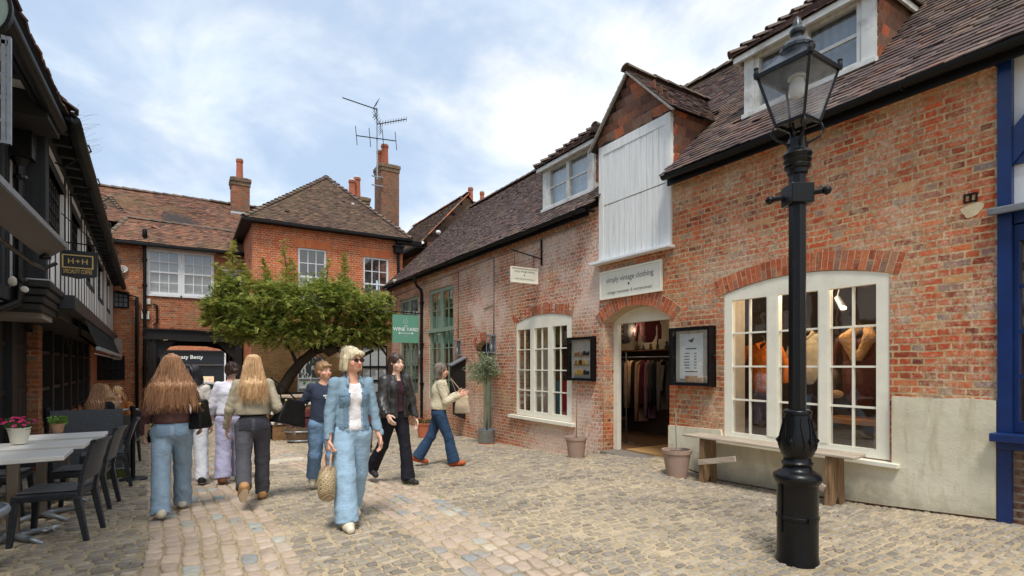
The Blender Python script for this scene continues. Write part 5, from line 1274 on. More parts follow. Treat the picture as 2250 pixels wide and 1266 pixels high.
# ---------------------------------------------------------------- cafe tables, chairs and barrier
def weave(name, c1, c2, su=42, sv=26):
    t = NT(name); p = t.obj(); 
    bt = t.node('ShaderNodeTexBrick'); 
    sp = t.node('ShaderNodeSeparateXYZ'); t.link(p, sp.inputs[0]); cb = t.node('ShaderNodeCombineXYZ')
    t.link(t.math('ADD', sp.outputs[0], sp.outputs[1]), cb.inputs[0]); t.link(t.math('ADD', sp.outputs[2], t.math('MULTIPLY', sp.outputs[1], .8)), cb.inputs[1])
    t.link(cb.outputs[0], bt.inputs['Vector'])
    for k, v in (('Scale', 1), ('Brick Width', .034), ('Row Height', .017), ('Mortar Size', .0028), ('Mortar Smooth', .6)): bt.inputs[k].default_value = v
    bt.inputs['Color1'].default_value = (*c1, 1); bt.inputs['Color2'].default_value = (*c2, 1); bt.inputs['Mortar'].default_value = (*mul(c1, .35), 1)
    t.color(bt.outputs['Color']); t.rough(.42); t.bump(t.math('SUBTRACT', 1.0, bt.outputs['Fac']), .9, .006)
    return t.mat
WEAVE = weave('resin_weave', lin(44, 48, 54), lin(58, 62, 68)); WEAVE2 = weave('resin_weave_seat', lin(96, 98, 102), lin(118, 120, 124))
def make_chair(label):
    T = thing('cafe_chair', label, 'chair', (0, 0, 0), 0, 'woven cafe chairs on the terrace')
    def B_(m, n, mat=WEAVE, **k): return m.build(n, mat, T, world=False, **k)
    m = MB(); m.box(-.225, .225, -.215, .235, .375, .435); B_(m, 'seat_frame', bevel=.016, seg=3)
    m = MB(); n = 10
    for i in range(n):
        for j in range(n):
            x0, x1 = -.205 + .41 * i / n, -.205 + .41 * (i + 1) / n; y0, y1 = -.2 + .42 * j / n, -.2 + .42 * (j + 1) / n
            f = lambda x, y: .449 - .012 * (1 - (x / .21) ** 2) * (1 - ((y - .01) / .22) ** 2)
            m.quad((x0, y0, f(x0, y0)), (x1, y0, f(x1, y0)), (x1, y1, f(x1, y1)), (x0, y1, f(x0, y1)))
    m.box(-.21, .21, -.2, .222, .42, .436); B_(m, 'seat', WEAVE2, smooth=False)
    for sx in (-1, 1):
        m = MB(); a = .024
        def leg(p, q, w0, w1):
            p = Vector(p); q = Vector(q); vs = []
            for c, w in ((p, w0), (q, w1)): vs += [c + Vector((dx * w, dy * w, 0)) for dx, dy in ((-1, -1), (1, -1), (1, 1), (-1, 1))]
            m.add(vs, [(3, 2, 1, 0), (4, 5, 6, 7), (0, 1, 5, 4), (1, 2, 6, 5), (2, 3, 7, 6), (3, 0, 4, 7)])
        leg((sx * .212, .245, 0), (sx * .198, .208, .40), .019, .026); B_(m, 'leg', bevel=.006)
        m = MB(); leg((sx * .205, -.275, 0), (sx * .2, -.205, .40), .019, .027); B_(m, 'leg', bevel=.006)
    # curved back, gently leaning, with the gap above the seat
    m = MB(); K = 12; V = []
    def bp(s, z, t):
        y = -.205 - .10 * (max(0, z - .42) / .45) ** 1.3 - .035 * (1 - (s * 2) ** 2) * ((z - .40) / .45); x = s * (.43 - .02 * (z - .4))
        return (x, y - t, z)
    def panel(s0, s1, z0, z1, tk=.026):
        nz = 10; ns = 10; vs = []; fs = []
        for t in (0, tk):
            for i in range(ns + 1):
                for j in range(nz + 1): 
                    s = s0 + (s1 - s0) * i / ns; z = z0 + (z1 - z0) * j / nz - (.018 * (s * 2) ** 4 if z1 > .8 and j == nz else 0)
                    vs.append(bp(s, z, t))
        q = (ns + 1) * (nz + 1); I = lambda t, i, j: t * q + i * (nz + 1) + j
        for i in range(ns):
            for j in range(nz):
                fs.append((I(0, i, j), I(0, i + 1, j), I(0, i + 1, j + 1), I(0, i, j + 1))); fs.append((I(1, i, j + 1), I(1, i + 1, j + 1), I(1, i + 1, j), I(1, i, j)))
        for i in range(ns):
            fs.append((I(0, i, nz), I(0, i + 1, nz), I(1, i + 1, nz), I(1, i, nz))); fs.append((I(1, i, 0), I(1, i + 1, 0), I(0, i + 1, 0), I(0, i, 0)))
        for j in range(nz):
            fs.append((I(1, 0, j), I(1, 0, j + 1), I(0, 0, j + 1), I(0, 0, j))); fs.append((I(0, ns, j), I(0, ns, j + 1), I(1, ns, j + 1), I(1, ns, j)))
        m.add(vs, fs)
    panel(-.5, .5, .52, .865); panel(-.5, -.38, .38, .53, .03); panel(.38, .5, .38, .53, .03); panel(-.5, .5, .845, .872, .04)
    B_(m, 'backrest', smooth=True, auto=50, bevel=.005)
    return T
CH = make_chair('nearest woven chair, drawn up to the table with the pink flowers')
def put(T, x, y, rz, label=None):
    T.location = (x, y, gz(x, y)); T.rotation_euler = (0, 0, rz)
    if label: T['label'] = label
    return T
put(CH, -.95, 6.03, R(80))
put(copy_tree(CH), -.92, 7.2, R(84), 'middle woven chair, drawn up to the bare white table')
put(copy_tree(CH), -.87, 8.42, R(96), 'farthest woven chair, at the table with the little green plant beside the grey screen')
put(copy_tree(CH), -1.62, 7.3, R(-92), 'woven chair on the building side of the bare white table')
put(copy_tree(CH), -1.62, 8.3, R(-90), 'woven chair on the building side of the table with the little green plant')
def make_table(label):
    T = thing('cafe_table', label, 'table', (0, 0, 0), 0, 'white cafe tables on the terrace')
    m = MB(); m.box(-.37, .37, -.26, .26, .705, .745); m.build('tabletop', paint('white_table_top', lin(228, 226, 222), .35, .03, 4, .02, spec=.3), T, world=False, bevel=.006)
    m = MB(); m.box(-.04, .04, -.04, .04, .05, .70); m.box(-.14, .14, -.14, .14, .69, .704); m.build('pedestal', paint('bronze_metal', lin(128, 116, 104), .35, .08, 5, .05, metal=.5), T, world=False, bevel=.012)
    for k in range(4):
        a = PI / 4 + PI / 2 * k; c, s_ = math.cos(a), math.sin(a)
        m = MB(); m.tube([(c * .02, s_ * .02, .055), (c * .15, s_ * .15, .045), (c * .33, s_ * .33, .014)], [.03, .026, .014], 8); m.build('foot', M['zinc'], T, world=False, smooth=True)
    return T
TB = make_table('nearest white square table carrying the pot of pink flowers')
put(TB, -1.25, 6.1, R(1)); put(copy_tree(TB), -1.21, 6.93, R(-1), 'middle white square table with nothing on it'); put(copy_tree(TB), -1.16, 7.78, R(0), 'farthest white square table carrying the little green plant')
tz = lambda x, y: gz(x, y) + .745
# low round stool at the picture's edge
ST = thing('round_stool', 'low round stool with a grey rim and dark woven top', 'stool', (-1.36, 5.25, 0))
m = MB(); m.lathe([(.25, .40), (.265, .42), (.27, .44), (.26, .465), (.235, .47), (.232, .455)], (-1.36, 5.25, 0), 32); m.build('rim', M['zinc'], ST, smooth=True)
m = MB(); m.lathe([(.23, .42), (.234, .45), (.1, .445), (.01, .445)], (-1.36, 5.25, 0), 24); m.build('seat', WEAVE, ST)
for k in range(4):
    a = PI / 4 + PI / 2 * k; m = MB(); m.tube([(-1.36 + .2 * math.cos(a), 5.25 + .2 * math.sin(a), .42), (-1.36 + .23 * math.cos(a), 5.25 + .23 * math.sin(a), 0)], .016, 8); m.build('leg', M['zinc'], ST, smooth=True)
# pots on the tables
def leaf_tuft(m, c, n, r, h, ll, lw, rnd, up=.6):
    for _ in range(n):
        a = rnd.uniform(0, 2 * PI); q = r * math.sqrt(rnd.random()); b = Vector(c) + Vector((q * math.cos(a), q * math.sin(a), rnd.uniform(0, h)))
        d = Vector((math.cos(a) * rnd.uniform(.3, 1), math.sin(a) * rnd.uniform(.3, 1), rnd.uniform(-.1, 1) * up)).normalized()
        s_ = d.cross(Vector((rnd.gauss(0, 1), rnd.gauss(0, 1), rnd.gauss(0, 1)))).normalized(); l = ll * rnd.uniform(.6, 1.2)
        m.add([b, b + d * l * .5 + s_ * lw, b + d * l, b + d * l * .5 - s_ * lw], [(0, 1, 2, 3)])
GREEN = islandmat('leaf_green', [(0, lin(58, 96, 36)), (.5, lin(100, 142, 56)), (1, lin(150, 184, 86))], rough=.6, nvar=.1)
GREEND = islandmat('leaf_dark', [(0, lin(44, 68, 34)), (.5, lin(72, 98, 50)), (1, lin(110, 130, 70))], rough=.6, nvar=.1)
p0 = onZ(42, 975, tz(-1.3, 6.2)); rnd = random.Random(8)
FP = thing('flower_pot', 'cream ribbed pot of pink flowers on the nearest cafe table', 'flower pot', tuple(p0))
m = MB(); m.lathe([(.058, 0), (.062, .005), (.088, .145), (.094, .15), (.094, .16), (.082, .16), (.078, .12), (.01, .12)], p0, 36, flute=lambda t, z: 1 + .02 * math.cos(18 * t)); m.build('pot', M['cream'], FP, smooth=True, auto=60)
m = MB(); leaf_tuft(m, p0 + Vector((0, 0, .13)), 260, .085, .10, .05, .008, rnd, .9); m.build('leaves', GREEND, FP)
m = MB()
for k in range(30):
    a = rnd.uniform(0, 2 * PI); q = .13 * math.sqrt(rnd.random()); c = p0 + Vector((q * math.cos(a), q * math.sin(a), .235 + rnd.uniform(-.03, .045) - q * .25))
    t_ = Vector((math.cos(a) * q * 5, math.sin(a) * q * 5, 1)).normalized(); u_ = t_.cross(Vector((1, .3, 0))).normalized(); v_ = t_.cross(u_)
    for r0, h0, n in ((.024, 0, 11), (.016, .006, 8), (.008, .01, 6)):
        for j in range(n):
            b = 2 * PI * j / n; d = u_ * math.cos(b) + v_ * math.sin(b); e = t_.cross(d)
            m.add([c + t_ * h0, c + d * r0 * .6 + e * .005 + t_ * (h0 + .004), c + d * r0 + t_ * (h0 + .002), c + d * r0 * .6 - e * .005 + t_ * (h0 + .004)], [(0, 1, 2, 3)])
m.build('flowers', islandmat('pink_petal', [(0, lin(206, 40, 110)), (.6, lin(232, 70, 140)), (1, lin(246, 120, 176))], rough=.6, nvar=.1), FP)
p1 = onZ(127, 951, tz(-1.2, 7.8))
GP = thing('potted_plant', 'small buff basket pot with a bushy bright green plant on the farthest cafe table', 'potted plant', tuple(p1))
m = MB(); m.lathe([(.045, 0), (.05, .01), (.066, .10), (.07, .105), (.066, .112), (.055, .112), (.052, .09), (.01, .09)], p1, 26, flute=lambda t, z: 1 + .02 * math.cos(13 * t)); m.build('pot', M['buff'], GP, smooth=True, auto=60)
m = MB(); leaf_tuft(m, p1 + Vector((0, 0, .10)), 420, .075, .085, .03, .009, rnd, .7); m.build('leaves', GREEN, GP)
# barrier with grey screen
b0, b1 = onG(66, 1095), onG(305, 1060); b1 = Vector((-.60, 8.85, gz(-.6, 8.85))); b0 = Vector((-1.52, 9.0, gz(-1.5, 9.0)))
BA = thing('cafe_barrier', 'grey canvas cafe screen between two black posts', 'barrier', tuple((b0 + b1) / 2))
for b in (b0, b1):
    m = MB(); m.lathe([(.17, 0), (.17, .012), (.15, .02), (.03, .03), (.027, .04), (.027, .94), (.034, .945), (.036, .975), (.034, 1.0), (.02, 1.01)], b, 20); m.build('post', M['black'], BA, smooth=True, auto=40)
d = (b1 - b0); m = MB(); m.tube([b0 + Vector((-.06, 0, .955)), b1 + Vector((.06, 0, .955))], .013, 8); m.build('rail', M['zinc'], BA, smooth=True); m = MB(); m.tube([b0 + Vector((0, 0, .16)), b1 + Vector((0, 0, .16))], .009, 8); m.build('rail', M['zinc'], BA, smooth=True)
m = MB(); n = 24
for i in range(n):
    f0, f1 = .04 + .84 * i / n, .04 + .84 * (i + 1) / n; o0, o1 = .012 * math.sin(f0 * 9) * .5, .012 * math.sin(f1 * 9) * .5
    for t in (-.003, .003):
        A_, B__ = b0 + d * f0, b0 + d * f1
        m.quad(A_ + Vector((0, t - .016, .97)), B__ + Vector((0, t - .016, .97)), B__ + Vector((0, t - .016 + o1, .17)), A_ + Vector((0, t - .016 + o0, .17)))
m.build('canvas', fabric('grey_canvas', lin(104, 108, 114), scale=120, var=.06), BA, smooth=True)
TR = thing('planter_trough', 'low olive green trough behind the grey screen', 'planter', (-.78, 9.15, gz(-.8, 9.15)))
z = gz(-.8, 9.15); m = MB(); m.box(-.95, -.68, 9.05, 9.3, z, z + .17); m.build('box', paint('olive_paint', lin(96, 104, 50), .6), TR, bevel=.01)
# dropped napkin
m = MB(); c = onG(103, 1172); n = 7
hh = [[rnd.uniform(.005, .045) for _ in range(n + 1)] for _ in range(n + 1)]
for i in range(n):
    for j in range(n):
        P = lambda a, b: (c.x - .08 + .16 * a / n + rnd.uniform(-.002, .002), c.y - .05 + .1 * b / n, c.z + .015 + hh[a][b])
        m.quad(P(i, j), P(i + 1, j), P(i + 1, j + 1), P(i, j + 1))
tag(m.build('paper_napkin', M['white'], smooth=True), 'crumpled white paper napkin on the cobbles under the nearest table', 'napkin')
# ---------------------------------------------------------------- signs and fittings on the brick building
def board_sign(name, label, mp, a0, a1, z0, z1, mat, frame=.025, th=.035, w=-.04):
    T = thing(name, label, 'sign', tuple(mp((a0 + a1) / 2, z0, w)))
    m = MB(); m.plate(rect(a0, a1, z0, z1), [], mp, w + .006, w + th); m.build('board', mat, T)
    m = MB(); m.plate(rect(a0 - .004, a1 + .004, z0 - .004, z1 + .004), [rect(a0 + frame, a1 - frame, z0 + frame, z1 - frame)], mp, w - .006, w + th - .002); m.build('frame', M['cream'], T, bevel=.005)
    return T
def star(c, mp, r, w):
    return [(c[0] + (r if k % 2 == 0 else r * .42) * math.sin(PI * k / 5), c[1] + (r if k % 2 == 0 else r * .42) * math.cos(PI * k / 5)) for k in range(10)]
sy0, sy1, sz0, sz1 = 6.06, 7.56, 2.725, 3.235
SG = board_sign('shop_sign', 'long cream shop sign fixed over the arched shop doorway', mpR, sy0, sy1, sz0, sz1, M['signcream'])
cy = (sy0 + sy1) / 2
tx = lambda zc, w=-.036: (lambda a, b, q: (W + w, cy - a, zc + b))
text('simply vintage clothing', tx(3.06), .135, M['ink'], SG, weight=.0005, sx=.94)
text('vintage menswear & womenswear', tx(2.83), .082, M['ink'], SG, sx=.97)
m = MB(); m.plate(star((cy - .0, 2.945), mpR, .032, 0), [], mpR, -.037, -.03); m.build('star', M['inkdark'], SG)
# same name on the little hanging sign
ys_ = 9.5; h0, h1 = onY(1122, 583, ys_), onY(1181, 628, ys_); mpH = mapY(ys_)
HG = board_sign('projecting_sign', 'small cream sign hanging from an iron bracket above the nearer arched window', mpH, h0.x, h1.x, h1.z + .03, h0.z - .02, M['signcream'], .02, .03, -.015)
cx_s = (h0.x + h1.x) / 2; zc = (h0.z + h1.z) / 2
text('simply vintage clothing', lambda a, b, w: (cx_s + a, ys_ - .013, zc + .085 + b), .062, M['ink'], HG, sx=.92)
text('vintage menswear & womenswear', lambda a, b, w: (cx_s + a, ys_ - .013, zc - .075 + b), .042, M['ink'], HG, sx=.86)
m = MB(); m.plate(star((cx_s, zc + .005), mpH, .018, 0), [], mpH, -.014, -.006); m.build('star', M['inkdark'], HG)
m = MB(); zt = onX(1190, 528, W).z; zb_ = onX(1190, 582, W).z; zm = onX(1190, 572, W).z + .02
m.box(W - .035, W, ys_ - .02, ys_ + .02, zb_ - .02, zt + .02); m.tube([(W - .02, ys_, zm), (h0.x + .02, ys_, zm + .12)], .014, 6)
for x in (h0.x + .1, h1.x - .1): 
    zz = zm + .12 * (W - x) / (W - h0.x); m.tube([(x, ys_, h0.z - .02), (x, ys_, zz)], .005, 5)
m.build('bracket', M['black'], HG)
# wine yard sign
yw = 16.3; g0, g1 = onY(863, 691, yw), onY(920, 754, yw); mpW = mapY(yw)
WS = thing('projecting_sign', 'sage green wine bar sign hanging from an iron bar by the black downpipe', 'sign', ((g0.x + g1.x) / 2, yw, g1.z))
m = MB(); m.plate(rect(g0.x, g1.x, g1.z, g0.z), [], mpW, 0, .04); m.build('board', M['signgreen'], WS, bevel=.004)
cxw = (g0.x + g1.x) / 2; hw_ = g0.z - g1.z
def wt(s_, f, size, **k): text(s_, lambda a, b, w: (cxw + a, yw - .003, g1.z + hw_ * f + b), size, M['whiteletter'], WS, **k)
wt('THE', .60, .07); wt('WINE YARD', .48, .155, weight=.003, space=1.02); wt('WINCHESTER', .20, .05) if False else None
m = MB(); zz = g1.z + hw_ * .345; m.plate([(cxw - .26, zz), (cxw - .2, zz + .04), (cxw - .2, zz + .008), (cxw + .2, zz + .008), (cxw + .2, zz + .04), (cxw + .26, zz), (cxw + .2, zz - .04), (cxw + .2, zz - .008), (cxw - .2, zz - .008), (cxw - .2, zz - .04)], [], mpW, -.004, 0); m.build('arrow', M['whiteletter'], WS)
m = MB(); zb_ = g1.z + hw_ * .66
def poly_line(pts, w=.008):
    for p, q in zip(pts, pts[1:]): m.beam((cxw + p[0], yw - .003, zb_ + p[1]), (cxw + q[0], yw - .003, zb_ + q[1]), .004, w, (0, 1, 0))
poly_line([(-.07, .17), (-.085, .08), (-.06, .03), (-.02, .03), (0, .08), (-.015, .17)]); poly_line([(.03, .24), (.03, .16), (.06, .12), (.06, .03), (-.01, .03)])
poly_line([(-.09, -.235 - hw_ * .22 + .1), (0, -.26 - hw_ * .22 + .1), (.09, -.235 - hw_ * .22 + .1)]); poly_line([(-.06, -.30 - hw_ * .22 + .1), (.06, -.30 - hw_ * .22 + .1)])
m.build('emblem', M['whiteletter'], WS)
m = MB(); zb2 = g0.z + .06; m.tube([(W - .0, yw, zb2 + .01), (g0.x - .02, yw, zb2 + .04)], .018, 6)
for x in (g0.x + .1, g1.x - .1): m.tube([(x, yw + .02, g0.z - .01), (x, yw + .02, zb2 + .02)], .006, 5)
m.build('bracket', M['black'], WS)
# menu cases
def case(label, a0, a1, z0, z1, dep, kind):
    T = thing('display_case', label, 'display case', (W, (a0 + a1) / 2, z0), 0, 'wall cases beside the shop door')
    m = MB(); f = .05
    m.plate(rect(a0, a1, z0, z1), [rect(a0 + f, a1 - f, z0 + f, z1 - f)], mpR, -dep, -.02); m.plate(rect(a0, a1, z0, z1), [], mpR, -.02, 0); m.build('case', M['blackgloss'], T, bevel=.008)
    m = MB(); m.plate(rect(a0 + f, a1 - f, z0 + f, z1 - f), [], mpR, -.04, -.021); m.build('backing', M['interior_w'], T)
    m = MB(); m.plate(rect(a0 + f - .002, a1 - f + .002, z0 + f - .002, z1 - f + .002), [], mpR, -dep + .012, -dep + .016); m.build('glass', M['glass'], T)
    if kind == 0:
        m = MB(); rnd = random.Random(3); c = (a0 + a1) / 2 + .03
        m.plate(rect(c - .22, c + .22, z0 + .10, z1 - .09), [], mpR, -.048, -.042); po = m.build('price_list', M['whiteletter'], T)
        m = MB()
        for k in range(6):
            z = z1 - .40 - k * .045; m.plate(rect(c + .03, c + .03 + rnd.uniform(.08, .13), z, z + .012), [], mpR, -.051, -.049); m.plate(rect(c - .10, c - .06, z, z + .012), [], mpR, -.051, -.049)
        m.plate(rect(c - .1, c + .1, z1 - .33, z1 - .315), [], mpR, -.051, -.049); m.plate(rect(c - .12, c + .12, z0 + .21, z0 + .222), [], mpR, -.051, -.049)
        m.plate([(c + .06, z1 - .20), (c - .06, z1 - .16), (c - .02, z1 - .235)], [], mpR, -.051, -.049); m.build('printed_line', M['ink'], po)
        m = MB(); 
        for q, (dy, h, w_) in enumerate(((.0, .10, .2), (-.2, .08, .09))): m.box(W - .10, W - .05, c + dy - w_ / 2 - .02, c + dy + w_ / 2 - .02, z0 + f, z0 + f + h)
        m.build('goods', M['buff'], T, bevel=.006)
        m = MB(); m.lathe([(.012, 0), (.012, .03), (.022, .035), (.01, .05)], (W - dep * .5, a0 - .0, (z0 + z1) / 2), 10, Matrix.Rotation(PI / 2, 3, 'X')); m.build('lock', M['black'], T)
    else:
        rnd = random.Random(6); m = MB(); m.plate(rect(a0 + .12, a1 - .13, z0 + f + .01, z1 - f - .02), [], mpR, -.05, -.042)
        t = NT('shop_photograph'); n = t.noise(t.scalev(t.pos(), (1, 9, 5)), 1.4, 4, .6, .3, 'Color'); h = t.node('ShaderNodeHueSaturation'); h.inputs['Saturation'].default_value = .7; t.link(n, h.inputs['Color']); t.color(t.mix(.5, h.outputs[0], lin(220, 206, 180))); t.rough(.5)
        po = m.build('photograph', t.mat, T)
        m = MB()
        for z in (z0 + .30, z0 + .48): m.box(W - .07, W - .052, a0 + .14, a1 - .15, z, z + .02)
        m.build('shelf', M['oak'], po)
        m = MB()
        for z in (z0 + .32, z0 + .50, z0 + .12):
            y = a0 + .15
            while y < a1 - .2: 
                w_ = rnd.uniform(.025, .06); m.box(W - .075, W - .053, y, y + w_, z, z + rnd.uniform(.03, .1)); y += w_ + .012
        m.build('goods', islandmat('small_goods', [(0, lin(40, 44, 60)), (.3, lin(150, 96, 60)), (.5, lin(190, 180, 160)), (.7, lin(90, 60, 44)), (.85, lin(206, 160, 60)), (1, lin(60, 70, 84))], nvar=.2, interp='CONSTANT'), po)
    return T
case('black-framed glass case holding a white price list between the shop door and big window', 5.04, 5.80, 1.19, 2.08, .14, 0)
case('black-framed glass case holding a shelf photograph between small window and shop door', 7.70, 8.46, 1.20, 2.05, .12, 1)
# wall lanterns by the sage windows
def lantern(label, px0, px1, py0, py1):
    c0, c1 = onX(px0, py0, W - .08), onX(px1, py1, W - .08); yy = (c0.y + c1.y) / 2; hw = .12
    T = thing('wall_lantern', label, 'lamp', (W, yy, c1.z), 0, 'box lanterns on the brick wall')
    z0, z1 = c1.z, c0.z; m = MB(); 
    m.box(W - .16, W, yy - hw, yy + hw, z1 - .03, z1); m.box(W - .16, W, yy - hw, yy + hw, z0, z0 + .03); m.box(W - .02, W, yy - hw, yy + hw, z0 + .03, z1 - .03)
    for a in (-hw, hw - .02):
        m.box(W - .16, W - .14, yy + a, yy + a + .02, z0 + .03, z1 - .03)
    m.build('frame', M['zinc'], T, bevel=.003)
    m = MB(); m.box(W - .15, W - .03, yy - hw + .01, yy + hw - .01, z0 + .031, z1 - .031); m.build('glass', M['glass'], T)
    m = MB(); m.lathe([(.02, 0), (.03, .05), (.03, .12), (.01, .16)], (W - .08, yy, z0 + .08), 10); m.build('bulb', M['whiteletter'], T, smooth=True)
lantern('grey box lantern just right of the arched sage door', 1070, 1088, 737, 776); lantern('grey box lantern between the sage door and the nearer sage window', 997, 1011, 748, 782); lantern('grey box lantern beside the black downpipe, between the two sage windows', 917, 927, 755, 786)
m = MB(); fc = onX(872, 620, W - .2); m.tube([(W, fc.y, fc.z), (fc.x - .1, fc.y - .1, fc.z + .02)], .012, 6); m.lathe([(.02, -.06), (.05, -.04), (.07, .05), (.06, .06)], (fc.x - .12, fc.y - .12, fc.z), 10); tag(m.build('floodlight', M['white_old'], smooth=True), 'small white floodlight under the eaves at the far end of the brick building', 'lamp')
# black slanting screen panel
c0, c1 = onX(1021, 788, W), onX(1016, 905, W); ysn = 13.2
sn = Vector((onY(994, 803, ysn).x, 0, onY(994, 803, ysn).z)); SN = thing('timber_screen', 'black boarded screen with a slanting grey top standing out from the brick wall', 'screen', (6.3, ysn, gz(6.3, ysn)))
zt1 = onX(1020, 787, W).z; m = MB(); m.plate([(sn.x + .04, .15), (W - .02, .0), (W - .02, zt1), (sn.x, sn.z)], [], mapY(ysn), 0, .05); m.build('panel', M['darkwood'], SN, bevel=.006)
m = MB(); m.beam((sn.x - .08, ysn + .025, sn.z - .01), (W, ysn + .025, zt1 + .03), .22, .05); m.build('cap', M['zinc'], SN, bevel=.006)
# ---------------------------------------------------------------- pots along the wall
def pot(name, label, p, r0, r1, h, mat, rim=True, cat='plant pot'):
    T = thing(name, label, cat, tuple(p)); m = MB()
    pr = [(r0, 0), (r1 * .97, h * .86)] + ([(r1 * 1.04, h * .87), (r1 * 1.06, h), (r1 * .93, h)] if rim else [(r1, h), (r1 * .93, h)]) + [(r1 * .88, h * .9), (.01, h * .9)]
    m.lathe(pr, p, 28); m.build('pot', mat, T, smooth=True, auto=40)
    m = MB(); m.lathe([(.01, h * .905), (r1 * .87, h * .9), (r1 * .87, h * .89)], p, 16); m.build('soil', M['soil'], T)
    return T
M['taupe'] = paint('taupe_clay', lin(164, 138, 122), .75, .08, 6, .12, dirt=lin(120, 104, 92), dirt_amt=.5)
p = onG(1261, 1006); p.x += .05; t1 = pot('plant_pot', 'taupe clay pot with a bare twig, left of the shop doorway', p, .13, .18, .36, M['taupe'])
m = MB(); m.tube([p + Vector((0, 0, .3)), p + Vector((.01, 0, .6)), p + Vector((.03, .02, .95)), p + Vector((.02, -.02, 1.15))], [.010, .009, .007, .003], 6); m.build('stem', M['oaklegs'], t1)
p = onG(1487, 1048); t2 = pot('plant_pot', 'large taupe clay pot with a bare cane, right of the shop doorway', p, .14, .20, .40, M['taupe'])
m = MB(); m.tube([p + Vector((0, 0, .35)), p + Vector((-.01, .01, .7)), p + Vector((-.02, 0, .98))], [.012, .010, .008], 6); m.build('stem', M['sage'], t2)
p = onG(933, 962); t3 = pot('plant_pot', 'bright terracotta pot of trailing flowers by the far sage window', p, .17, .22, .42, M['terracotta'])
m = MB(); rnd = random.Random(4); leaf_tuft(m, p + Vector((0, 0, .38)), 200, .2, .12, .08, .014, rnd); m.build('leaves', GREEND, t3); m = MB(); leaf_tuft(m, p + Vector((0, 0, .46)), 50, .2, .08, .05, .018, rnd); m.build('flowers', islandmat('red_petal', [(0, lin(190, 40, 40)), (1, lin(214, 120, 70))], nvar=.1), t3)
# olive tree in a grey fluted pot
p = onG(1069, 976); OT = thing('olive_tree', 'standard olive tree in a grey fluted metal pot by the sage door', 'tree', tuple(p))
m = MB(); m.lathe([(.18, .03), (.20, .05), (.215, .34), (.225, .35), (.225, .37), (.2, .37), (.19, .3), (.01, .3)], p, 56, flute=lambda t, z: 1 + (.022 * math.cos(14 * t) if z < .34 else 0)); m.build('pot', M['zinc'], OT, smooth=True, auto=60)
m = MB(); m.lathe([(.2, 0), (.205, .03), (.17, .035)], p, 24); m.build('saucer', M['terracotta'], OT, smooth=True)
top = onY(1068, 780, p.y).z; cz = onY(1068, 815, p.y).z
m = MB(); m.tube([p + Vector((0, 0, .28)), p + Vector((.02, 0, .7)), p + Vector((-.01, .01, 1.1)), Vector((p.x, p.y, cz - .15))], [.024, .020, .018, .016], 8)
rnd = random.Random(21); tips = []
for k in range(46):
    a = rnd.uniform(0, 2 * PI); e = rnd.uniform(-.3, 1.35); l = rnd.uniform(.2, .56); b = Vector((p.x, p.y, cz - .18 + rnd.uniform(0, .15)))
    t_ = b + Vector((math.cos(a) * math.cos(e) * l * .85, math.sin(a) * math.cos(e) * l * .85, math.sin(e) * l)); m.tube([b, (b + t_) / 2 + Vector((0, 0, .03)), t_], [.008, .006, .002], 5); tips += [(b + (t_ - b) * f) for f in (.45, .65, .85, 1.0)]
m.build('trunk', M['oaklegs'], OT, smooth=True)
m = MB()
for t_ in tips:
    for _ in range(40):
        b = t_ + Vector((rnd.gauss(0, .06), rnd.gauss(0, .06), rnd.gauss(0, .06))); d = Vector((rnd.gauss(0, 1), rnd.gauss(0, 1), rnd.gauss(.4, 1))).normalized(); s_ = d.cross(Vector((rnd.gauss(0, 1), rnd.gauss(0, 1), 1))).normalized()
        l = rnd.uniform(.035, .07); m.add([b, b + d * l * .5 + s_ * .008, b + d * l, b + d * l * .5 - s_ * .008], [(0, 1, 2, 3)])
m.build('crown', islandmat('olive_leaf', [(0, lin(92, 104, 72)), (.5, lin(128, 140, 104)), (1, lin(168, 176, 146))], rough=.6, nvar=.1), OT)
# ---------------------------------------------------------------- weathered bench under the big window
BN = thing('wooden_bench', 'weathered plank bench with loose brace under the big shop window', 'bench', (6.4, 4.1, gz(6.4, 4.1)))
zt = .50; x0b, x1b = 6.17, 6.52
m = MB(); m.box(x0b, x0b + .17, 2.92, 5.24, zt - .03, zt); m.box(x0b + .175, x1b, 2.95, 5.20, zt - .032, zt + .004); m.build('seat', M['oakgrey'], BN, bevel=.008)
for y in (3.20, 4.93):
    z0 = gz(6.3, y) + .005; m = MB(); xa, xb = x0b + .02, x1b - .02; c = (xa + xb) / 2
    m.plate([(xa, z0), (xa + .10, z0), (xa + .12, z0 + .06), (c, z0 + .11), (xb - .12, z0 + .06), (xb - .10, z0), (xb, z0), (xb - .02, zt - .035), (xa + .02, zt - .035)], [], mapY(y - .03), 0, .06); m.build('leg', M['oaklegs'], BN, bevel=.006)
m = MB(); m.beam((x0b - .0, 4.95, .13), (x0b - .02, 4.35, .27), .03, .075); m.build('brace', M['oakgrey'], BN, bevel=.004)
m = MB(); m.beam((x0b + .0, 3.22, .10), (x0b + .01, 3.65, .30), .03, .075); m.build('brace', M['oakgrey'], BN, bevel=.004)
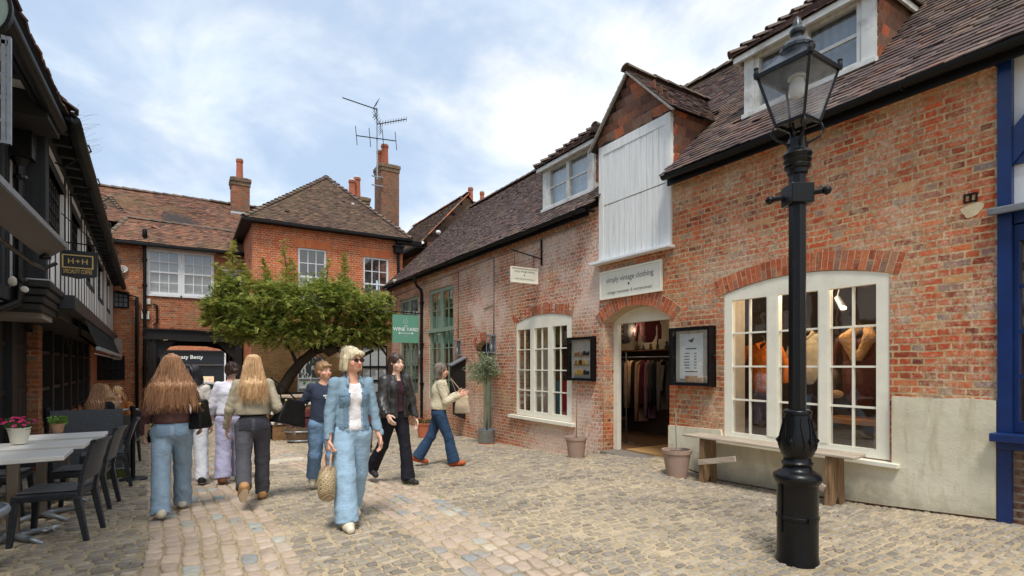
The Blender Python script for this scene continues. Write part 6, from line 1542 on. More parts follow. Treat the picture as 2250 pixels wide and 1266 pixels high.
# ---------------------------------------------------------------- cast iron gas lamp
lp = Vector((3.98, 2.28, gz(3.98, 2.28))); LA = thing('street_lamp', 'black cast-iron street lamp with four-sided glass lantern and ladder bar', 'street lamp', tuple(lp))
IR = M['blackgloss']
m = MB(); m.lathe([(.150, -.02), (.150, .02), (.143, .05), (.143, .335), (.150, .34), (.150, .36), (.143, .365), (.143, .60), (.148, .62)], lp, 40)
for a in (R(60), R(240)): m.obox(lp + Vector((.15 * math.cos(a), .15 * math.sin(a), .35)), (.03, .02, .03), Matrix.Rotation(a, 3, 'Z'))
a = R(160); m.obox(lp + Vector((.146 * math.cos(a), .146 * math.sin(a), .42)), (.016, .03, .36), Matrix.Rotation(a, 3, 'Z')); m.build('base', IR, LA, smooth=True, auto=35)
m = MB(); m.lathe([(.148, .60), (.160, .62), (.168, .645), (.162, .672), (.135, .69), (.12, .70), (.104, .715), (.100, .735), (.108, .74), (.112, .76), (.098, .775), (.096, .80)], lp, 40, flute=lambda t, z: 1 + (.022 * abs(math.sin(8 * t)) if .61 < z < .68 else 0)); m.build('moulding', IR, LA, smooth=True, auto=50)
m = MB(); m.lathe([(.096, .80), (.115, .83), (.126, .87), (.128, .91), (.118, .98), (.104, 1.05), (.094, 1.10), (.090, 1.125), (.098, 1.13), (.100, 1.15), (.092, 1.16), (.078, 1.165)], lp, 36)
prof_ = [(.126, .86), (.130, .90), (.122, .97), (.107, 1.05), (.098, 1.10)]
for k in range(12):
    a0 = PI / 6 * k + .3; amp = .09 if k % 2 else -.09      # acanthus scrolls running up the vase
    pts = [lp + Vector((r_ * math.cos(a0 + amp * math.sin(q * 1.5)), r_ * math.sin(a0 + amp * math.sin(q * 1.5)), z_)) for q, (r_, z_) in enumerate(prof_)]
    m.tube(pts, [.003, .008, .007, .006, .003], 6)
    if k % 2 == 0: c_ = pts[1]; m.tube([c_, c_ + Vector((0, 0, .03)) + Vector((math.cos(a0), math.sin(a0), 0)) * .012, c_ + Vector((0, 0, .055))], [.003, .012, .003], 6)
m.build('vase', IR, LA, smooth=True, auto=50)
m = MB(); m.lathe([(.060, 1.15), (.058, 2.95), (.058, 2.96)], lp, 16, flute=lambda t, z: 1 + .05 * math.cos(8 * t)); m.build('shaft', IR, LA, smooth=True, auto=40)
vdir = Vector((-_s, -_c, 0)); side = Vector((_c, -_s, 0)); Mb = Matrix((side, -vdir, Vector((0, 0, 1)))).transposed()
rd_ = Vector((lp.x, lp.y, 0)).normalized(); bd = (Vector((rd_.y, -rd_.x, 0)) * .9 + rd_ * .5).normalized()
m = MB(); zc = 2.80; m.obox(lp + Vector((0, 0, zc)), (.17, .17, .15), Matrix.Rotation(math.atan2(bd.y, bd.x), 3, 'Z'))
bd = Vector((_c, -_s, 0)) * .78 - Vector((_s, _c, 0)) * .62; e0, e1 = lp + Vector((0, 0, zc)) - bd * .195, lp + Vector((0, 0, zc)) + bd * .195
m.tube([e0, e1], .020, 10)
for e in (e0, e1): m.lathe([(.005, -.035), (.028, -.02), (.034, 0), (.028, .02), (.005, .035)], e, 12)
m.build('ladder_bar', IR, LA, bevel=.008)
m = MB(); m.lathe([(.06, 2.95), (.072, 2.96), (.074, 2.99), (.088, 3.0), (.094, 3.02), (.084, 3.035), (.09, 3.045), (.1, 3.06), (.088, 3.075), (.094, 3.085), (.104, 3.105), (.094, 3.125), (.07, 3.14), (.064, 3.17), (.062, 3.23)], lp, 28); m.build('capital', IR, LA, smooth=True, auto=35)
LRZ = math.atan2(-lp.y, -lp.x) + R(16)
def lc(r, k, z): a = LRZ + PI / 2 * k; return lp + Vector((r * math.cos(a), r * math.sin(a), z))
zb, zt = 3.345, 3.735; rb, rt_ = .155, .285
m = MB()
for k in range(4):
    a = lc(rb, k, zb); b = lc(.062, k, 3.2); mid = lc(.17, k, 3.26); m.tube([lc(.05, k, 3.12), lc(.07, k, 3.19), lc(.15, k, 3.235), lc(.185, k, 3.285), lc(.165, k, 3.335), lc(.13, k, 3.335)], [.010, .011, .010, .010, .009, .006], 6)
    m.tube([lc(.03, k + .5, 3.18), lc(.06, k + .5, 3.34)], .008, 6)
m.build('scroll_bracket', IR, LA, smooth=True)
m = MB()
for k in range(4):
    m.beam(lc(rb, k, zb), lc(rt_, k, zt), .018, .018, Vector(lc(1, k, 0) - lp)); m.beam(lc(rb, k, zb), lc(rb, k + 1, zb), .022, .022); m.beam(lc(rt_, k, zt), lc(rt_, k + 1, zt), .03, .035)
    c = lc(rt_ + .008, k, zt + .02); m.lathe([(.018, -.03), (.022, 0), (.016, .03), (.02, .045), (.004, .06)], c, 8)
m.add([lc(rb - .01, k, zb + .004) for k in range(4)], [(0, 1, 2, 3)])
m.build('lantern_frame', IR, LA, bevel=.002)
t = NT('old_lantern_glass'); t.n.remove(t.b); tr = t.node('ShaderNodeBsdfTransparent'); tr.inputs[0].default_value = (.86, .88, .9, 1); df_ = t.node('ShaderNodeBsdfDiffuse'); df_.inputs[0].default_value = (.75, .77, .8, 1); gl = t.node('ShaderNodeBsdfGlossy'); gl.inputs['Roughness'].default_value = .05
m1 = t.node('ShaderNodeMixShader'); n = t.noise(t.pos(), 9, 4); t.link(t.math('MULTIPLY', n, .3), m1.inputs[0]); t.link(tr.outputs[0], m1.inputs[1]); t.link(df_.outputs[0], m1.inputs[2])
m2 = t.node('ShaderNodeMixShader'); fr_ = t.node('ShaderNodeLayerWeight'); t.link(t.math('ADD', t.math('MULTIPLY', t.math('POWER', fr_.outputs['Facing'], 4.0), .6), .05), m2.inputs[0]); t.link(m1.outputs[0], m2.inputs[1]); t.link(gl.outputs[0], m2.inputs[2]); t.link(m2.outputs[0], t.out.inputs[0])
for k in range(4):
    m = MB(); m.add([lc(rb, k, zb + .01), lc(rb, k + 1, zb + .01), lc(rt_, k + 1, zt - .005), lc(rt_, k, zt - .005)], [(0, 1, 2, 3)]); m.build('lantern_pane', t.mat, LA)
m = MB(); vs = [lc(rt_ + .015, k, zt + .01) for k in range(4)] + [lc(.11, k, 3.885) for k in range(4)]
m.add(vs, [(0, 1, 5, 4), (1, 2, 6, 5), (2, 3, 7, 6), (3, 0, 4, 7)]); m.lathe([(.10, 3.92), (.105, 3.94), (.108, 3.955), (.118, 3.962), (.12, 3.985), (.1, 4.005), (.085, 4.03), (.05, 4.045), (.03, 4.055), (.03, 4.085), (.052, 4.095), (.056, 4.115), (.044, 4.135), (.036, 4.145), (.034, 4.160), (.02, 4.205), (.006, 4.225)], lp + Vector((0, 0, -.06)), 28, flute=lambda t, z: 1 + (.03 * math.cos(14 * t) if 3.95 < z < 3.99 else 0))
m.build('lantern_roof', paint('lamp_roof', lin(44, 50, 56), .35, .15, 8, .2), LA, smooth=True, auto=30)
m = MB(); m.lathe([(.01, 3.545), (.045, 3.56), (.062, 3.60), (.055, 3.65), (.035, 3.69), (.03, 3.70)], lp, 18); m.build('globe', M['whiteletter'], LA, smooth=True)
m = MB(); m.lathe([(.06, 3.715), (.068, 3.69), (.064, 3.687), (.03, 3.73)], lp, 18); m.build('reflector', M['white_old'], LA, smooth=True)
# ---------------------------------------------------------------- raised bed, barrels in the middle distance
q0, q1 = onY(604, 870, 16.2), onY(700, 870, 16.2)
RB_ = thing('raised_bed', 'raised brick tree bed with pale stone coping steps at the end of the yard', 'planter', (2.6, 16.8, -.6))
zt = q0.z
m = MB(); m.box(q0.x - .4, 4.4, 16.4, 18.9, -.9, zt - .08); m.build('brick_wall', M['brick_dirty'], RB_)
m = MB(); m.box(q0.x - .45, 4.45, 16.33, 16.75, zt - .079, zt); m.box(q0.x - .45, q0.x - .05, 16.75, 18.9, zt - .079, zt); m.build('coping', M['oakgrey'], RB_, bevel=.015)
m = MB(); m.box(q0.x - .04, 4.4, 16.751, 18.9, zt - .12, zt - .03); m.build('soil', M['soil'], RB_)
m = MB()
for i, (dz, dy) in enumerate(((.22, .25), (.44, .5), (.70, .75))):
    z = zt - dz; m.box(q0.x - .15, q0.x + 1.6, 16.33 - dy, 16.33 - dy + .30, z - .06, z)
m.build('step', M['white_old'], RB_, bevel=.01)
m = MB()
for i, (dz, dy) in enumerate(((.22, .25), (.44, .5), (.70, .75))):
    z = zt - dz; m.box(q0.x - .12, q0.x + 1.57, 16.33 - dy + .03, 16.40, -.8, z - .061)
m.build('step_riser', M['brick_dirty'], RB_)
def barrel(label, p, r0, r1, h, mats):
    T = thing('barrel_planter', label, 'barrel', tuple(p)); m = MB(); pr = [(r0, 0), (r0 * .6 + r1 * .4 + .012, h * .4), (r0 * .25 + r1 * .75 + .012, h * .75), (r1, h), (r1 - .03, h), (r1 - .04, h * .85), (.01, h * .85)]
    m.lathe(pr, p, 30, flute=lambda t, z: 1 + .008 * abs(math.sin(14 * t))); m.build('staves', mats, T, smooth=True, auto=50)
    for f in (.18, .78):
        rr = r0 + (r1 - r0) * f + .014; k = MB(); k.lathe([(rr, h * f - .02), (rr + .006, h * f - .02), (rr + .008, h * f + .02), (rr + .002, h * f + .02)], p, 30); k.build('hoop', M['zinc'] if mats == M['barrel'] else M['black'], T, smooth=True)
    return T
p = onG(660, 972); b1_ = barrel('weathered half barrel planter standing in front of the tree bed', p, .30, .39, .40, M['barrel'])
m = MB(); m.lathe([(.34, .36), (.01, .40)], p, 18); m.build('soil', M['soil'], b1_)
p2 = Vector((p.x + .12, p.y + .62, gz(p.x, p.y + .6))); b2 = barrel('red-brown painted barrel planter close behind the weathered half barrel', p2, .33, .40, .82, M['barrelred'])
p3 = onG(845, 1020); p3 = Vector((p3.x + .25, p3.y + 2.6, gz(p3.x, p3.y + 2.6))); barrel('red-brown barrel standing behind the woman in black leather', p3, .30, .34, .75, M['barrelred'])
# bunch of flowers in a pot by the left wall
p = onG(335, 972); FB = pot('flower_pot', 'dark pot of yellow flowers on the cobbles beyond the cafe barrier', p, .10, .13, .2, M['black'], cat='flower pot')
m = MB(); leaf_tuft(m, p + Vector((0, 0, .15)), 240, .2, .12, .1, .02, rnd); m.build('leaves', GREEND, FB); m = MB(); leaf_tuft(m, p + Vector((0, 0, .34)), 70, .12, .16, .06, .022, rnd); m.build('flowers', islandmat('yellow_petal', [(0, lin(226, 206, 90)), (1, lin(240, 236, 190))], nvar=.1), FB)
# ---------------------------------------------------------------- smooth organic surfaces: distance field + surface nets
class Field:
    def __init__(s, lo, hi, h):
        s.h = h; s.lo = np.array(lo, float); n = np.ceil((np.array(hi) - s.lo) / h).astype(int) + 1; s.n = n
        s.ax = [(s.lo[i] + h * np.arange(n[i])).astype(np.float32) for i in range(3)]
        s.F = np.full(tuple(n), .2, np.float32)
    def sl(s, lo, hi):
        out = []
        for i in range(3):
            a = int(max(0, math.floor((lo[i] - s.lo[i]) / s.h))); b = int(min(s.n[i], math.ceil((hi[i] - s.lo[i]) / s.h) + 1))
            if b <= a: return None
            out.append(slice(a, b))
        return tuple(out)
    def grid(s, q): return s.ax[0][q[0]][:, None, None], s.ax[1][q[1]][None, :, None], s.ax[2][q[2]][None, None, :]
    def put(s, q, d, k, sub=False):
        f = s.F[q]
        if sub: s.F[q] = np.maximum(f, -d); return
        if k > 0:
            hh = np.maximum(k - np.abs(f - d), 0) / k; s.F[q] = np.minimum(f, d) - hh * hh * k * .25
        else: s.F[q] = np.minimum(f, d)
    def cone(s, a, b, ra, rb, k=.02, cuts=(), sub=False, flat=None, wob=None):
        a = np.array(a, float); b = np.array(b, float); m = max(ra, rb) + k + .03
        q = s.sl(np.minimum(a, b) - m, np.maximum(a, b) + m)
        if q is None: return s
        X, Y, Z = s.grid(q); ba = b - a; L = float(ba @ ba) + 1e-9
        t = np.clip(((X - a[0]) * ba[0] + (Y - a[1]) * ba[1] + (Z - a[2]) * ba[2]) / L, 0, 1)
        dx, dy, dz = X - a[0] - t * ba[0], Y - a[1] - t * ba[1], Z - a[2] - t * ba[2]
        if flat is not None:      # squash across the direction `flat[0]` by factor flat[1]
            e = np.array(flat[0], float); w = dx * e[0] + dy * e[1] + dz * e[2]; g = flat[1] - 1
            dx, dy, dz = dx + g * w * e[0], dy + g * w * e[1], dz + g * w * e[2]
        d = np.sqrt(dx * dx + dy * dy + dz * dz) - (ra + (rb - ra) * t)
        if wob is not None: d = d + wob(X, Y, Z, t)
        for p, nrm in cuts: d = np.maximum(d, (X - p[0]) * nrm[0] + (Y - p[1]) * nrm[1] + (Z - p[2]) * nrm[2])
        s.put(q, d.astype(np.float32), k, sub); return s
    def ell(s, c, r, k=.02, M=None, sub=False):
        c = np.array(c, float); r = np.array(r, float); m = r.max() + k + .03; q = s.sl(c - m, c + m)
        if q is None: return s
        X, Y, Z = s.grid(q); x, y, z = X - c[0], Y - c[1], Z - c[2]
        if M is not None:
            M = np.array(M); x, y, z = (M[0, 0] * x + M[1, 0] * y + M[2, 0] * z), (M[0, 1] * x + M[1, 1] * y + M[2, 1] * z), (M[0, 2] * x + M[1, 2] * y + M[2, 2] * z)
        k0 = np.sqrt((x / r[0]) ** 2 + (y / r[1]) ** 2 + (z / r[2]) ** 2); k1 = np.sqrt((x / r[0] ** 2) ** 2 + (y / r[1] ** 2) ** 2 + (z / r[2] ** 2) ** 2) + 1e-6
        s.put(q, (k0 * (k0 - 1) / k1).astype(np.float32), k, sub); return s
    def cut(s, p, n):
        X, Y, Z = s.grid((slice(None),) * 3); s.F = np.maximum(s.F, ((X - p[0]) * n[0] + (Y - p[1]) * n[1] + (Z - p[2]) * n[2]).astype(np.float32)); return s
    def warp(s, fn):
        X, Y, Z = s.grid((slice(None),) * 3); s.F = s.F + fn(X, Y, Z).astype(np.float32); return s
    def mesh(s):
        F = s.F; F[0] = F[-1] = .2; F[:, 0] = F[:, -1] = .2; F[:, :, 0] = F[:, :, -1] = .2
        S = F < 0; c = [(i, j, k) for i in (0, 1) for j in (0, 1) for k in (0, 1)]
        nx, ny, nz = F.shape; V = lambda A, o: A[o[0]:nx - 1 + o[0], o[1]:ny - 1 + o[1], o[2]:nz - 1 + o[2]]
        cnt = sum(V(S, o).astype(np.int8) for o in c); act = np.argwhere((cnt > 0) & (cnt < 8)); vid = np.full((nx - 1, ny - 1, nz - 1), -1, np.int64); vid[tuple(act.T)] = np.arange(len(act))
        val = np.stack([F[act[:, 0] + o[0], act[:, 1] + o[1], act[:, 2] + o[2]] for o in c], 1); P = np.zeros((len(act), 3)); N = np.zeros(len(act))
        for a in range(8):
            for b in range(a + 1, 8):
                if sum(abs(c[a][i] - c[b][i]) for i in range(3)) != 1: continue
                fa, fb = val[:, a], val[:, b]; m = (fa < 0) != (fb < 0); t = np.where(m, fa / np.where(m, fa - fb, 1), 0)
                for i in range(3): P[:, i] += np.where(m, c[a][i] + (c[b][i] - c[a][i]) * t, 0)
                N += m
        P = s.lo + (act + P / N[:, None]) * s.h; quads = []
        for ax in range(3):
            u, w = (ax + 1) % 3, (ax + 2) % 3; A = [slice(None)] * 3; Bq = [slice(None)] * 3; A[ax] = slice(0, -1); Bq[ax] = slice(1, None)
            sa, sb = S[tuple(A)], S[tuple(Bq)]
            e = np.argwhere(sa != sb); e = e[(e[:, u] > 0) & (e[:, w] > 0) & (e[:, u] < F.shape[u] - 1) & (e[:, w] < F.shape[w] - 1)]
            du = np.zeros(3, int); du[u] = 1; dw = np.zeros(3, int); dw[w] = 1
            q = np.stack([vid[tuple((e - du - dw).T)], vid[tuple((e - dw).T)], vid[tuple(e.T)], vid[tuple((e - du).T)]], 1)
            ins = sa[tuple(e.T)]; q = np.where(ins[:, None], q, q[:, ::-1]); quads.append(q)
        return P, np.concatenate(quads, 0)
    def build(s, name, mat, parent, color=None, extra=None):
        P, Q = s.mesh(); s.P = P; me = bpy.data.meshes.new(name); pv, qv = P.tolist(), Q.tolist()
        if extra: n0 = len(pv); pv += [tuple(v) for v in extra[0]]; qv += [[i + n0 for i in f] for f in extra[1]]
        me.from_pydata(pv, [], qv); me.materials.append(mat)
        me.polygons.foreach_set('use_smooth', [True] * len(me.polygons))
        if color is not None:
            at = me.attributes.new('col', 'FLOAT_COLOR', 'POINT'); c = np.ones((len(P), 4), np.float32); c[:, :3] = color(P); at.data.foreach_set('color', c.ravel())
        me.update(); return link_mesh(name, me, parent)
def patch(P, name, mat, parent, outline, side, off=.004, n=7):
    """a sewn-on piece lying on the garment surface P; outline = x0, x1, z0, z1 (metres)"""
    x0, x1, z0, z1 = outline; G = []
    for i in range(n + 1):
        for j in range(n + 1):
            x = x0 + (x1 - x0) * i / n; z = z0 + (z1 - z0) * j / n; m_ = (np.abs(P[:, 0] - x) < .014) & (np.abs(P[:, 2] - z) < .014)
            if not m_.any(): return
            y = (P[m_, 1] * side).max(); G.append((x, (y + off) * side, z))
    I = lambda i, j: i * (n + 1) + j; mb = MB(); vs = G + [(x, y - side * .012, z) for x, y, z in G]; k = len(G)
    fs = [(I(i, j), I(i + 1, j), I(i + 1, j + 1), I(i, j + 1)) for i in range(n) for j in range(n)]
    for i in range(n): fs += [(I(i, 0), I(i + 1, 0), k + I(i + 1, 0), k + I(i, 0)), (I(i, n), I(i + 1, n), k + I(i + 1, n), k + I(i, n)), (I(0, i), I(0, i + 1), k + I(0, i + 1), k + I(0, i)), (I(n, i), I(n, i + 1), k + I(n, i + 1), k + I(n, i))]
    mb.add(vs, fs); return mb.build(name, mat, parent, world=False, smooth=True, auto=40)
def strand(arr, pts, w, rnd):
    v_, f_ = arr; o = len(v_); n = len(pts); a = rnd.uniform(-.9, .9); sd = Vector((math.cos(a), math.sin(a), 0))
    for i, p in enumerate(pts):
        ww = w * (1 - .75 * (i / (n - 1)) ** 2); v_ += [p - sd * ww, p + sd * ww]
    f_ += [(o + 2 * i, o + 2 * i + 1, o + 2 * i + 3, o + 2 * i + 2) for i in range(n - 1)]
def curve3(a, b, c, n, wv, ph):
    out = []
    for i in range(n):
        t = i / (n - 1); p = a.lerp(b, t).lerp(b.lerp(c, t), t) if False else (a * (1 - t) ** 2 + b * 2 * t * (1 - t) + c * t * t); out.append(p + Vector((math.sin(t * 9 + ph) * wv * t, math.cos(t * 7 + ph) * wv * t * .6, 0)))
    return out
def colmat(name, rough=.6, nscale=40, var=.12, bump=.1, spec=.35, sss=0):
    t = NT(name); a = t.node('ShaderNodeAttribute', attribute_name='col'); n = t.noise(t.obj(), nscale, 3)
    t.color(t.mix(1.0, a.outputs['Color'], t.ramp(n, [(.25, (1 - var,) * 3), (.75, (1 + var,) * 3)]), 'MULTIPLY')); t.rough(rough); t.b.inputs['Specular IOR Level'].default_value = spec
    if bump: t.bump(n, bump, .002)
    if sss: t.b.inputs['Subsurface Weight'].default_value = sss; t.b.inputs['Subsurface Radius'].default_value = (.02, .008, .004)
    return t.mat
SKIN = colmat('skin', .5, 60, .05, .05, .35, .15); SHOE = colmat('shoe_leather', .55, 50, .1, .1)
def hairmat(name, c1, c2, c3):
    t = NT(name); p = t.scalev(t.obj(), (70, 70, 5)); n = t.noise(p, 1, 5, .65, .4); n2 = t.noise(t.obj(), 5, 3)
    col = t.ramp(t.math('ADD', t.math('MULTIPLY', n, .7), t.math('MULTIPLY', n2, .3)), [(.3, c1), (.52, c2), (.72, c3)]); t.color(col); t.rough(.42); t.bump(n, .7, .006); t.b.inputs['Specular IOR Level'].default_value = .45; return t.mat
def denim(name, c):
    t = NT(name); o = t.obj(); n = t.noise(t.scalev(o, (14, 14, 5)), 1, 5, .6); f = t.noise(o, 260, 2)
    col = t.ramp(n, [(.3, mul(c, .86)), (.55, c), (.75, mul(c, 1.14))]); col = t.mix(t.math('MULTIPLY', f, .4), col, mul(c, .7)); w = t.noise(t.scalev(o, (1, 1, 1.8)), 12, 5, .6, 1.6); t.color(col); t.rough(.9); t.bump(t.math('ADD', t.math('MULTIPLY', f, .06), w), .45, .02); t.b.inputs['Specular IOR Level'].default_value = .15; return t.mat
def folds(seed, amp=.005, fz=38.0, fx=11.0):
    r = random.Random(seed); ph = [r.uniform(0, 6.28) for _ in range(6)]
    def fn(X, Y, Z):
        a = np.sin(Z * fz + np.sin(X * fx + ph[0]) * 2.2 + np.sin(Y * fx * 1.2 + ph[1]) * 1.8 + ph[2]); b = np.sin(Z * fz * .43 + X * 21 + Y * 15 + ph[3]) * np.sin(X * 17 - Z * 9 + ph[4])
        return amp * (.6 * a * np.abs(b) + .5 * b)
    return fn
rotX = lambda a: Matrix.Rotation(a, 3, 'X'); rotZ = lambda a: Matrix.Rotation(a, 3, 'Z')
NONE = None
def person(label, at, H, yaw, pose, wear, group=None, res=.0075, z0=None, female=True, seated=False):
    T = thing('person', label, 'person', tuple(at), yaw, group)
    g = lambda k, d=0.0: pose.get(k, d)
    J = {}
    for s_, sx in (('L', -1), ('R', 1)):
        sw, kn, fp, sp = R(g('sw' + s_)), R(g('kn' + s_, 6)), R(g('fp' + s_)), R(g('sp' + s_, 1.5))
        hip = Vector((sx * .052 * H, 0, .52 * H)); th = Vector((sx * math.sin(sp), math.sin(sw), -math.cos(sw))).normalized()
        knee = hip + th * .245 * H; a = sw - kn; sh = Vector((sx * math.sin(sp) * .4, math.sin(a), -math.cos(a))).normalized(); ank = knee + sh * .238 * H
        ft = Matrix.Rotation(R(g('to' + s_, 6)) * -sx, 3, 'Z') @ Matrix.Rotation(-fp, 3, 'X'); J[s_] = dict(hip=hip, knee=knee, ank=ank, foot=ft, sh=sh, th=th)
    low = min(min((J[q]['ank'] + J[q]['foot'] @ Vector((0, y, -.040 * H))).z for y in (-.035 * H, .10 * H)) for q in 'LR')
    dz = -low if not seated else (z0 - .52 * H)
    up = Vector((0, 0, dz))
    for q in 'LR':
        for k in ('hip', 'knee', 'ank'): J[q][k] = J[q][k] + up
    Lm = rotX(-R(g('lean', 2))) @ rotZ(R(g('twist', 0))); piv = Vector((0, 0, .55 * H)) + up
    U = lambda x, y, z: piv + Lm @ Vector((x * H, y * H, z * H - .55 * H))
    Hm = Lm @ rotZ(R(g('turn', 0))) @ rotX(R(g('nod', 0))); hc0 = U(0, .008, .865)
    HD = lambda x, y, z: hc0 + Hm @ Vector((x * H, y * H, (z - .865) * H))
    for s_, sx in (('L', -1), ('R', 1)):
        sh = U(sx * .094, -.004, .803); fw, ab, el, tw = R(g('fw' + s_)), R(g('ab' + s_, 9)), R(g('el' + s_, 14)), R(g('tw' + s_, 0))
        d = Lm @ (Matrix.Rotation(ab * -sx, 3, 'Y') @ (rotX(fw) @ Vector((0, 0, -1)))); elb = sh + d * .172 * H
        fd = Lm @ (rotZ(tw * sx) @ (Matrix.Rotation(ab * .6 * -sx, 3, 'Y') @ (rotX(fw + el) @ Vector((0, 0, -1))))); wr = elb + fd * .142 * H; J[s_].update(sho=sh, elb=elb, wr=wr, fd=fd, ud=d)
    allp = [J[q][k] for q in 'LR' for k in ('hip', 'knee', 'ank', 'sho', 'elb', 'wr')] + [HD(0, 0, 1.0)]
    for q in 'LR': allp += [J[q]['wr'] + J[q]['fd'] * .12 * H, J[q]['ank'] + J[q]['foot'] @ Vector((0, .12 * H, -.04 * H))]
    lo = [min(p[i] for p in allp) - .14 for i in range(3)]; hi = [max(p[i] for p in allp) + .14 for i in range(3)]
    # ---- body: one continuous surface
    F = Field(lo, hi, res); k = .03
    F.ell(U(0, -.004, .545), (.085 * H, .06 * H, .07 * H), k); F.ell(U(0, 0, .625), (.068 * H, .048 * H, .09 * H), k); F.ell(U(0, .0, .735), (.084 * H, .056 * H, .095 * H), k); F.cone(U(-.08, -.004, .798), U(0, -.006, .825), .026 * H, .03 * H, k); F.cone(U(.08, -.004, .798), U(0, -.006, .825), .026 * H, .03 * H, k)
    F.cone(U(0, -.006, .81), HD(0, -.006, .885), .033 * H, .029 * H, .02)
    for q in 'LR':
        j = J[q]; F.cone(j['hip'], j['knee'], .055 * H, .034 * H, k); F.cone(j['knee'], j['ank'], .034 * H, .021 * H, .02)
        F.cone(j['ank'] + j['foot'] @ Vector((0, -.025 * H, -.02 * H)), j['ank'] + j['foot'] @ Vector((0, .085 * H, -.026 * H)), .018 * H, .013 * H, .02)
        F.cone(j['sho'], j['elb'], .028 * H, .022 * H, .02); F.cone(j['elb'], j['wr'], .022 * H, .0145 * H, .015)
        # hand: palm, four fingers of different length, thumb from the side of the palm
        sx = -1 if q == 'L' else 1; fd = j['fd']; n_ = Vector((-sx, 0, 0)); n_ = Lm @ rotZ(R(g('tw' + q, 0)) * sx) @ n_; n_ = (n_ - fd * n_.dot(fd)).normalized(); w_ = fd.cross(n_) * (1 if True else 1)
        if (Lm @ Vector((0, 1, 0))).dot(w_) < 0 and abs(fd.z) > .5: w_ = -w_
        if abs(fd.z) <= .5 and w_.z < 0: w_ = -w_
        curl = R(g('curl' + q, 22))
        for i, (o, L1, L2, r) in enumerate(((.0165, .026, .020, .0052), (.0055, .029, .023, .0054), (-.0055, .027, .021, .0052), (-.016, .022, .016, .0046))):
            kb = j['wr'] + fd * .050 * H + w_ * o * H; F.cone(j['wr'] + w_ * o * .6 * H, kb, .0085 * H, .0072 * H, .010)
            c1 = curl * (1 + .12 * i); d1 = (fd * math.cos(c1) + n_ * math.sin(c1)); p1 = kb + d1 * L1 * H; c2 = c1 * 2.1; d2 = fd * math.cos(c2) + n_ * math.sin(c2)
            F.cone(kb, p1, r * H, r * .92 * H, .004); F.cone(p1, p1 + d2 * L2 * H, r * .9 * H, r * .75 * H, .003)
        tb = j['wr'] + fd * .014 * H + w_ * .016 * H; td = (fd * .72 + w_ * .62 + n_ * .35).normalized(); t1 = tb + td * .030 * H; t2 = t1 + (fd * .9 + w_ * .15 + n_ * .35).normalized() * .024 * H
        F.cone(tb, t1, .0085 * H, .0068 * H, .008); F.cone(t1, t2, .0064 * H, .005 * H, .004)
    # head
    F.ell(HD(0, -.012, .945), (.0445 * H, .055 * H, .053 * H), .012, Hm); F.ell(HD(0, .010, .905), (.037 * H, .042 * H, .043 * H), .02, Hm); F.ell(HD(0, .034, .886), (.019 * H, .014 * H, .014 * H), .02, Hm)
    F.cone(HD(0, .046, .934), HD(0, .060, .914), .0055 * H, .0085 * H, .012); F.ell(HD(0, .040, .945), (.034 * H, .010 * H, .008 * H), .015, Hm)
    for sx in (-1, 1):
        F.ell(HD(sx * .0185, .052, .9345), (.0105 * H, .009 * H, .0065 * H), .006, Hm, sub=True); F.ell(HD(sx * .0185, .0405, .9345), (.0085 * H,) * 3, .002, Hm); F.ell(HD(sx * .026, .034, .912), (.013 * H, .012 * H, .012 * H), .02, Hm); F.ell(HD(sx * .0455, -.008, .928), (.007 * H, .014 * H, .020 * H), .006, Hm)
    F.ell(HD(0, .050, .8995), (.0145 * H, .0065 * H, .0042 * H), .006, Hm); F.ell(HD(0, .0485, .8935), (.012 * H, .007 * H, .0045 * H), .006, Hm)
    sk = np.array(wear.get('skin', lin(222, 178, 156))); HmT = np.array(Hm.transposed()); hcn = np.array(hc0)
    hairc = np.array(wear.get('brow', lin(96, 72, 54)))
    def skcol(P):
        c = np.tile(sk, (len(P), 1)); l = (P - hcn) @ HmT.T / H; x, y, z = np.abs(l[:, 0]), l[:, 1], l[:, 2] + .865
        front = y > .028
        m = front & (np.abs(z - .897) < .0065) & (x < .0145); c[m] = sk * np.array([.86, .55, .55])
        m = front & (np.abs(z - .9345) < .0055) & (np.abs(x - .0185) < .009); c[m] = (.62, .58, .55)
        m = front & (np.abs(z - .9345) < .005) & (np.abs(x - .0185) < .0045); c[m] = (.04, .03, .03)
        m = front & (np.abs(z - .9475) < .0035) & (np.abs(x - .020) < .013); c[m] = hairc
        m = front & (np.abs(z - .91) < .01) & (np.abs(x - .026) < .012); c[m] = c[m] * np.array([1.0, .88, .86])
        return c
    F.build('body', SKIN, T, skcol)
    # ---- trousers
    w = wear.get('trousers')
    if w:
        F = Field(lo, hi, .010); rt, rk, rh = [r * H for r in w['r']]; wz = U(0, 0, w.get('waist', .60)).z; fo = folds(w.get('seed', 1), w.get('amp', .006))
        F.ell(U(0, -.006, .545), (.090 * H, .069 * H, .085 * H), .03); F.ell(U(0, 0, .61), (.074 * H, .056 * H, .06 * H), .03)
        if female: F.ell(U(0, -.035, .515), (.082 * H, .045 * H, .05 * H), .04)
        G = []
        for q in 'LR':
            j = J[q]; hem = j['ank'] + j['sh'] * (w.get('hem', .012) * H); cc = [(hem, j['sh'])]
            F.cone(j['hip'] + Vector((0, 0, .0)), j['knee'], rt, rk, .035, wob=None); F.cone(j['knee'], hem + j['sh'] * .06, rk, rh * 1.0, .02, cuts=cc)
        kz, hz_, cz_ = (J['L']['knee'].z + J['R']['knee'].z) / 2, .16, J['L']['hip'].z - .05; ph_ = len(label) * .7
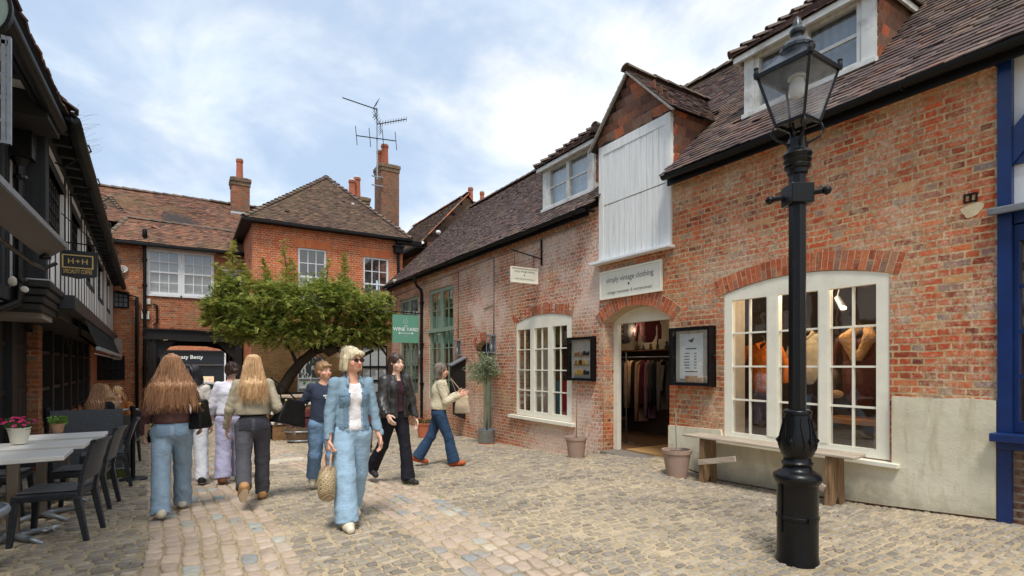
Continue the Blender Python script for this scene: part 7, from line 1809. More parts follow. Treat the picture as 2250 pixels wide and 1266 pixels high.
        F.warp(lambda X, Y, Z: .0034 * np.sin(Z * 62 + 4.5 * np.sin(X * 19 + ph_) + 3.4 * np.sin(Y * 17 + ph_) + X * 40) * np.sin(X * 31 + Z * 23 + ph_) * (.8 * np.exp(-((Z - kz) / .11) ** 2) + np.exp(-((Z - hz_) / .12) ** 2) + .7 * np.exp(-((Z - cz_) / .07) ** 2)))
        F.warp(fo); F.cut((0, 0, wz), (0, 0, 1)); F.build('trousers', w['mat'], T)
        if w.get('pocket'):
            for sx in (-1, 1): patch(F.P, 'back_pocket', w['pocket'], T, (sx * .048 * H - .062, sx * .048 * H + .062, .505 * H + dz, .575 * H + dz), -1, .003)
        if w.get('belt'):
            F = Field([-.2 * H, -.15 * H, wz - .04], [.2 * H, .15 * H, wz + .06], .008); F.ell(U(0, -.004, w.get('waist', .60)), (.088 * H, .068 * H, .10 * H), .0); F.cut((0, 0, wz + .012), (0, 0, 1)); F.cut((0, 0, wz - .022), (0, 0, -1)); F.build('belt', w['belt'], T)
    # ---- under-layer
    w = wear.get('tee')
    if w:
        F = Field(lo, hi, .009); F.ell(U(0, 0, .735), (.094 * H, .066 * H, .10 * H), .03); F.ell(U(0, .002, .63), (.084 * H, .062 * H, .10 * H), .03); F.ell(U(0, .0, .56), (.094 * H, .070 * H, .06 * H), .03)
        if female:
            for sx in (-1, 1): F.ell(U(sx * .040, .045, .728), (.034 * H, .030 * H, .034 * H), .03)
        F.warp(folds(3, .005, 30)); F.cut(U(0, 0, w.get('hem', .535)), (0, 0, -1)); F.cone(U(0, .0, .80), U(0, .02, .95), .045 * H, .055 * H, sub=True); F.build('t_shirt', w['mat'], T)
    # ---- top / jacket
    w = wear.get('top')
    if w:
        e = w.get('ease', .012) * H; F = Field(lo, hi, .009); fo = folds(w.get('seed', 5), w.get('amp', .006), w.get('fz', 34.0))
        F.ell(U(0, -.002, .735), (.082 * H + e, .060 * H + e, .10 * H), .03); F.ell(U(0, 0, .64), (.080 * H + e, .058 * H + e, .12 * H), .04); F.cone(U(-.078, -.006, .790), U(-.01, -.008, .818), .028 * H + e * .5, .030 * H + e * .4, .025); F.cone(U(.078, -.006, .790), U(.01, -.008, .818), .028 * H + e * .5, .030 * H + e * .4, .025)
        hz = w.get('hem', .55); F.ell(U(0, -.002, hz + .02), ((.088 + w.get('flare', 0)) * H + e, (.064 + w.get('flare', 0)) * H + e, .09 * H), .04)
        if female:
            for sx in (-1, 1): F.ell(U(sx * .040, .042, .728), (.034 * H, .030 * H + e * .5, .034 * H), .04)
        for q in 'LR':
            j = J[q]; sl = w.get('sleeve', 1.0); cf = j['elb'].lerp(j['wr'], sl); ae = w.get('arm', 1.0)
            F.cone(j['sho'], j['elb'], .028 * H * (.5 + .5 * ae) + e * .35, .0245 * H * ae + e * .35, .02); F.cone(j['elb'], cf + j['fd'] * .03, .0245 * H * ae + e * .35, .0185 * H * w.get('cuff', 1.0) + e * .3, .02, cuts=[(cf, j['fd'])])
        F.warp(lambda X, Y, Z: .0032 * np.sin(Z * 66 + 4 * np.sin(X * 22) + 3.5 * np.sin(Y * 19) + X * 35) * np.sin(X * 27 + Z * 25 + Y * 20) * np.clip((np.abs(X) - .085 * H) / .05, .25, 1))
        F.warp(fo)
        X, Y, Z = F.grid((slice(None),) * 3); hp = U(0, 0, hz); nn = Lm @ Vector((0, 0, -1)); pl = (X - hp[0]) * nn[0] + (Y - hp[1]) * nn[1] + (Z - hp[2]) * nn[2]
        keep = np.zeros(F.F.shape, bool)
        # the hem trims the body of the garment, not the sleeves hanging past it
        ax = np.abs(X) < .125 * H + e
        hand_free = np.broadcast_to(ax, F.F.shape)
        F.F = np.where(hand_free, np.maximum(F.F, pl.astype(np.float32)), F.F)
        nk = w.get('neck', .040)
        if w.get('collar'): 
            F.cone(U(0, -.012, .82), U(0, -.008, .855), .047 * H, .044 * H, .012); 
            for sx in (-1, 1): F.cone(U(sx * .028, .040, .835), U(sx * .045, .058, .800), .012 * H, .008 * H, .01)
        F.cone(U(0, -.004, .80 if w.get('collar') else .825), HD(0, -.004, .96), nk * H, nk * H * .95, sub=True)
        if w.get('vneck'): F.cone(U(0, .07, .80), U(0, .05, .86), .03 * H, .035 * H, sub=True)
        if w.get('open'):
            ow = w['open'] * H
            for f in np.linspace(.50, .83, 12): F.ell(U(w.get('ox', 0), .11, f), (ow * (1 + .25 * (f - .6)), .10 * H, .035 * H), 0, sub=True)
        F.build(w.get('name', 'jacket'), w['mat'], T)
        if w.get('details'):
            dm_ = w['details']; zz = lambda f: U(0, 0, f).z
            for sx in (-1, 1):
                patch(F.P, 'pocket_flap', dm_, T, (sx * .058 * H - .048, sx * .058 * H + .048, zz(.735), zz(.752)), 1, .005); patch(F.P, 'pocket', dm_, T, (sx * .058 * H - .042, sx * .058 * H + .042, zz(.675), zz(.732)), 1, .0025)
                xx = sx * (w.get('open', .03) + .012) * H; patch(F.P, 'placket', dm_, T, (xx - .014, xx + .014, zz(.565), zz(.77)), 1, .004, 9)
            patch(F.P, 'waistband', dm_, T, (-.085 * H, -(w.get('open', .03) + .02) * H, zz(w.get('hem', .54) + .008), zz(w.get('hem', .54) + .03)), 1, .004); patch(F.P, 'waistband', dm_, T, ((w.get('open', .03) + .02) * H, .085 * H, zz(w.get('hem', .54) + .008), zz(w.get('hem', .54) + .03)), 1, .004)
        if w.get('panel'):
            m = MB(); c = U(*w['panel'][0]); a, b = w['panel'][1]
            for i, (dz_, ln) in enumerate(((.012, 1), (-.004, .7))): m.box(c.x - a * H * ln, c.x + a * H * ln, c.y - .02, c.y + .004, c.z + dz_ * H - b * H, c.z + dz_ * H + b * H)
            m.build('print', M['whiteletter'], T, world=False)
    # ---- shoes
    sc = wear.get('shoes', (lin(200, 190, 170), lin(230, 226, 214)))
    for q in 'LR':
        j = J[q]; hs = H
        F = Field([-.07, -.10, -.015], [.07, .22, .13], .0065)
        F.cone((0, -.030 * H, .034 * H), (0, .030 * H, .028 * H), .030 * H, .029 * H, .02); F.cone((0, .03 * H, .024 * H), (.004, .092 * H, .018 * H), .029 * H, .022 * H, .03); F.cone((0, -.012 * H, .03 * H), (0, -.016 * H, .06 * H), .028 * H, .024 * H, .02)
        F.cut((0, 0, 0), (0, 0, -1)); F.cut((0, 0, .058 * H), (0, 0, 1))
        P, Q = F.mesh(); c = np.where(P[:, 2:3] < .013, np.array(sc[1])[None], np.array(sc[0])[None]); Mf = np.array(j['foot']); W_ = (P + np.array([0, 0, -.040 * H])) @ Mf.T + np.array(j['ank'])
        me = bpy.data.meshes.new('shoe'); me.from_pydata(W_.tolist(), [], Q.tolist()); me.materials.append(SHOE); me.polygons.foreach_set('use_smooth', [True] * len(me.polygons))
        at = me.attributes.new('col', 'FLOAT_COLOR', 'POINT'); cc = np.ones((len(P), 4), np.float32); cc[:, :3] = c; at.data.foreach_set('color', cc.ravel()); me.update(); link_mesh('shoe', me, T)
    # ---- hair
    w = wear['hair']; F = Field([lo[0] - .1, lo[1] - .1, HD(0, 0, .6).z], [hi[0] + .1, hi[1] + .1, hi[2]], .007); st = w['style']; v = w.get('vol', 1.0)
    F.ell(HD(0, -.016, .952), (.0515 * H * v, .060 * H * v, .055 * H * v), .02, Hm); F.ell(HD(0, -.028, .915), (.048 * H * v, .042 * H * v, .048 * H), .03, Hm)
    if st == 'long':
        bz = w.get('to', .68); sp = w.get('spread', .09); n = 11
        for i in range(n):
            x = (i / (n - 1) - .5) * 2; a = HD(x * .036, -.035 + .012 * x * x, .93); yb = -.085 - .012 * (1 - x * x); mlt = 1 + .15 * math.sin(i * 2.3)
            b = U(x * sp * .8, yb, .80); c = U(x * sp * mlt, yb - .012, bz + .02 * abs(x) + .012 * math.sin(i * 1.9)); F.cone(a, b, .020 * H, .021 * H, .03); F.cone(b, c + Vector((0, 0, .02)), .021 * H, .007 * H, .03)
    if st == 'shoulder':
        for i in range(9):
            t_ = PI * (.03 + .94 * i / 8); a = HD(.043 * math.cos(t_), -.012 - .035 * math.sin(t_), .93); b = HD(.058 * math.cos(t_) * v, -.015 - .045 * math.sin(t_), w.get('to', .835) + .01 * math.sin(i * 2.1)); F.cone(a, b, .018 * H, .014 * H, .015)
    if st == 'bob':
        for i in range(11):
            t_ = PI * (-.06 + 1.12 * i / 10); a = HD(.043 * math.cos(t_), -.008 - .038 * math.sin(t_), .94); b = HD(.049 * math.cos(t_), -.008 - .038 * math.sin(t_), w.get('to', .885)); F.cone(a, b, .019 * H, .014 * H, .015)
        F.ell(HD(-.012, .034, .968), (.044 * H, .022 * H, .018 * H), .02, Hm)
    if st == 'bun':
        F.ell(HD(0.012, -.075, .925), (.026 * H, .026 * H, .028 * H), .015, Hm)
    if st != 'cap':
        F.ell(HD(0, .070, .918), (.044 * H, .058 * H, .047 * H), 0, Hm, sub=True); F.ell(HD(0, .06, .90), (.036 * H, .06 * H, .06 * H), 0, Hm, sub=True)
    if st in ('short', 'bun'):
        F.cone(HD(0, .03, .85), HD(0, -.08, .868), .05 * H, .035 * H, sub=True)
        if st == 'short':
            F.ell(HD(0, .034, .972), (.040 * H, .022 * H, .014 * H), .015, Hm)
            for sx in (-1, 1): F.ell(HD(sx * .05, .012, .905), (.02 * H, .03 * H, .03 * H), 0, Hm, sub=True)
    r = random.Random(len(label)); p1, p2, p3 = [r.uniform(0, 6) for _ in range(3)]
    am = w.get('amp', .0035)
    F.warp(lambda X, Y, Z: am * (np.sin(X * 190 + 2.5 * np.sin(Z * 16 + p1) + Y * 60) + .8 * np.sin(Y * 150 + X * 90 + 2 * np.sin(Z * 11 + p2)) + .7 * np.sin(X * 70 + Z * 14 + p3)))
    ex = ([], []); rr = random.Random(len(label) + 3)
    if st == 'long':
        for i in range(900):
            x = rr.uniform(-1, 1); a = HD(x * .043, -.045 - .022 * (1 - x * x) - rr.uniform(0, .012), .945 + rr.uniform(-.05, .045)); b = U(x * sp * .95 + rr.gauss(0, .012), -.105 - rr.uniform(0, .022), .81); c = U(x * sp * 1.12 + rr.gauss(0, .016), -.10 - rr.uniform(0, .03), bz + rr.uniform(-.035, .10)); strand(ex, curve3(a, b, c, 9, .012, rr.uniform(0, 6)), .0019, rr)
    if st in ('shoulder', 'bob'):
        to = w.get('to', .84)
        for i in range(620):
            t_ = PI * rr.uniform(-.04, 1.04); q = 1.12 + rr.uniform(0, .12); a = HD(.047 * math.cos(t_), -.012 - .045 * math.sin(t_), .965 + rr.uniform(-.03, .02)); b = HD(.056 * math.cos(t_) * q, -.012 - .045 * math.sin(t_) * q, .92); c = HD((.054 if st == 'bob' else .062) * math.cos(t_) * q * v, -.012 - .044 * math.sin(t_) * q, to + rr.uniform(-.012, .03)); strand(ex, curve3(a, b, c, 7, .004 if st == 'bob' else .010, rr.uniform(0, 6)), .0022, rr)
    if st in ('short', 'bun', 'bob'):
        for i in range(260):
            u = Vector((rr.gauss(0, 1), rr.gauss(-.35, .8), abs(rr.gauss(.5, .7)))).normalized(); a = HD(u.x * .050 * v, -.016 + u.y * .058 * v, .952 + u.z * .053 * v)
            if u.y > .35 and u.z < .6: continue
            d = Hm @ Vector((u.x * .4, -.5 + u.y * .3, -.3 + u.z * .5)).normalized(); strand(ex, [a, a + d * .018 + Hm @ u * .006, a + d * .036 + Hm @ u * .006], .002, rr)
    F.build('hair', w['mat'], T, None, ex)
    if st == 'bun': 
        m = MB(); c = HD(.012, -.062, .925); m.lathe([(.020 * H, -.012), (.030 * H, 0), (.020 * H, .012)], c, 14, Hm @ rotX(PI / 2)); m.build('hair_tie', M['white'], T, smooth=True, world=False)
    if wear.get('glasses'):
        m = MB()
        for sx in (-1, 1):
            c = HD(sx * .020, .0555, .934); m.plate([(.0165 * H * math.cos(t_), .0125 * H * math.sin(t_) * (1 if math.sin(t_) < 0 else .8)) for t_ in [2 * PI * i / 18 for i in range(18)]], [], lambda a, b, q: c + Hm @ Vector((a, q, b)), -.003, .003)
            m.tube([HD(sx * .036, .052, .937), HD(sx * .047, .03, .938), HD(sx * .049, -.012, .935)], .0025, 6)
        m.tube([HD(-.006, .058, .937), HD(.006, .058, .937)], .002, 6); m.build('sunglasses', paint('brown_lens', lin(52, 32, 30), .12, .1, 4, 0), T, world=False)
    return T, J, U
def handbag(name, label, c, size, yaw, mat, strap=None, cat='bag', tilt=0):
    """soft bag with a flap, gusset and handles; strap: list of world points"""
    T = thing(name, label, cat, tuple(c), yaw); T.rotation_euler = (0, tilt, yaw); WM[T.name] = Matrix.Translation(c) @ Matrix.Rotation(yaw, 4, 'Z') @ Matrix.Rotation(tilt, 4, 'Y'); w_, d_, h_ = size; F = Field([-w_ * .7, -d_, -h_ * .7], [w_ * .7, d_, h_ * .7], .008)
    X, Y, Z = F.grid((slice(None),) * 3); tz_ = np.clip(Z / h_ + .5, 0, 1); hx, hy = w_ / 2 * (1 - .30 * tz_) - .02, d_ / 2 * (1 - .45 * tz_) - .015
    qx, qy, qz = np.abs(X) - hx, np.abs(Y) - hy, np.abs(Z) - (h_ / 2 - .02); F.F = (np.sqrt(np.maximum(qx, 0) ** 2 + np.maximum(qy, 0) ** 2 + np.maximum(qz, 0) ** 2) + np.minimum(np.maximum(np.maximum(qx, qy), qz), 0) - .02).astype(np.float32); F.warp(folds(9, .005, 22)); F.build('bag_body', mat, T)
    if strap:
        m = MB(); m.tube(strap, .008, 6); m.build('strap', mat, T, smooth=True)
    m = MB()
    for sx in (-1, 1): m.lathe([(.010, -.006), (.014, 0), (.010, .006)], WM[T.name] @ Vector((sx * w_ * .34, -d_ * .28, h_ * .38)), 10, rotX(PI / 2))
    m.build('buckle', M['gold'], T, smooth=True)
    return T
DJ = denim('light_denim', lin(146, 168, 188)); DM = denim('mid_denim', lin(124, 156, 190)); DD = denim('dark_blue_denim', lin(54, 76, 104)); DG = denim('charcoal_denim', lin(84, 84, 90)); DP = denim('pale_denim', lin(162, 192, 216)); DJK = denim('jacket_denim', lin(138, 164, 182))
HB = hairmat('brown_hair', lin(104, 72, 50), lin(160, 116, 82), lin(206, 162, 118)); HBL = hairmat('blond_hair', lin(142, 106, 70), lin(200, 160, 114), lin(234, 206, 164)); HASH = hairmat('ash_blond_hair', lin(140, 124, 96), lin(204, 190, 156), lin(236, 226, 200)); HDK = hairmat('dark_hair', lin(32, 22, 20), lin(62, 42, 36), lin(104, 74, 60)); HBLK = hairmat('black_hair', lin(16, 16, 18), lin(34, 34, 40), lin(60, 62, 70)); HGR = hairmat('grey_brown_hair', lin(74, 64, 56), lin(124, 110, 96), lin(168, 154, 138)); HSB = hairmat('sandy_hair', lin(104, 76, 50), lin(156, 120, 84), lin(190, 154, 114))
walkA = dict(swL=-16, knL=10, fpL=8, swR=20, knR=10, fpR=-8)
walkB = dict(swR=-16, knR=10, fpR=8, swL=20, knL=10, fpL=-8)
# woman with long brown hair, seen from behind
pA = onG(378, 1128); pA.z = gz(pA.x, pA.y)
person('woman with long wavy brown hair, brown jumper and loose blue jeans walking away', pA, 1.66, R(2), dict(walkA, elR=62, fwR=-14, abR=16, fwL=8, abL=12, elL=25, lean=3),
       dict(trousers=dict(r=(.062, .049, .054), mat=DJ, pocket=denim('pocket_denim', lin(130, 154, 176)), seed=2, amp=.010, hem=.02), top=dict(mat=fabric('brown_knit', lin(96, 68, 64)), hem=.575, ease=.014, name='jumper', amp=.006), shoes=(lin(214, 204, 182), lin(228, 220, 200)), hair=dict(style='long', mat=HB, to=.665, spread=.125, vol=1.04, amp=.0045), skin=lin(222, 176, 152)))
bA = Vector((pA.x + .255, pA.y - .02, pA.z + 1.02)); handbag('shoulder_bag', 'black leather shoulder bag at the side of the woman in the brown jumper', bA, (.24, .13, .30), R(60), M['black'], [bA + Vector((-.02, -.05, .14)), bA + Vector((-.06, -.07, .30)), Vector((pA.x + .17, pA.y - .03, pA.z + 1.42)), bA + Vector((-.05, .07, .30)), bA + Vector((-.0, .05, .14))])
# her companion, mostly hidden in front of her
pB = onG(424, 1062)
person('dark-haired woman in white trousers almost hidden beyond the brown-haired woman', pB, 1.66, R(0), dict(walkB, elL=20),
       dict(trousers=dict(r=(.068, .05, .05), mat=fabric('white_twill', lin(226, 228, 234)), seed=7), top=dict(mat=fabric('pale_knit', lin(214, 206, 196)), hem=.56, name='jumper'), shoes=(lin(40, 40, 44), lin(220, 220, 216)), hair=dict(style='shoulder', mat=HBLK, to=.85)))
# woman in the white sweatshirt
pC = onG(508, 1060)
person('woman in white sweatshirt and wide lilac trousers walking away, hair tied back with white band', pC, 1.67, R(-4), dict(walkA, fwL=10, abL=14, elL=14, abR=14, turn=12, swL=-10, swR=12),
       dict(trousers=dict(r=(.065, .056, .064), mat=fabric('lilac_cloth', lin(176, 174, 202), fold=5), seed=4, amp=.007, waist=.61, hem=.0), top=dict(mat=fabric('white_sweatshirt', lin(226, 226, 238)), hem=.565, ease=.022, name='sweatshirt', amp=.008, arm=1.15), shoes=(lin(120, 76, 48), lin(60, 44, 36)), hair=dict(style='bun', mat=HDK)))
# blond woman in the beige jacket
pD = onG(556, 1104)
person('blond long-haired woman in beige jacket and charcoal jeans walking away, tan shoes', pD, 1.67, R(-4), dict(swL=-24, knL=34, fpL=42, swR=14, knR=6, fpR=0, elR=70, fwR=-12, abR=18, elL=22, fwL=6, abL=14, lean=3),
       dict(trousers=dict(r=(.060, .046, .046), mat=DG, pocket=denim('pocket_charcoal', lin(64, 64, 72)), seed=6, amp=.007, waist=.605, hem=.0, belt=M['black']), top=dict(mat=fabric('beige_cotton', lin(178, 168, 146)), hem=.60, ease=.02, name='jacket', amp=.008, arm=1.1, collar=True), shoes=(lin(178, 134, 86), lin(226, 206, 178)), hair=dict(style='long', mat=HBL, to=.70, spread=.075, vol=1.02), skin=lin(228, 184, 160)))
bD = Vector((pD.x + .40, pD.y + .0, pD.z + 1.0)); handbag('shoulder_bag', 'large black tote bag on the arm of the blond woman in beige', bD, (.36, .17, .30), R(20), M['black'], [bD + Vector((-.10, -.03, .14)), bD + Vector((-.15, -.03, .30)), Vector((pD.x + .185, pD.y, pD.z + 1.40)), bD + Vector((-.08, .04, .30)), bD + Vector((.06, .03, .14))], tilt=R(16))
# boy facing us
pE = onG(712, 1082)
person('boy in navy sweatshirt with white print, blue jeans and beige trainers walking towards the camera', pE, 1.57, R(180 - 4), dict(walkA, swL=10, swR=-12, knR=20, fpR=16, fwR=-16, elR=48, abR=22, twR=-20, fwL=-6, elL=22, abL=12, turn=28, nod=2),
       dict(trousers=dict(r=(.066, .052, .05), mat=DM, seed=9, amp=.007, waist=.59, hem=.0), top=dict(mat=fabric('navy_sweatshirt', lin(58, 66, 84)), hem=.545, ease=.02, name='sweatshirt', amp=.008, panel=((-.02, .098, .735), (.04, .005))), shoes=(lin(176, 164, 140), lin(214, 206, 188)), hair=dict(style='short', mat=HSB), skin=lin(224, 172, 146), brow=lin(130, 96, 66)), female=False)
# woman in denim
pF = onG(772, 1150)
TF, JF, UF = person('woman in light denim jacket, white top, pale blue trousers and sunglasses facing the camera', pF, 1.68, R(180 + 4), dict(swR=16, knR=6, fpR=-4, swL=-14, knL=16, fpL=14, fwR=4, abR=10, elR=10, curlR=55, fwL=6, abL=10, elL=16, turn=22, nod=1), 
       dict(trousers=dict(r=(.064, .056, .064), mat=DP, seed=12, amp=.007, waist=.61, hem=.0), tee=dict(mat=fabric('white_jersey', lin(240, 236, 240)), hem=.54), top=dict(mat=DJK, hem=.535, ease=.015, name='denim_jacket', amp=.007, collar=True, open=.042, cuff=1.05, details=denim('stitched_denim', lin(120, 148, 170))), shoes=(lin(226, 214, 190), lin(236, 230, 214)), hair=dict(style='bob', mat=HASH, to=.885, vol=1.06), glasses=True, skin=lin(220, 168, 142)), res=.006)
hw = WM[TF.name] @ (JF['R']['wr'] + JF['R']['fd'] * .085 * 1.68)
SB = thing('straw_bag', 'round straw basket bag hanging from the right hand of the woman in denim', 'bag', tuple(hw))
bc = hw + Vector((.0, .0, -.25)); m = MB(); Mz = rotZ(R(68))
m.lathe([(.02, -.075), (.13, -.07), (.155, -.04), (.16, 0), (.155, .04), (.13, .07), (.02, .075)], bc, 34, Mz @ rotX(PI / 2), flute=lambda t, z: 1 + .012 * math.cos(17 * t)); m.build('basket', weave('straw', lin(206, 184, 144), lin(184, 160, 118)), SB, smooth=True, auto=60)
m = MB()
for o in (-.03, .03): m.tube([bc + Mz @ Vector((.085 * math.cos(t_), o, .10 + .165 * math.sin(t_))) for t_ in [PI * i / 10 for i in range(11)]], .008, 6)
m.build('handle', M['buff'], SB, smooth=True)
# woman in the leather jacket
pG = onG(868, 1064)
person('dark-haired woman in oversized black leather jacket and black flared trousers walking towards the camera', pG, 1.70, R(180 + 14), dict(swL=12, knL=4, fpL=-4, swR=-20, knR=20, fpR=18, elL=14, abL=16, fwR=10, elR=40, abR=14, turn=6),
       dict(trousers=dict(r=(.058, .042, .056), mat=fabric('black_cloth', lin(34, 34, 42)), seed=14, waist=.61, hem=.0), tee=dict(mat=fabric('plum_top', lin(70, 46, 56)), hem=.56), top=dict(mat=paint('black_leather', lin(52, 50, 50), .38, .25, 9, .5, bscale=50), hem=.52, ease=.03, name='leather_jacket', amp=.011, collar=True, open=.032, arm=1.25, details=paint('leather_trim', lin(40, 38, 38), .35, .2, 9, .5)), shoes=(lin(44, 40, 40), lin(190, 180, 168)), hair=dict(style='shoulder', mat=HDK, to=.80, vol=1.03, amp=.0045), skin=lin(232, 192, 170)))
# woman in cream crossing to the right
pH = onG(966, 1024)
person('woman in cream jacket and flared blue jeans striding sideways along the shop wall', pH, 1.65, R(-112), dict(swL=-20, knL=12, fpL=12, swR=20, knR=8, fpR=-8, fwL=20, elL=95, abL=8, twL=-20, fwR=20, elR=95, abR=8, twR=-20, turn=4),
       dict(trousers=dict(r=(.060, .046, .062), mat=DD, seed=16, waist=.61, hem=.0), top=dict(mat=fabric('cream_fleece', lin(212, 200, 172)), hem=.56, ease=.024, name='jacket', amp=.008, collar=True, arm=1.15), shoes=(lin(176, 84, 44), lin(120, 60, 36)), hair=dict(style='shoulder', mat=HGR, to=.86, vol=1.02), skin=lin(216, 166, 140)))
q = Vector((pH.x + .30, pH.y - .20, pH.z + .98)); handbag('shoulder_bag', 'cream canvas bag at the hip of the woman in cream', q, (.26, .10, .28), R(-25), fabric('canvas_bag', lin(202, 184, 156)), [q + Vector((-.08, 0, .12)), q + Vector((-.16, .1, .42)), q + Vector((.06, 0, .12))])
# three people seated beyond the grey screen
sit = dict(swL=84, swR=84, knL=88, knR=88, fwL=34, fwR=34, elL=58, elR=58, lean=10)
def seat_at(px, py, Y):
    b = onY(px, py, Y); return Vector((b.x, Y, gz(b.x, Y)))
for (px, Y, yw, lab, we, tn) in (
        (212, 10.3, -8, 'seated woman with long brown hair and dark top, back turned, beyond the grey cafe screen', dict(top=dict(mat=fabric('dark_top', lin(40, 40, 46)), hem=.55, name='jumper'), hair=dict(style='long', mat=HB, to=.70, spread=.06)), 10),
        (236, 10.7, 30, 'seated blond woman in grey top bending over the table beyond the cafe screen', dict(top=dict(mat=fabric('grey_top', lin(104, 112, 124)), hem=.55, name='jumper'), hair=dict(style='long', mat=HBL, to=.78, spread=.05)), -20),
        (264, 11.3, 165, 'seated woman in tan suede jacket facing the camera beyond the cafe screen', dict(top=dict(mat=fabric('tan_suede', lin(160, 100, 52)), hem=.55, ease=.02, name='jacket'), hair=dict(style='shoulder', mat=HBL, to=.80)), 0)):
    at = seat_at(px, 900, Y); we.update(trousers=dict(r=(.062, .048, .046), mat=DD, seed=3), shoes=(lin(60, 50, 46), lin(40, 36, 34)))
    person(lab, at, 1.64, R(yw), dict(sit, turn=tn, nod=-14), we, res=.010, z0=.57, seated=True)
    c = copy_tree(CH); put(c, at.x, at.y, R(yw), 'chair under the ' + lab.replace(' beyond the grey cafe screen', '').replace(' beyond the cafe screen', '').replace(', back turned,', ''))
    c['label'] = 'woven chair carrying the ' + {212: 'seated woman with long brown hair', 236: 'seated blond woman in grey', 264: 'seated woman in the tan jacket'}[px]
ct = copy_tree(TB); at = seat_at(226, 900, 10.95); ct.location = (at.x - .25, 11.0, gz(at.x, 11)); ct['label'] = 'white cafe table shared by the three seated women'
# ---------------------------------------------------------------- clothes in the shop
def garment(label, x, y, z, yaw, mat, L=.68, fleece=None, cat='jacket', arm=.56, wd=1.0, group=None):
    """jacket on a hanger: z is the shoulder height"""
    T = thing(cat.replace(' ', '_'), label, cat, (x, y, z - L), yaw, group); F = Field([-.38 * wd, -.2, -.06], [.38 * wd, .22, L + .14], .010)
    F.ell((0, 0, L - .18), (.205 * wd, .095, .22), .05); F.ell((0, 0, L * .42), (.20 * wd, .09, L * .5), .05); F.cone((-.17 * wd, 0, L - .05), (.17 * wd, 0, L - .05), .055, .055, .04)
    for sx in (-1, 1): F.cone((sx * .19 * wd, 0, L - .05), (sx * .265 * wd, .01, L - arm * .5), .062, .055, .03); F.cone((sx * .265 * wd, .01, L - arm * .5), (sx * .275 * wd, .04, L - arm), .055, .047, .02, cuts=[((0, 0, L - arm), (0, 0, -1))])
    F.warp(folds(int(x * 100 + y * 37), .008, 20)); F.cut((0, 0, 0), (0, 0, -1)); F.cone((0, .03, L - .02), (0, .05, L + .2), .055, .075, sub=True)
    X, Y, Z = F.grid((slice(None),) * 3); F.F = np.maximum(F.F, (.004 - np.abs(X - .012)) * (Y > .02)).astype(np.float32)
    F.build('coat_body', mat, T); m = MB()
    for k in range(4): m.lathe([(.001, .004), (.012, .003), (.013, 0), (.010, -.003)], WM[T.name] @ Vector((.025, .098, L * (.2 + .17 * k))), 10, rotX(-PI / 2))
    m.build('button', M['oak'], T)
    F = Field([-.25, -.15, L - .35], [.25, .2, L + .16], .010)
    if fleece is not None:
        for sx in (-1, 1): F.cone((sx * .025, .12, L - .30), (sx * .14, .10, L - .05), .05, .068, .02); F.cone((sx * .14, .10, L - .05), (sx * .07, -.02, L + .07), .066, .055, .03)
        F.warp(lambda X, Y, Z: .009 * np.sin(X * 120) * np.sin(Y * 130 + 1) * np.sin(Z * 125)); F.build('fleece_collar', fleece, T)
    else:
        for sx in (-1, 1): F.cone((sx * .03, .085, L - .06), (sx * .085, .06, L + .005), .018, .022, .02); F.cone((sx * .085, .06, L + .005), (sx * .03, -.04, L + .05), .02, .02, .02)
        F.build('collar', mat, T)
    m = MB(); m.tube([WM[T.name] @ Vector(p) for p in ((-.15, 0, L + .0), (0, 0, L + .06), (.15, 0, L + .0))], .008, 6); m.tube([WM[T.name] @ Vector(p) for p in ((0, 0, L + .06), (0, 0, L + .12), (.025, 0, L + .145), (.04, 0, L + .12))], .003, 6); m.build('hanger', M['oak'], T)
    return T
fl = fabric('sheepskin_fleece', lin(190, 150, 102), scale=90, var=.3)
a = onX(1682, 815, 7.42); garment('burnt orange suede jacket on a hanger in the big shop window', 7.42, a.y + .02, onX(1682, 757, 7.42).z - .01, R(90), fabric('orange_suede', lin(226, 122, 44), scale=30), L=.72, wd=1.35)
a = onX(1893, 800, 7.30); garment('brown sheepskin coat with a thick fleece collar in the big shop window', 7.30, a.y, onX(1893, 735, 7.3).z, R(90), fabric('brown_suede', lin(110, 66, 52), scale=30), L=.9, fleece=fl, wd=1.2, cat='coat')
a = onX(1776, 800, 7.62); garment('cream shirt hanging behind the lamp post in the big shop window', 7.62, a.y, onX(1776, 735, 7.62).z, R(90), fabric('cream_linen', lin(206, 194, 168)), L=.72, cat='shirt')
a = onX(1222, 800, 7.3); garment('olive green jacket on a hanger in the small arched window', 7.3, a.y, onX(1225, 772, 7.3).z, R(90), fabric('olive_cotton', lin(84, 80, 52)), L=.78)
for px, lab, c in ((1213, 'blue jeans hanging below the olive jacket in the small arched window', lin(60, 74, 104)), (1228, 'teal scarf hanging low in the small arched window', lin(56, 130, 140)), (1241, 'crimson scarf hanging low in the small arched window', lin(170, 34, 54))):
    a = onX(px, 880, 7.15); m = MB()
    for i in range(8):
        y0, y1 = a.y - .1 + .025 * i, a.y - .1 + .025 * (i + 1); w0, w1 = .02 * math.sin(i * 1.7), .02 * math.sin((i + 1) * 1.7); m.quad((7.15 + w0, y0, .35), (7.15 + w1, y1, .35), (7.15 + w1, y1, 1.15), (7.15 + w0, y0, 1.15)); m.quad((7.18 + w0, y0, .35), (7.18 + w1, y1, .35), (7.18 + w1, y1, 1.15), (7.18 + w0, y0, 1.15))
    tag(m.build('scarf' if 'scarf' in lab else 'jeans', fabric('cloth', c)), lab, 'scarf' if 'scarf' in lab else 'jeans')
m = MB(); a0, a1 = onX(1925, 925, 7.1).y, onX(1815, 925, 7.1).y; TBW = thing('wooden_table', 'honey-coloured wooden table inside the big shop window, below the sheepskin coat', 'table', (7.3, (a0 + a1) / 2, 0))
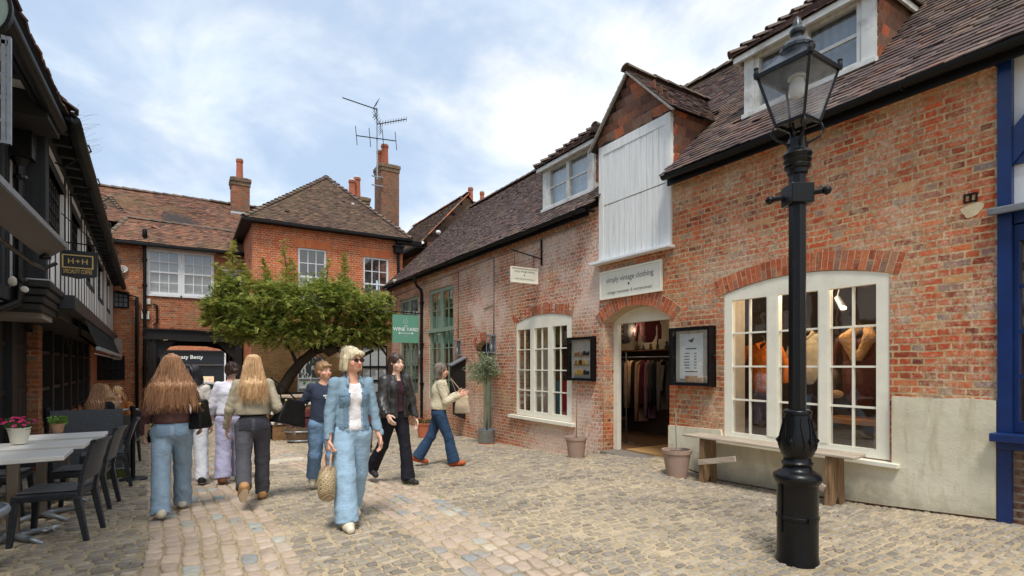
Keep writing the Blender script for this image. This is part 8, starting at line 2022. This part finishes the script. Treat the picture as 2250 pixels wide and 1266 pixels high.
zt_ = onX(1870, 922, 7.0).z; m.box(6.98, 7.55, a0 - .1, a1 + .05, zt_ - .06, zt_); m.build('table_top', wood('honey_wood', lin(150, 96, 48), lin(196, 140, 78), (30, 3, 30), .5), TBW, bevel=.006)
for yy in (a0 - .06, a1): m = MB(); m.box(7.02, 7.07, yy, yy + .05, -.09, zt_ - .061); m.build('leg', M['oak'], TBW)
m = MB(); a = onX(1837, 866, 7.05); F = Field([-.13, -.1, -.08], [.13, .1, .08], .008); F.ell((0, 0, 0), (.09, .06, .052), 0); F.warp(lambda X, Y, Z: .006 * np.sin(X * 130) * np.sin(Y * 140) * np.sin(Z * 135)); tm = F.build('fur_muff', fl, None); tm.location = (7.05, a.y, a.z); tm.rotation_euler = (0, 0, PI / 2); tag(tm, 'fluffy cream fur muff beside the sheepskin coat in the big window', 'muff')
# dark clothes hanging behind, and the rail seen through the door
m = MB(); CLR = thing('clothes_rail', 'clothes rail and high shelf along the back wall seen through the shop doorway', 'clothes rail', (8.9, 8.7, 0))
m.tube([(8.9, 7.6, 1.69), (8.9, 10.4, 1.69)], .015, 8); a = onX(1376, 1018, 7.75); m.tube([(a.x, a.y, -.07), (a.x, a.y, onX(1376, 775, 7.75).z)], .012, 8); m.tube([(a.x - .1, a.y - .3, -.075), (a.x + .1, a.y + .25, -.075)], .012, 6); m.build('rail', M['zinc'], CLR, smooth=True)
m = MB(); m.box(8.95, 9.38, 7.4, 10.6, 1.83, 1.86); m.build('shelf', wood('dark_shelf', lin(70, 40, 24), lin(104, 64, 40), (30, 3, 30)), CLR)
rnd = random.Random(15)
names = [('brown leopard-print coat', lin(132, 100, 66)), ('dusky pink coat', lin(150, 112, 98)), ('navy dress', lin(44, 46, 62)), ('beige trench coat', lin(166, 134, 106)), ('long sand-coloured coat', lin(184, 150, 118)), ('black dress', lin(34, 32, 34)), ('pale tan coat', lin(176, 140, 112)), ('burgundy dress', lin(94, 38, 50)), ('mauve shirt', lin(120, 88, 98)), ('dark green coat', lin(52, 62, 48)), ('black velvet coat', lin(28, 26, 30)), ('grey tweed coat', lin(98, 92, 88))]
for i, (nm, c) in enumerate(names):
    y = 9.42 - i * .128; Lg = rnd.uniform(.95, 1.4); m = MB(); n = 9
    T = thing('garment', nm + ' on the rail seen through the shop doorway', 'garment', (8.85, y, 1.62 - Lg), 0, 'clothes on the rail behind the doorway')
    prof = [(-.20, 0), (.20, 0), (.205, Lg * .5), (.19, Lg - .16), (.17, Lg - .06), (.06, Lg), (-.06, Lg), (-.17, Lg - .06), (-.19, Lg - .16), (-.205, Lg * .5)]
    cs = [(-.03, .6), (-.015, 1.0), (.02, 1.0), (.045, .65)]; vs = []; fs = []; K = len(prof)
    for dy, sc_ in cs: vs += [(8.85 + p * sc_, y + dy + .02 * math.sin(p * 22 + i), 1.62 - Lg + (z_ if z_ > .1 else rnd.uniform(-.02, .02))) for p, z_ in prof]
    for k in range(3): fs += [(k * K + j, k * K + (j + 1) % K, (k + 1) * K + (j + 1) % K, (k + 1) * K + j) for j in range(K)]
    fs += [tuple(range(K)), tuple(3 * K + j for j in range(K))]; m.add(vs, fs); mt_ = fabric('cloth_' + nm.split()[0], c); m.build('cloth', mt_, T, smooth=True)
    m = MB(); m.tube([(8.78, y - .03, 1.50), (8.70, y - .05, 1.1), (8.72, y - .05, .95)], [.05, .042, .036], 8); m.build('sleeve', mt_, T, smooth=True)
for i, (nm, c, yy) in enumerate((('charcoal jacket', lin(52, 50, 54), 9.0), ('maroon jacket', lin(74, 30, 38), 8.3))):
    garment(nm + ' hung high above the shelf inside the shop doorway', 8.7, yy, 2.62, R(90), fabric('dark_cloth', c), L=.62, wd=1.25)
m = MB(); rnd = random.Random(5)
for k in range(7):
    y = 7.75 + k * .22 + rnd.uniform(-.04, .04); h = rnd.uniform(.1, .26); mm_ = MB(); r = rnd.uniform(.03, .05)
    mm_.lathe([(r, 0), (r * 1.1, h * .3), (r * .5, h * .6), (r * .7, h * .85), (r * .4, h)], (9.1, y, 1.861), 12)
    tag(mm_.build('vase', flat('dark_vase', [lin(60, 44, 34), lin(110, 70, 40), lin(40, 40, 44)][k % 3]), smooth=True), ['tiny dark vase', 'small amber bottle', 'black candlestick', 'brown wooden figure', 'bronze goblet', 'dark glass jar', 'little brown urn'][k] + ' on the shelf inside the shop doorway', 'ornament', 'ornaments on the shelf')
# spot lamp in the window, lit
SP = thing('spot_lamp', 'silver spot lamp alight under the ceiling of the big shop window', 'lamp', (7.4, 3.3, 2.4)); a = onX(1840, 655, 7.35); b = onX(1853, 678, 7.25)
m = MB(); m.tube([a + Vector((.2, .05, .3)), a, ], .01, 6); m.tube([a, b], [.035, .045], 14); m.build('housing', M['zinc'], SP, smooth=True, auto=40)
em = NT('spot_bulb'); em.b.inputs['Emission Color'].default_value = (1, .75, .45, 1); em.b.inputs['Emission Strength'].default_value = 25; m = MB(); m.lathe([(.01, -.01), (.035, 0), (.01, .01)], b + (b - a).normalized() * .006, 12); m.build('bulb', em.mat, SP)
def lamp(name, loc_, e, col=(1, .74, .46), r=.06):
    l = bpy.data.lights.new(name, 'POINT'); l.energy = e; l.color = col; l.shadow_soft_size = r; o = bpy.data.objects.new(name, l); COL.objects.link(o); o.location = loc_
lamp('shop_lamp', (7.15, 3.8, 2.5), 22); lamp('shop_lamp', (7.05, 3.2, 2.5), 7); lamp('shop_lamp', (8.6, 8.7, 2.3), 12); lamp('shop_lamp', (7.8, 6.6, 2.7), 9); lamp('shop_lamp', (7.5, 9.2, 2.7), 8)
# ---------------------------------------------------------------- spreading yew over the raised bed
YT = 17.3
P = lambda px, py, y=YT: onY(px, py, y)
TT = thing('spreading_tree', 'spreading evergreen tree with leaning dark trunk growing from the raised brick bed', 'tree', tuple(P(615, 865)))
rnd = random.Random(33); m = MB()
bark = paint('dark_bark', lin(62, 52, 44), .95, .3, 14, .8, spec=.1)
def limb(pts, r0, r1, n=9): 
    k = len(pts); m.tube(pts, [r0 + (r1 - r0) * i / (k - 1) for i in range(k)], n)
limb([P(612, 880), P(618, 858), P(640, 822), P(662, 795), P(690, 772), P(722, 752)], .19, .12)
limb([P(690, 772), P(712, 766, 17.0), P(722, 775, 16.9), P(735, 765, 16.9)], .12, .16)
limb([P(722, 762), P(755, 772), P(790, 785), P(820, 770)], .10, .05); limb([P(735, 755), P(790, 745), P(835, 760), P(850, 782)], .08, .03)
limb([P(655, 805), P(640, 770), P(625, 745)], .06, .04); limb([P(700, 768), P(660, 735), P(600, 715), P(530, 705)], .09, .03); limb([P(720, 752), P(740, 700), P(760, 660)], .09, .04); limb([P(720, 752), P(680, 690), P(640, 640)], .08, .03); limb([P(760, 745), P(800, 700), P(830, 660)], .07, .03); limb([P(835, 755), P(845, 730), P(842, 700)], .03, .01)
for (a, b) in (((500, 640), (512, 555)), ((628, 640), (622, 540)), ((700, 665), (722, 585)), ((752, 645), (756, 565)), ((540, 640), (530, 590)), ((600, 650), (575, 585))): 
    limb([P(*a), P((a[0] + b[0]) / 2 + 4, (a[1] + b[1]) / 2), P(*b)], .025, .006, 6)
m.build('trunk', bark, TT, smooth=True)
# crown: sprays of small needled shoots through a flat, lumpy volume
blobs = [(530, 690, 62, 52), (490, 668, 34, 34), (590, 668, 70, 55), (650, 690, 70, 50), (700, 665, 80, 52), (770, 672, 75, 50), (820, 690, 46, 48), (560, 725, 60, 30), (640, 740, 60, 28), (720, 735, 70, 30), (790, 735, 60, 30), (838, 730, 26, 34), (520, 725, 50, 22), (735, 640, 60, 24), (600, 640, 45, 22), (500, 630, 26, 24)]
vs = []; fs = []; vs2 = []; fs2 = []
def spray(c, d, L, arr, nl=11, w=.015):
    v_, f_ = arr; d = d.normalized(); s_ = d.cross(Vector((rnd.gauss(0, .4), rnd.gauss(0, .4), 1))).normalized()
    for i in range(nl):
        f = (i + .5) / nl; b = c + d * L * f + Vector((0, 0, -.25 * L * f * f)); l = L * .42 * (1 - .55 * f) * rnd.uniform(.7, 1.2)
        for sg in (-1, 1):
            e = (d * .55 + s_ * sg + Vector((0, 0, rnd.uniform(-.35, .25)))).normalized(); nrm = e.cross(d).normalized(); p = e.cross(nrm).normalized()
            o = len(v_); v_ += [b, b + e * l * .5 + p * w, b + e * l, b + e * l * .5 - p * w]; f_.append((o, o + 1, o + 2, o + 3))
scale = FPX / 15.9
for (bx, by, rx, ry) in blobs:
    c = P(bx, by); RX_, RZ_ = rx / scale * 1.0, ry / scale; n = int(3.6 * rx * ry / 10)
    RY_ = min(1.35, RX_ * 1.1)
    for _ in range(n):
        u = Vector((rnd.gauss(0, 1), rnd.gauss(0, 1), rnd.gauss(0, 1))).normalized() * rnd.uniform(.45, 1.0)
        q = 1 + .15 * math.sin(u.x * 7 + bx) + .13 * math.sin(u.z * 9 + by) + .10 * math.sin(u.y * 11 + u.x * 13 + bx)
        p = c + Vector((u.x * RX_ * q, u.y * RY_ * q, u.z * RZ_ * q)); d = Vector((u.x + rnd.gauss(0, .5), u.y + rnd.gauss(0, .5), u.z * .4 + rnd.gauss(.1, .35)))
        spray(p, d, rnd.uniform(.12, .24), (vs, fs), 8)
for (a, b) in (((470, 660), (448, 700)), ((468, 700), (450, 720)), ((500, 645), (470, 580)), ((505, 640), (512, 528)), ((545, 640), (528, 575)), ((600, 650), (575, 570)), ((628, 650), (622, 525)), ((650, 650), (640, 570)), ((700, 665), (724, 570)), ((752, 650), (757, 555)), ((835, 650), (858, 668)), ((850, 700), (862, 690))):
    A, B_ = P(*a), P(*b)
    for k in range(90):
        f = (k + rnd.random()) / 90; p = A + (B_ - A) * f; an = rnd.uniform(0, 2 * PI); d = Vector((math.cos(an), math.sin(an) * .8, rnd.uniform(.1, .9)))
        spray(p, d, rnd.uniform(.26, .5) * (1.08 - f * .8), (vs2, fs2), 9, .011)
m = MB(); m.v = [tuple(v) for v in vs]; m.f = fs; m.m = [0] * len(fs)
def leafmat(name, stops):
    t = NT(name); p = t.pos(); n = t.noise(p, 3.2, 4, .65); r = t.island(); col = t.ramp(t.math('ADD', t.math('MULTIPLY', n, .75), t.math('MULTIPLY', r, .3)), stops); t.color(col); t.rough(.6); t.b.inputs['Specular IOR Level'].default_value = .25
    tr = t.node('ShaderNodeBsdfTranslucent'); t.link(col, tr.inputs[0]); mx = t.node('ShaderNodeMixShader'); mx.inputs[0].default_value = .38; t.link(t.b.outputs[0], mx.inputs[1]); t.link(tr.outputs[0], mx.inputs[2]); t.link(mx.outputs[0], t.out.inputs[0]); return t.mat
m.build('crown', leafmat('yew_foliage', [(.30, lin(58, 88, 42)), (.45, lin(112, 134, 62)), (.58, lin(166, 174, 86)), (.72, lin(206, 200, 112))]), TT)
m = MB(); m.v = [tuple(v) for v in vs2]; m.f = fs2; m.m = [0] * len(fs2)
m.build('young_shoots', leafmat('young_yew', [(.3, lin(122, 132, 54)), (.6, lin(170, 168, 84)), (.8, lin(196, 184, 110))]), TT)
# ---------------------------------------------------------------- camera, sky, sun
cam = bpy.data.cameras.new('camera'); co = bpy.data.objects.new('camera', cam); COL.objects.link(co)
cam.sensor_width = 36; cam.lens = 36 * FPX / 2250; cam.shift_y = (HY - 633) / 2250
cam.clip_start = .05; cam.clip_end = 3000
co.location = (0, 0, EYE); co.rotation_euler = (PI / 2, 0, -TH); SC.camera = co
w = bpy.data.worlds.new('World'); SC.world = w; w.use_nodes = True
nt = w.node_tree; bg = nt.nodes['Background']
sky = nt.nodes.new('ShaderNodeTexSky'); sky.sky_type = 'NISHITA'; sky.sun_disc = False
SUN_EL, SUN_AZ = R(63), R(213)      # azimuth measured clockwise from +Y
sky.sun_elevation = SUN_EL; sky.sun_rotation = SUN_AZ; sky.air_density = 1.0; sky.dust_density = .6; sky.ozone_density = 1.2
tc = nt.nodes.new('ShaderNodeTexCoord'); sep = nt.nodes.new('ShaderNodeSeparateXYZ'); nt.links.new(tc.outputs['Generated'], sep.inputs[0])
def wm(op, a, b=0.0, cl=False):
    n = nt.nodes.new('ShaderNodeMath'); n.operation = op; n.use_clamp = cl
    for k, v in ((0, a), (1, b)):
        if isinstance(v, (int, float)): n.inputs[k].default_value = v
        else: nt.links.new(v, n.inputs[k])
    return n.outputs[0]
den = wm('ADD', wm('MAXIMUM', sep.outputs[2], 0.0), .22)
cx_ = wm('DIVIDE', sep.outputs[0], den); cy_ = wm('DIVIDE', sep.outputs[1], den)
cmb = nt.nodes.new('ShaderNodeCombineXYZ'); nt.links.new(cx_, cmb.inputs[0]); nt.links.new(cy_, cmb.inputs[1])
def wn(scale, detail, rough, dist, off):
    mp = nt.nodes.new('ShaderNodeMapping'); mp.inputs['Location'].default_value = off; nt.links.new(cmb.outputs[0], mp.inputs[0])
    n = nt.nodes.new('ShaderNodeTexNoise'); n.inputs['Scale'].default_value = scale; n.inputs['Detail'].default_value = detail; n.inputs['Roughness'].default_value = rough; n.inputs['Distortion'].default_value = dist
    nt.links.new(mp.outputs[0], n.inputs['Vector']); return n.outputs['Fac']
n1 = wn(1.15, 6, .55, .35, (3.1, 1.4, 0)); n2 = wn(2.6, 6, .6, .6, (1.7, 5.2, 0))
cover = wm('ADD', wm('MULTIPLY', n1, .72), wm('MULTIPLY', n2, .28))
# clouds thicken towards the sun side of the yard (the right), thin towards the left
side = wm('ADD', wm('MULTIPLY', sep.outputs[0], .13), wm('MULTIPLY', sep.outputs[1], -.05))
cover = wm('ADD', cover, side)
rp = nt.nodes.new('ShaderNodeValToRGB'); rp.color_ramp.elements[0].position = .40; rp.color_ramp.elements[1].position = .62
rp.color_ramp.interpolation = 'EASE'
nt.links.new(cover, rp.inputs[0])
mx = nt.nodes.new('ShaderNodeMix'); mx.data_type = 'RGBA'
nt.links.new(rp.outputs[0], mx.inputs[0])
# thin blue between the clouds is itself veiled with haze
veil = nt.nodes.new('ShaderNodeMix'); veil.data_type = 'RGBA'; veil.inputs[0].default_value = .75; veil.inputs[7].default_value = (6.6, 8.3, 10.7, 1)
nt.links.new(sky.outputs[0], veil.inputs[6])
cl = nt.nodes.new('ShaderNodeValToRGB'); cl.color_ramp.elements[0].position = .43; cl.color_ramp.elements[0].color = (.77, .86, .96, 1); cl.color_ramp.elements[1].position = .62; cl.color_ramp.elements[1].color = (1.0, .99, .97, 1)
n3 = wn(1.7, 6, .58, .5, (7.7, 2.2, 0)); nt.links.new(wm('ADD', wm('MULTIPLY', n3, .8), wm('ADD', wm('MULTIPLY', side, .6), .10)), cl.inputs[0])
cs = nt.nodes.new('ShaderNodeMix'); cs.data_type = 'RGBA'; cs.blend_type = 'MULTIPLY'; cs.inputs[0].default_value = 1; nt.links.new(cl.outputs[0], cs.inputs[6]); cs.inputs[7].default_value = (11.8, 11.8, 11.8, 1); nt.links.new(cs.outputs[2], mx.inputs[7])
nt.links.new(veil.outputs[2], mx.inputs[6]); pass
nt.links.new(mx.outputs[2], bg.inputs[0]); bg.inputs[1].default_value = .075
sun = bpy.data.lights.new('sun', 'SUN'); so = bpy.data.objects.new('sun', sun); COL.objects.link(so)
sun.energy = 2.4; sun.angle = R(15); sun.color = (1, .955, .89)
d = Vector((math.sin(SUN_AZ) * math.cos(SUN_EL), math.cos(SUN_AZ) * math.cos(SUN_EL), math.sin(SUN_EL)))
so.rotation_euler = d.to_track_quat('Z', 'Y').to_euler(); so.location = (0, 0, 20)
SC.view_settings.view_transform = 'Standard'; SC.view_settings.look = 'None'; SC.view_settings.gamma = 1; SC.view_settings.exposure = EXPOSURE
SC.cycles.use_denoising = True
try: SC.cycles.denoiser = 'OPENIMAGEDENOISE'
except Exception: pass
SC.cycles.max_bounces = 6; SC.cycles.diffuse_bounces = 3; SC.cycles.glossy_bounces = 3; SC.cycles.transparent_max_bounces = 12; SC.cycles.transmission_bounces = 4
SC.cycles.caustics_reflective = False; SC.cycles.caustics_refractive = False
SC.cycles.sample_clamp_indirect = 6
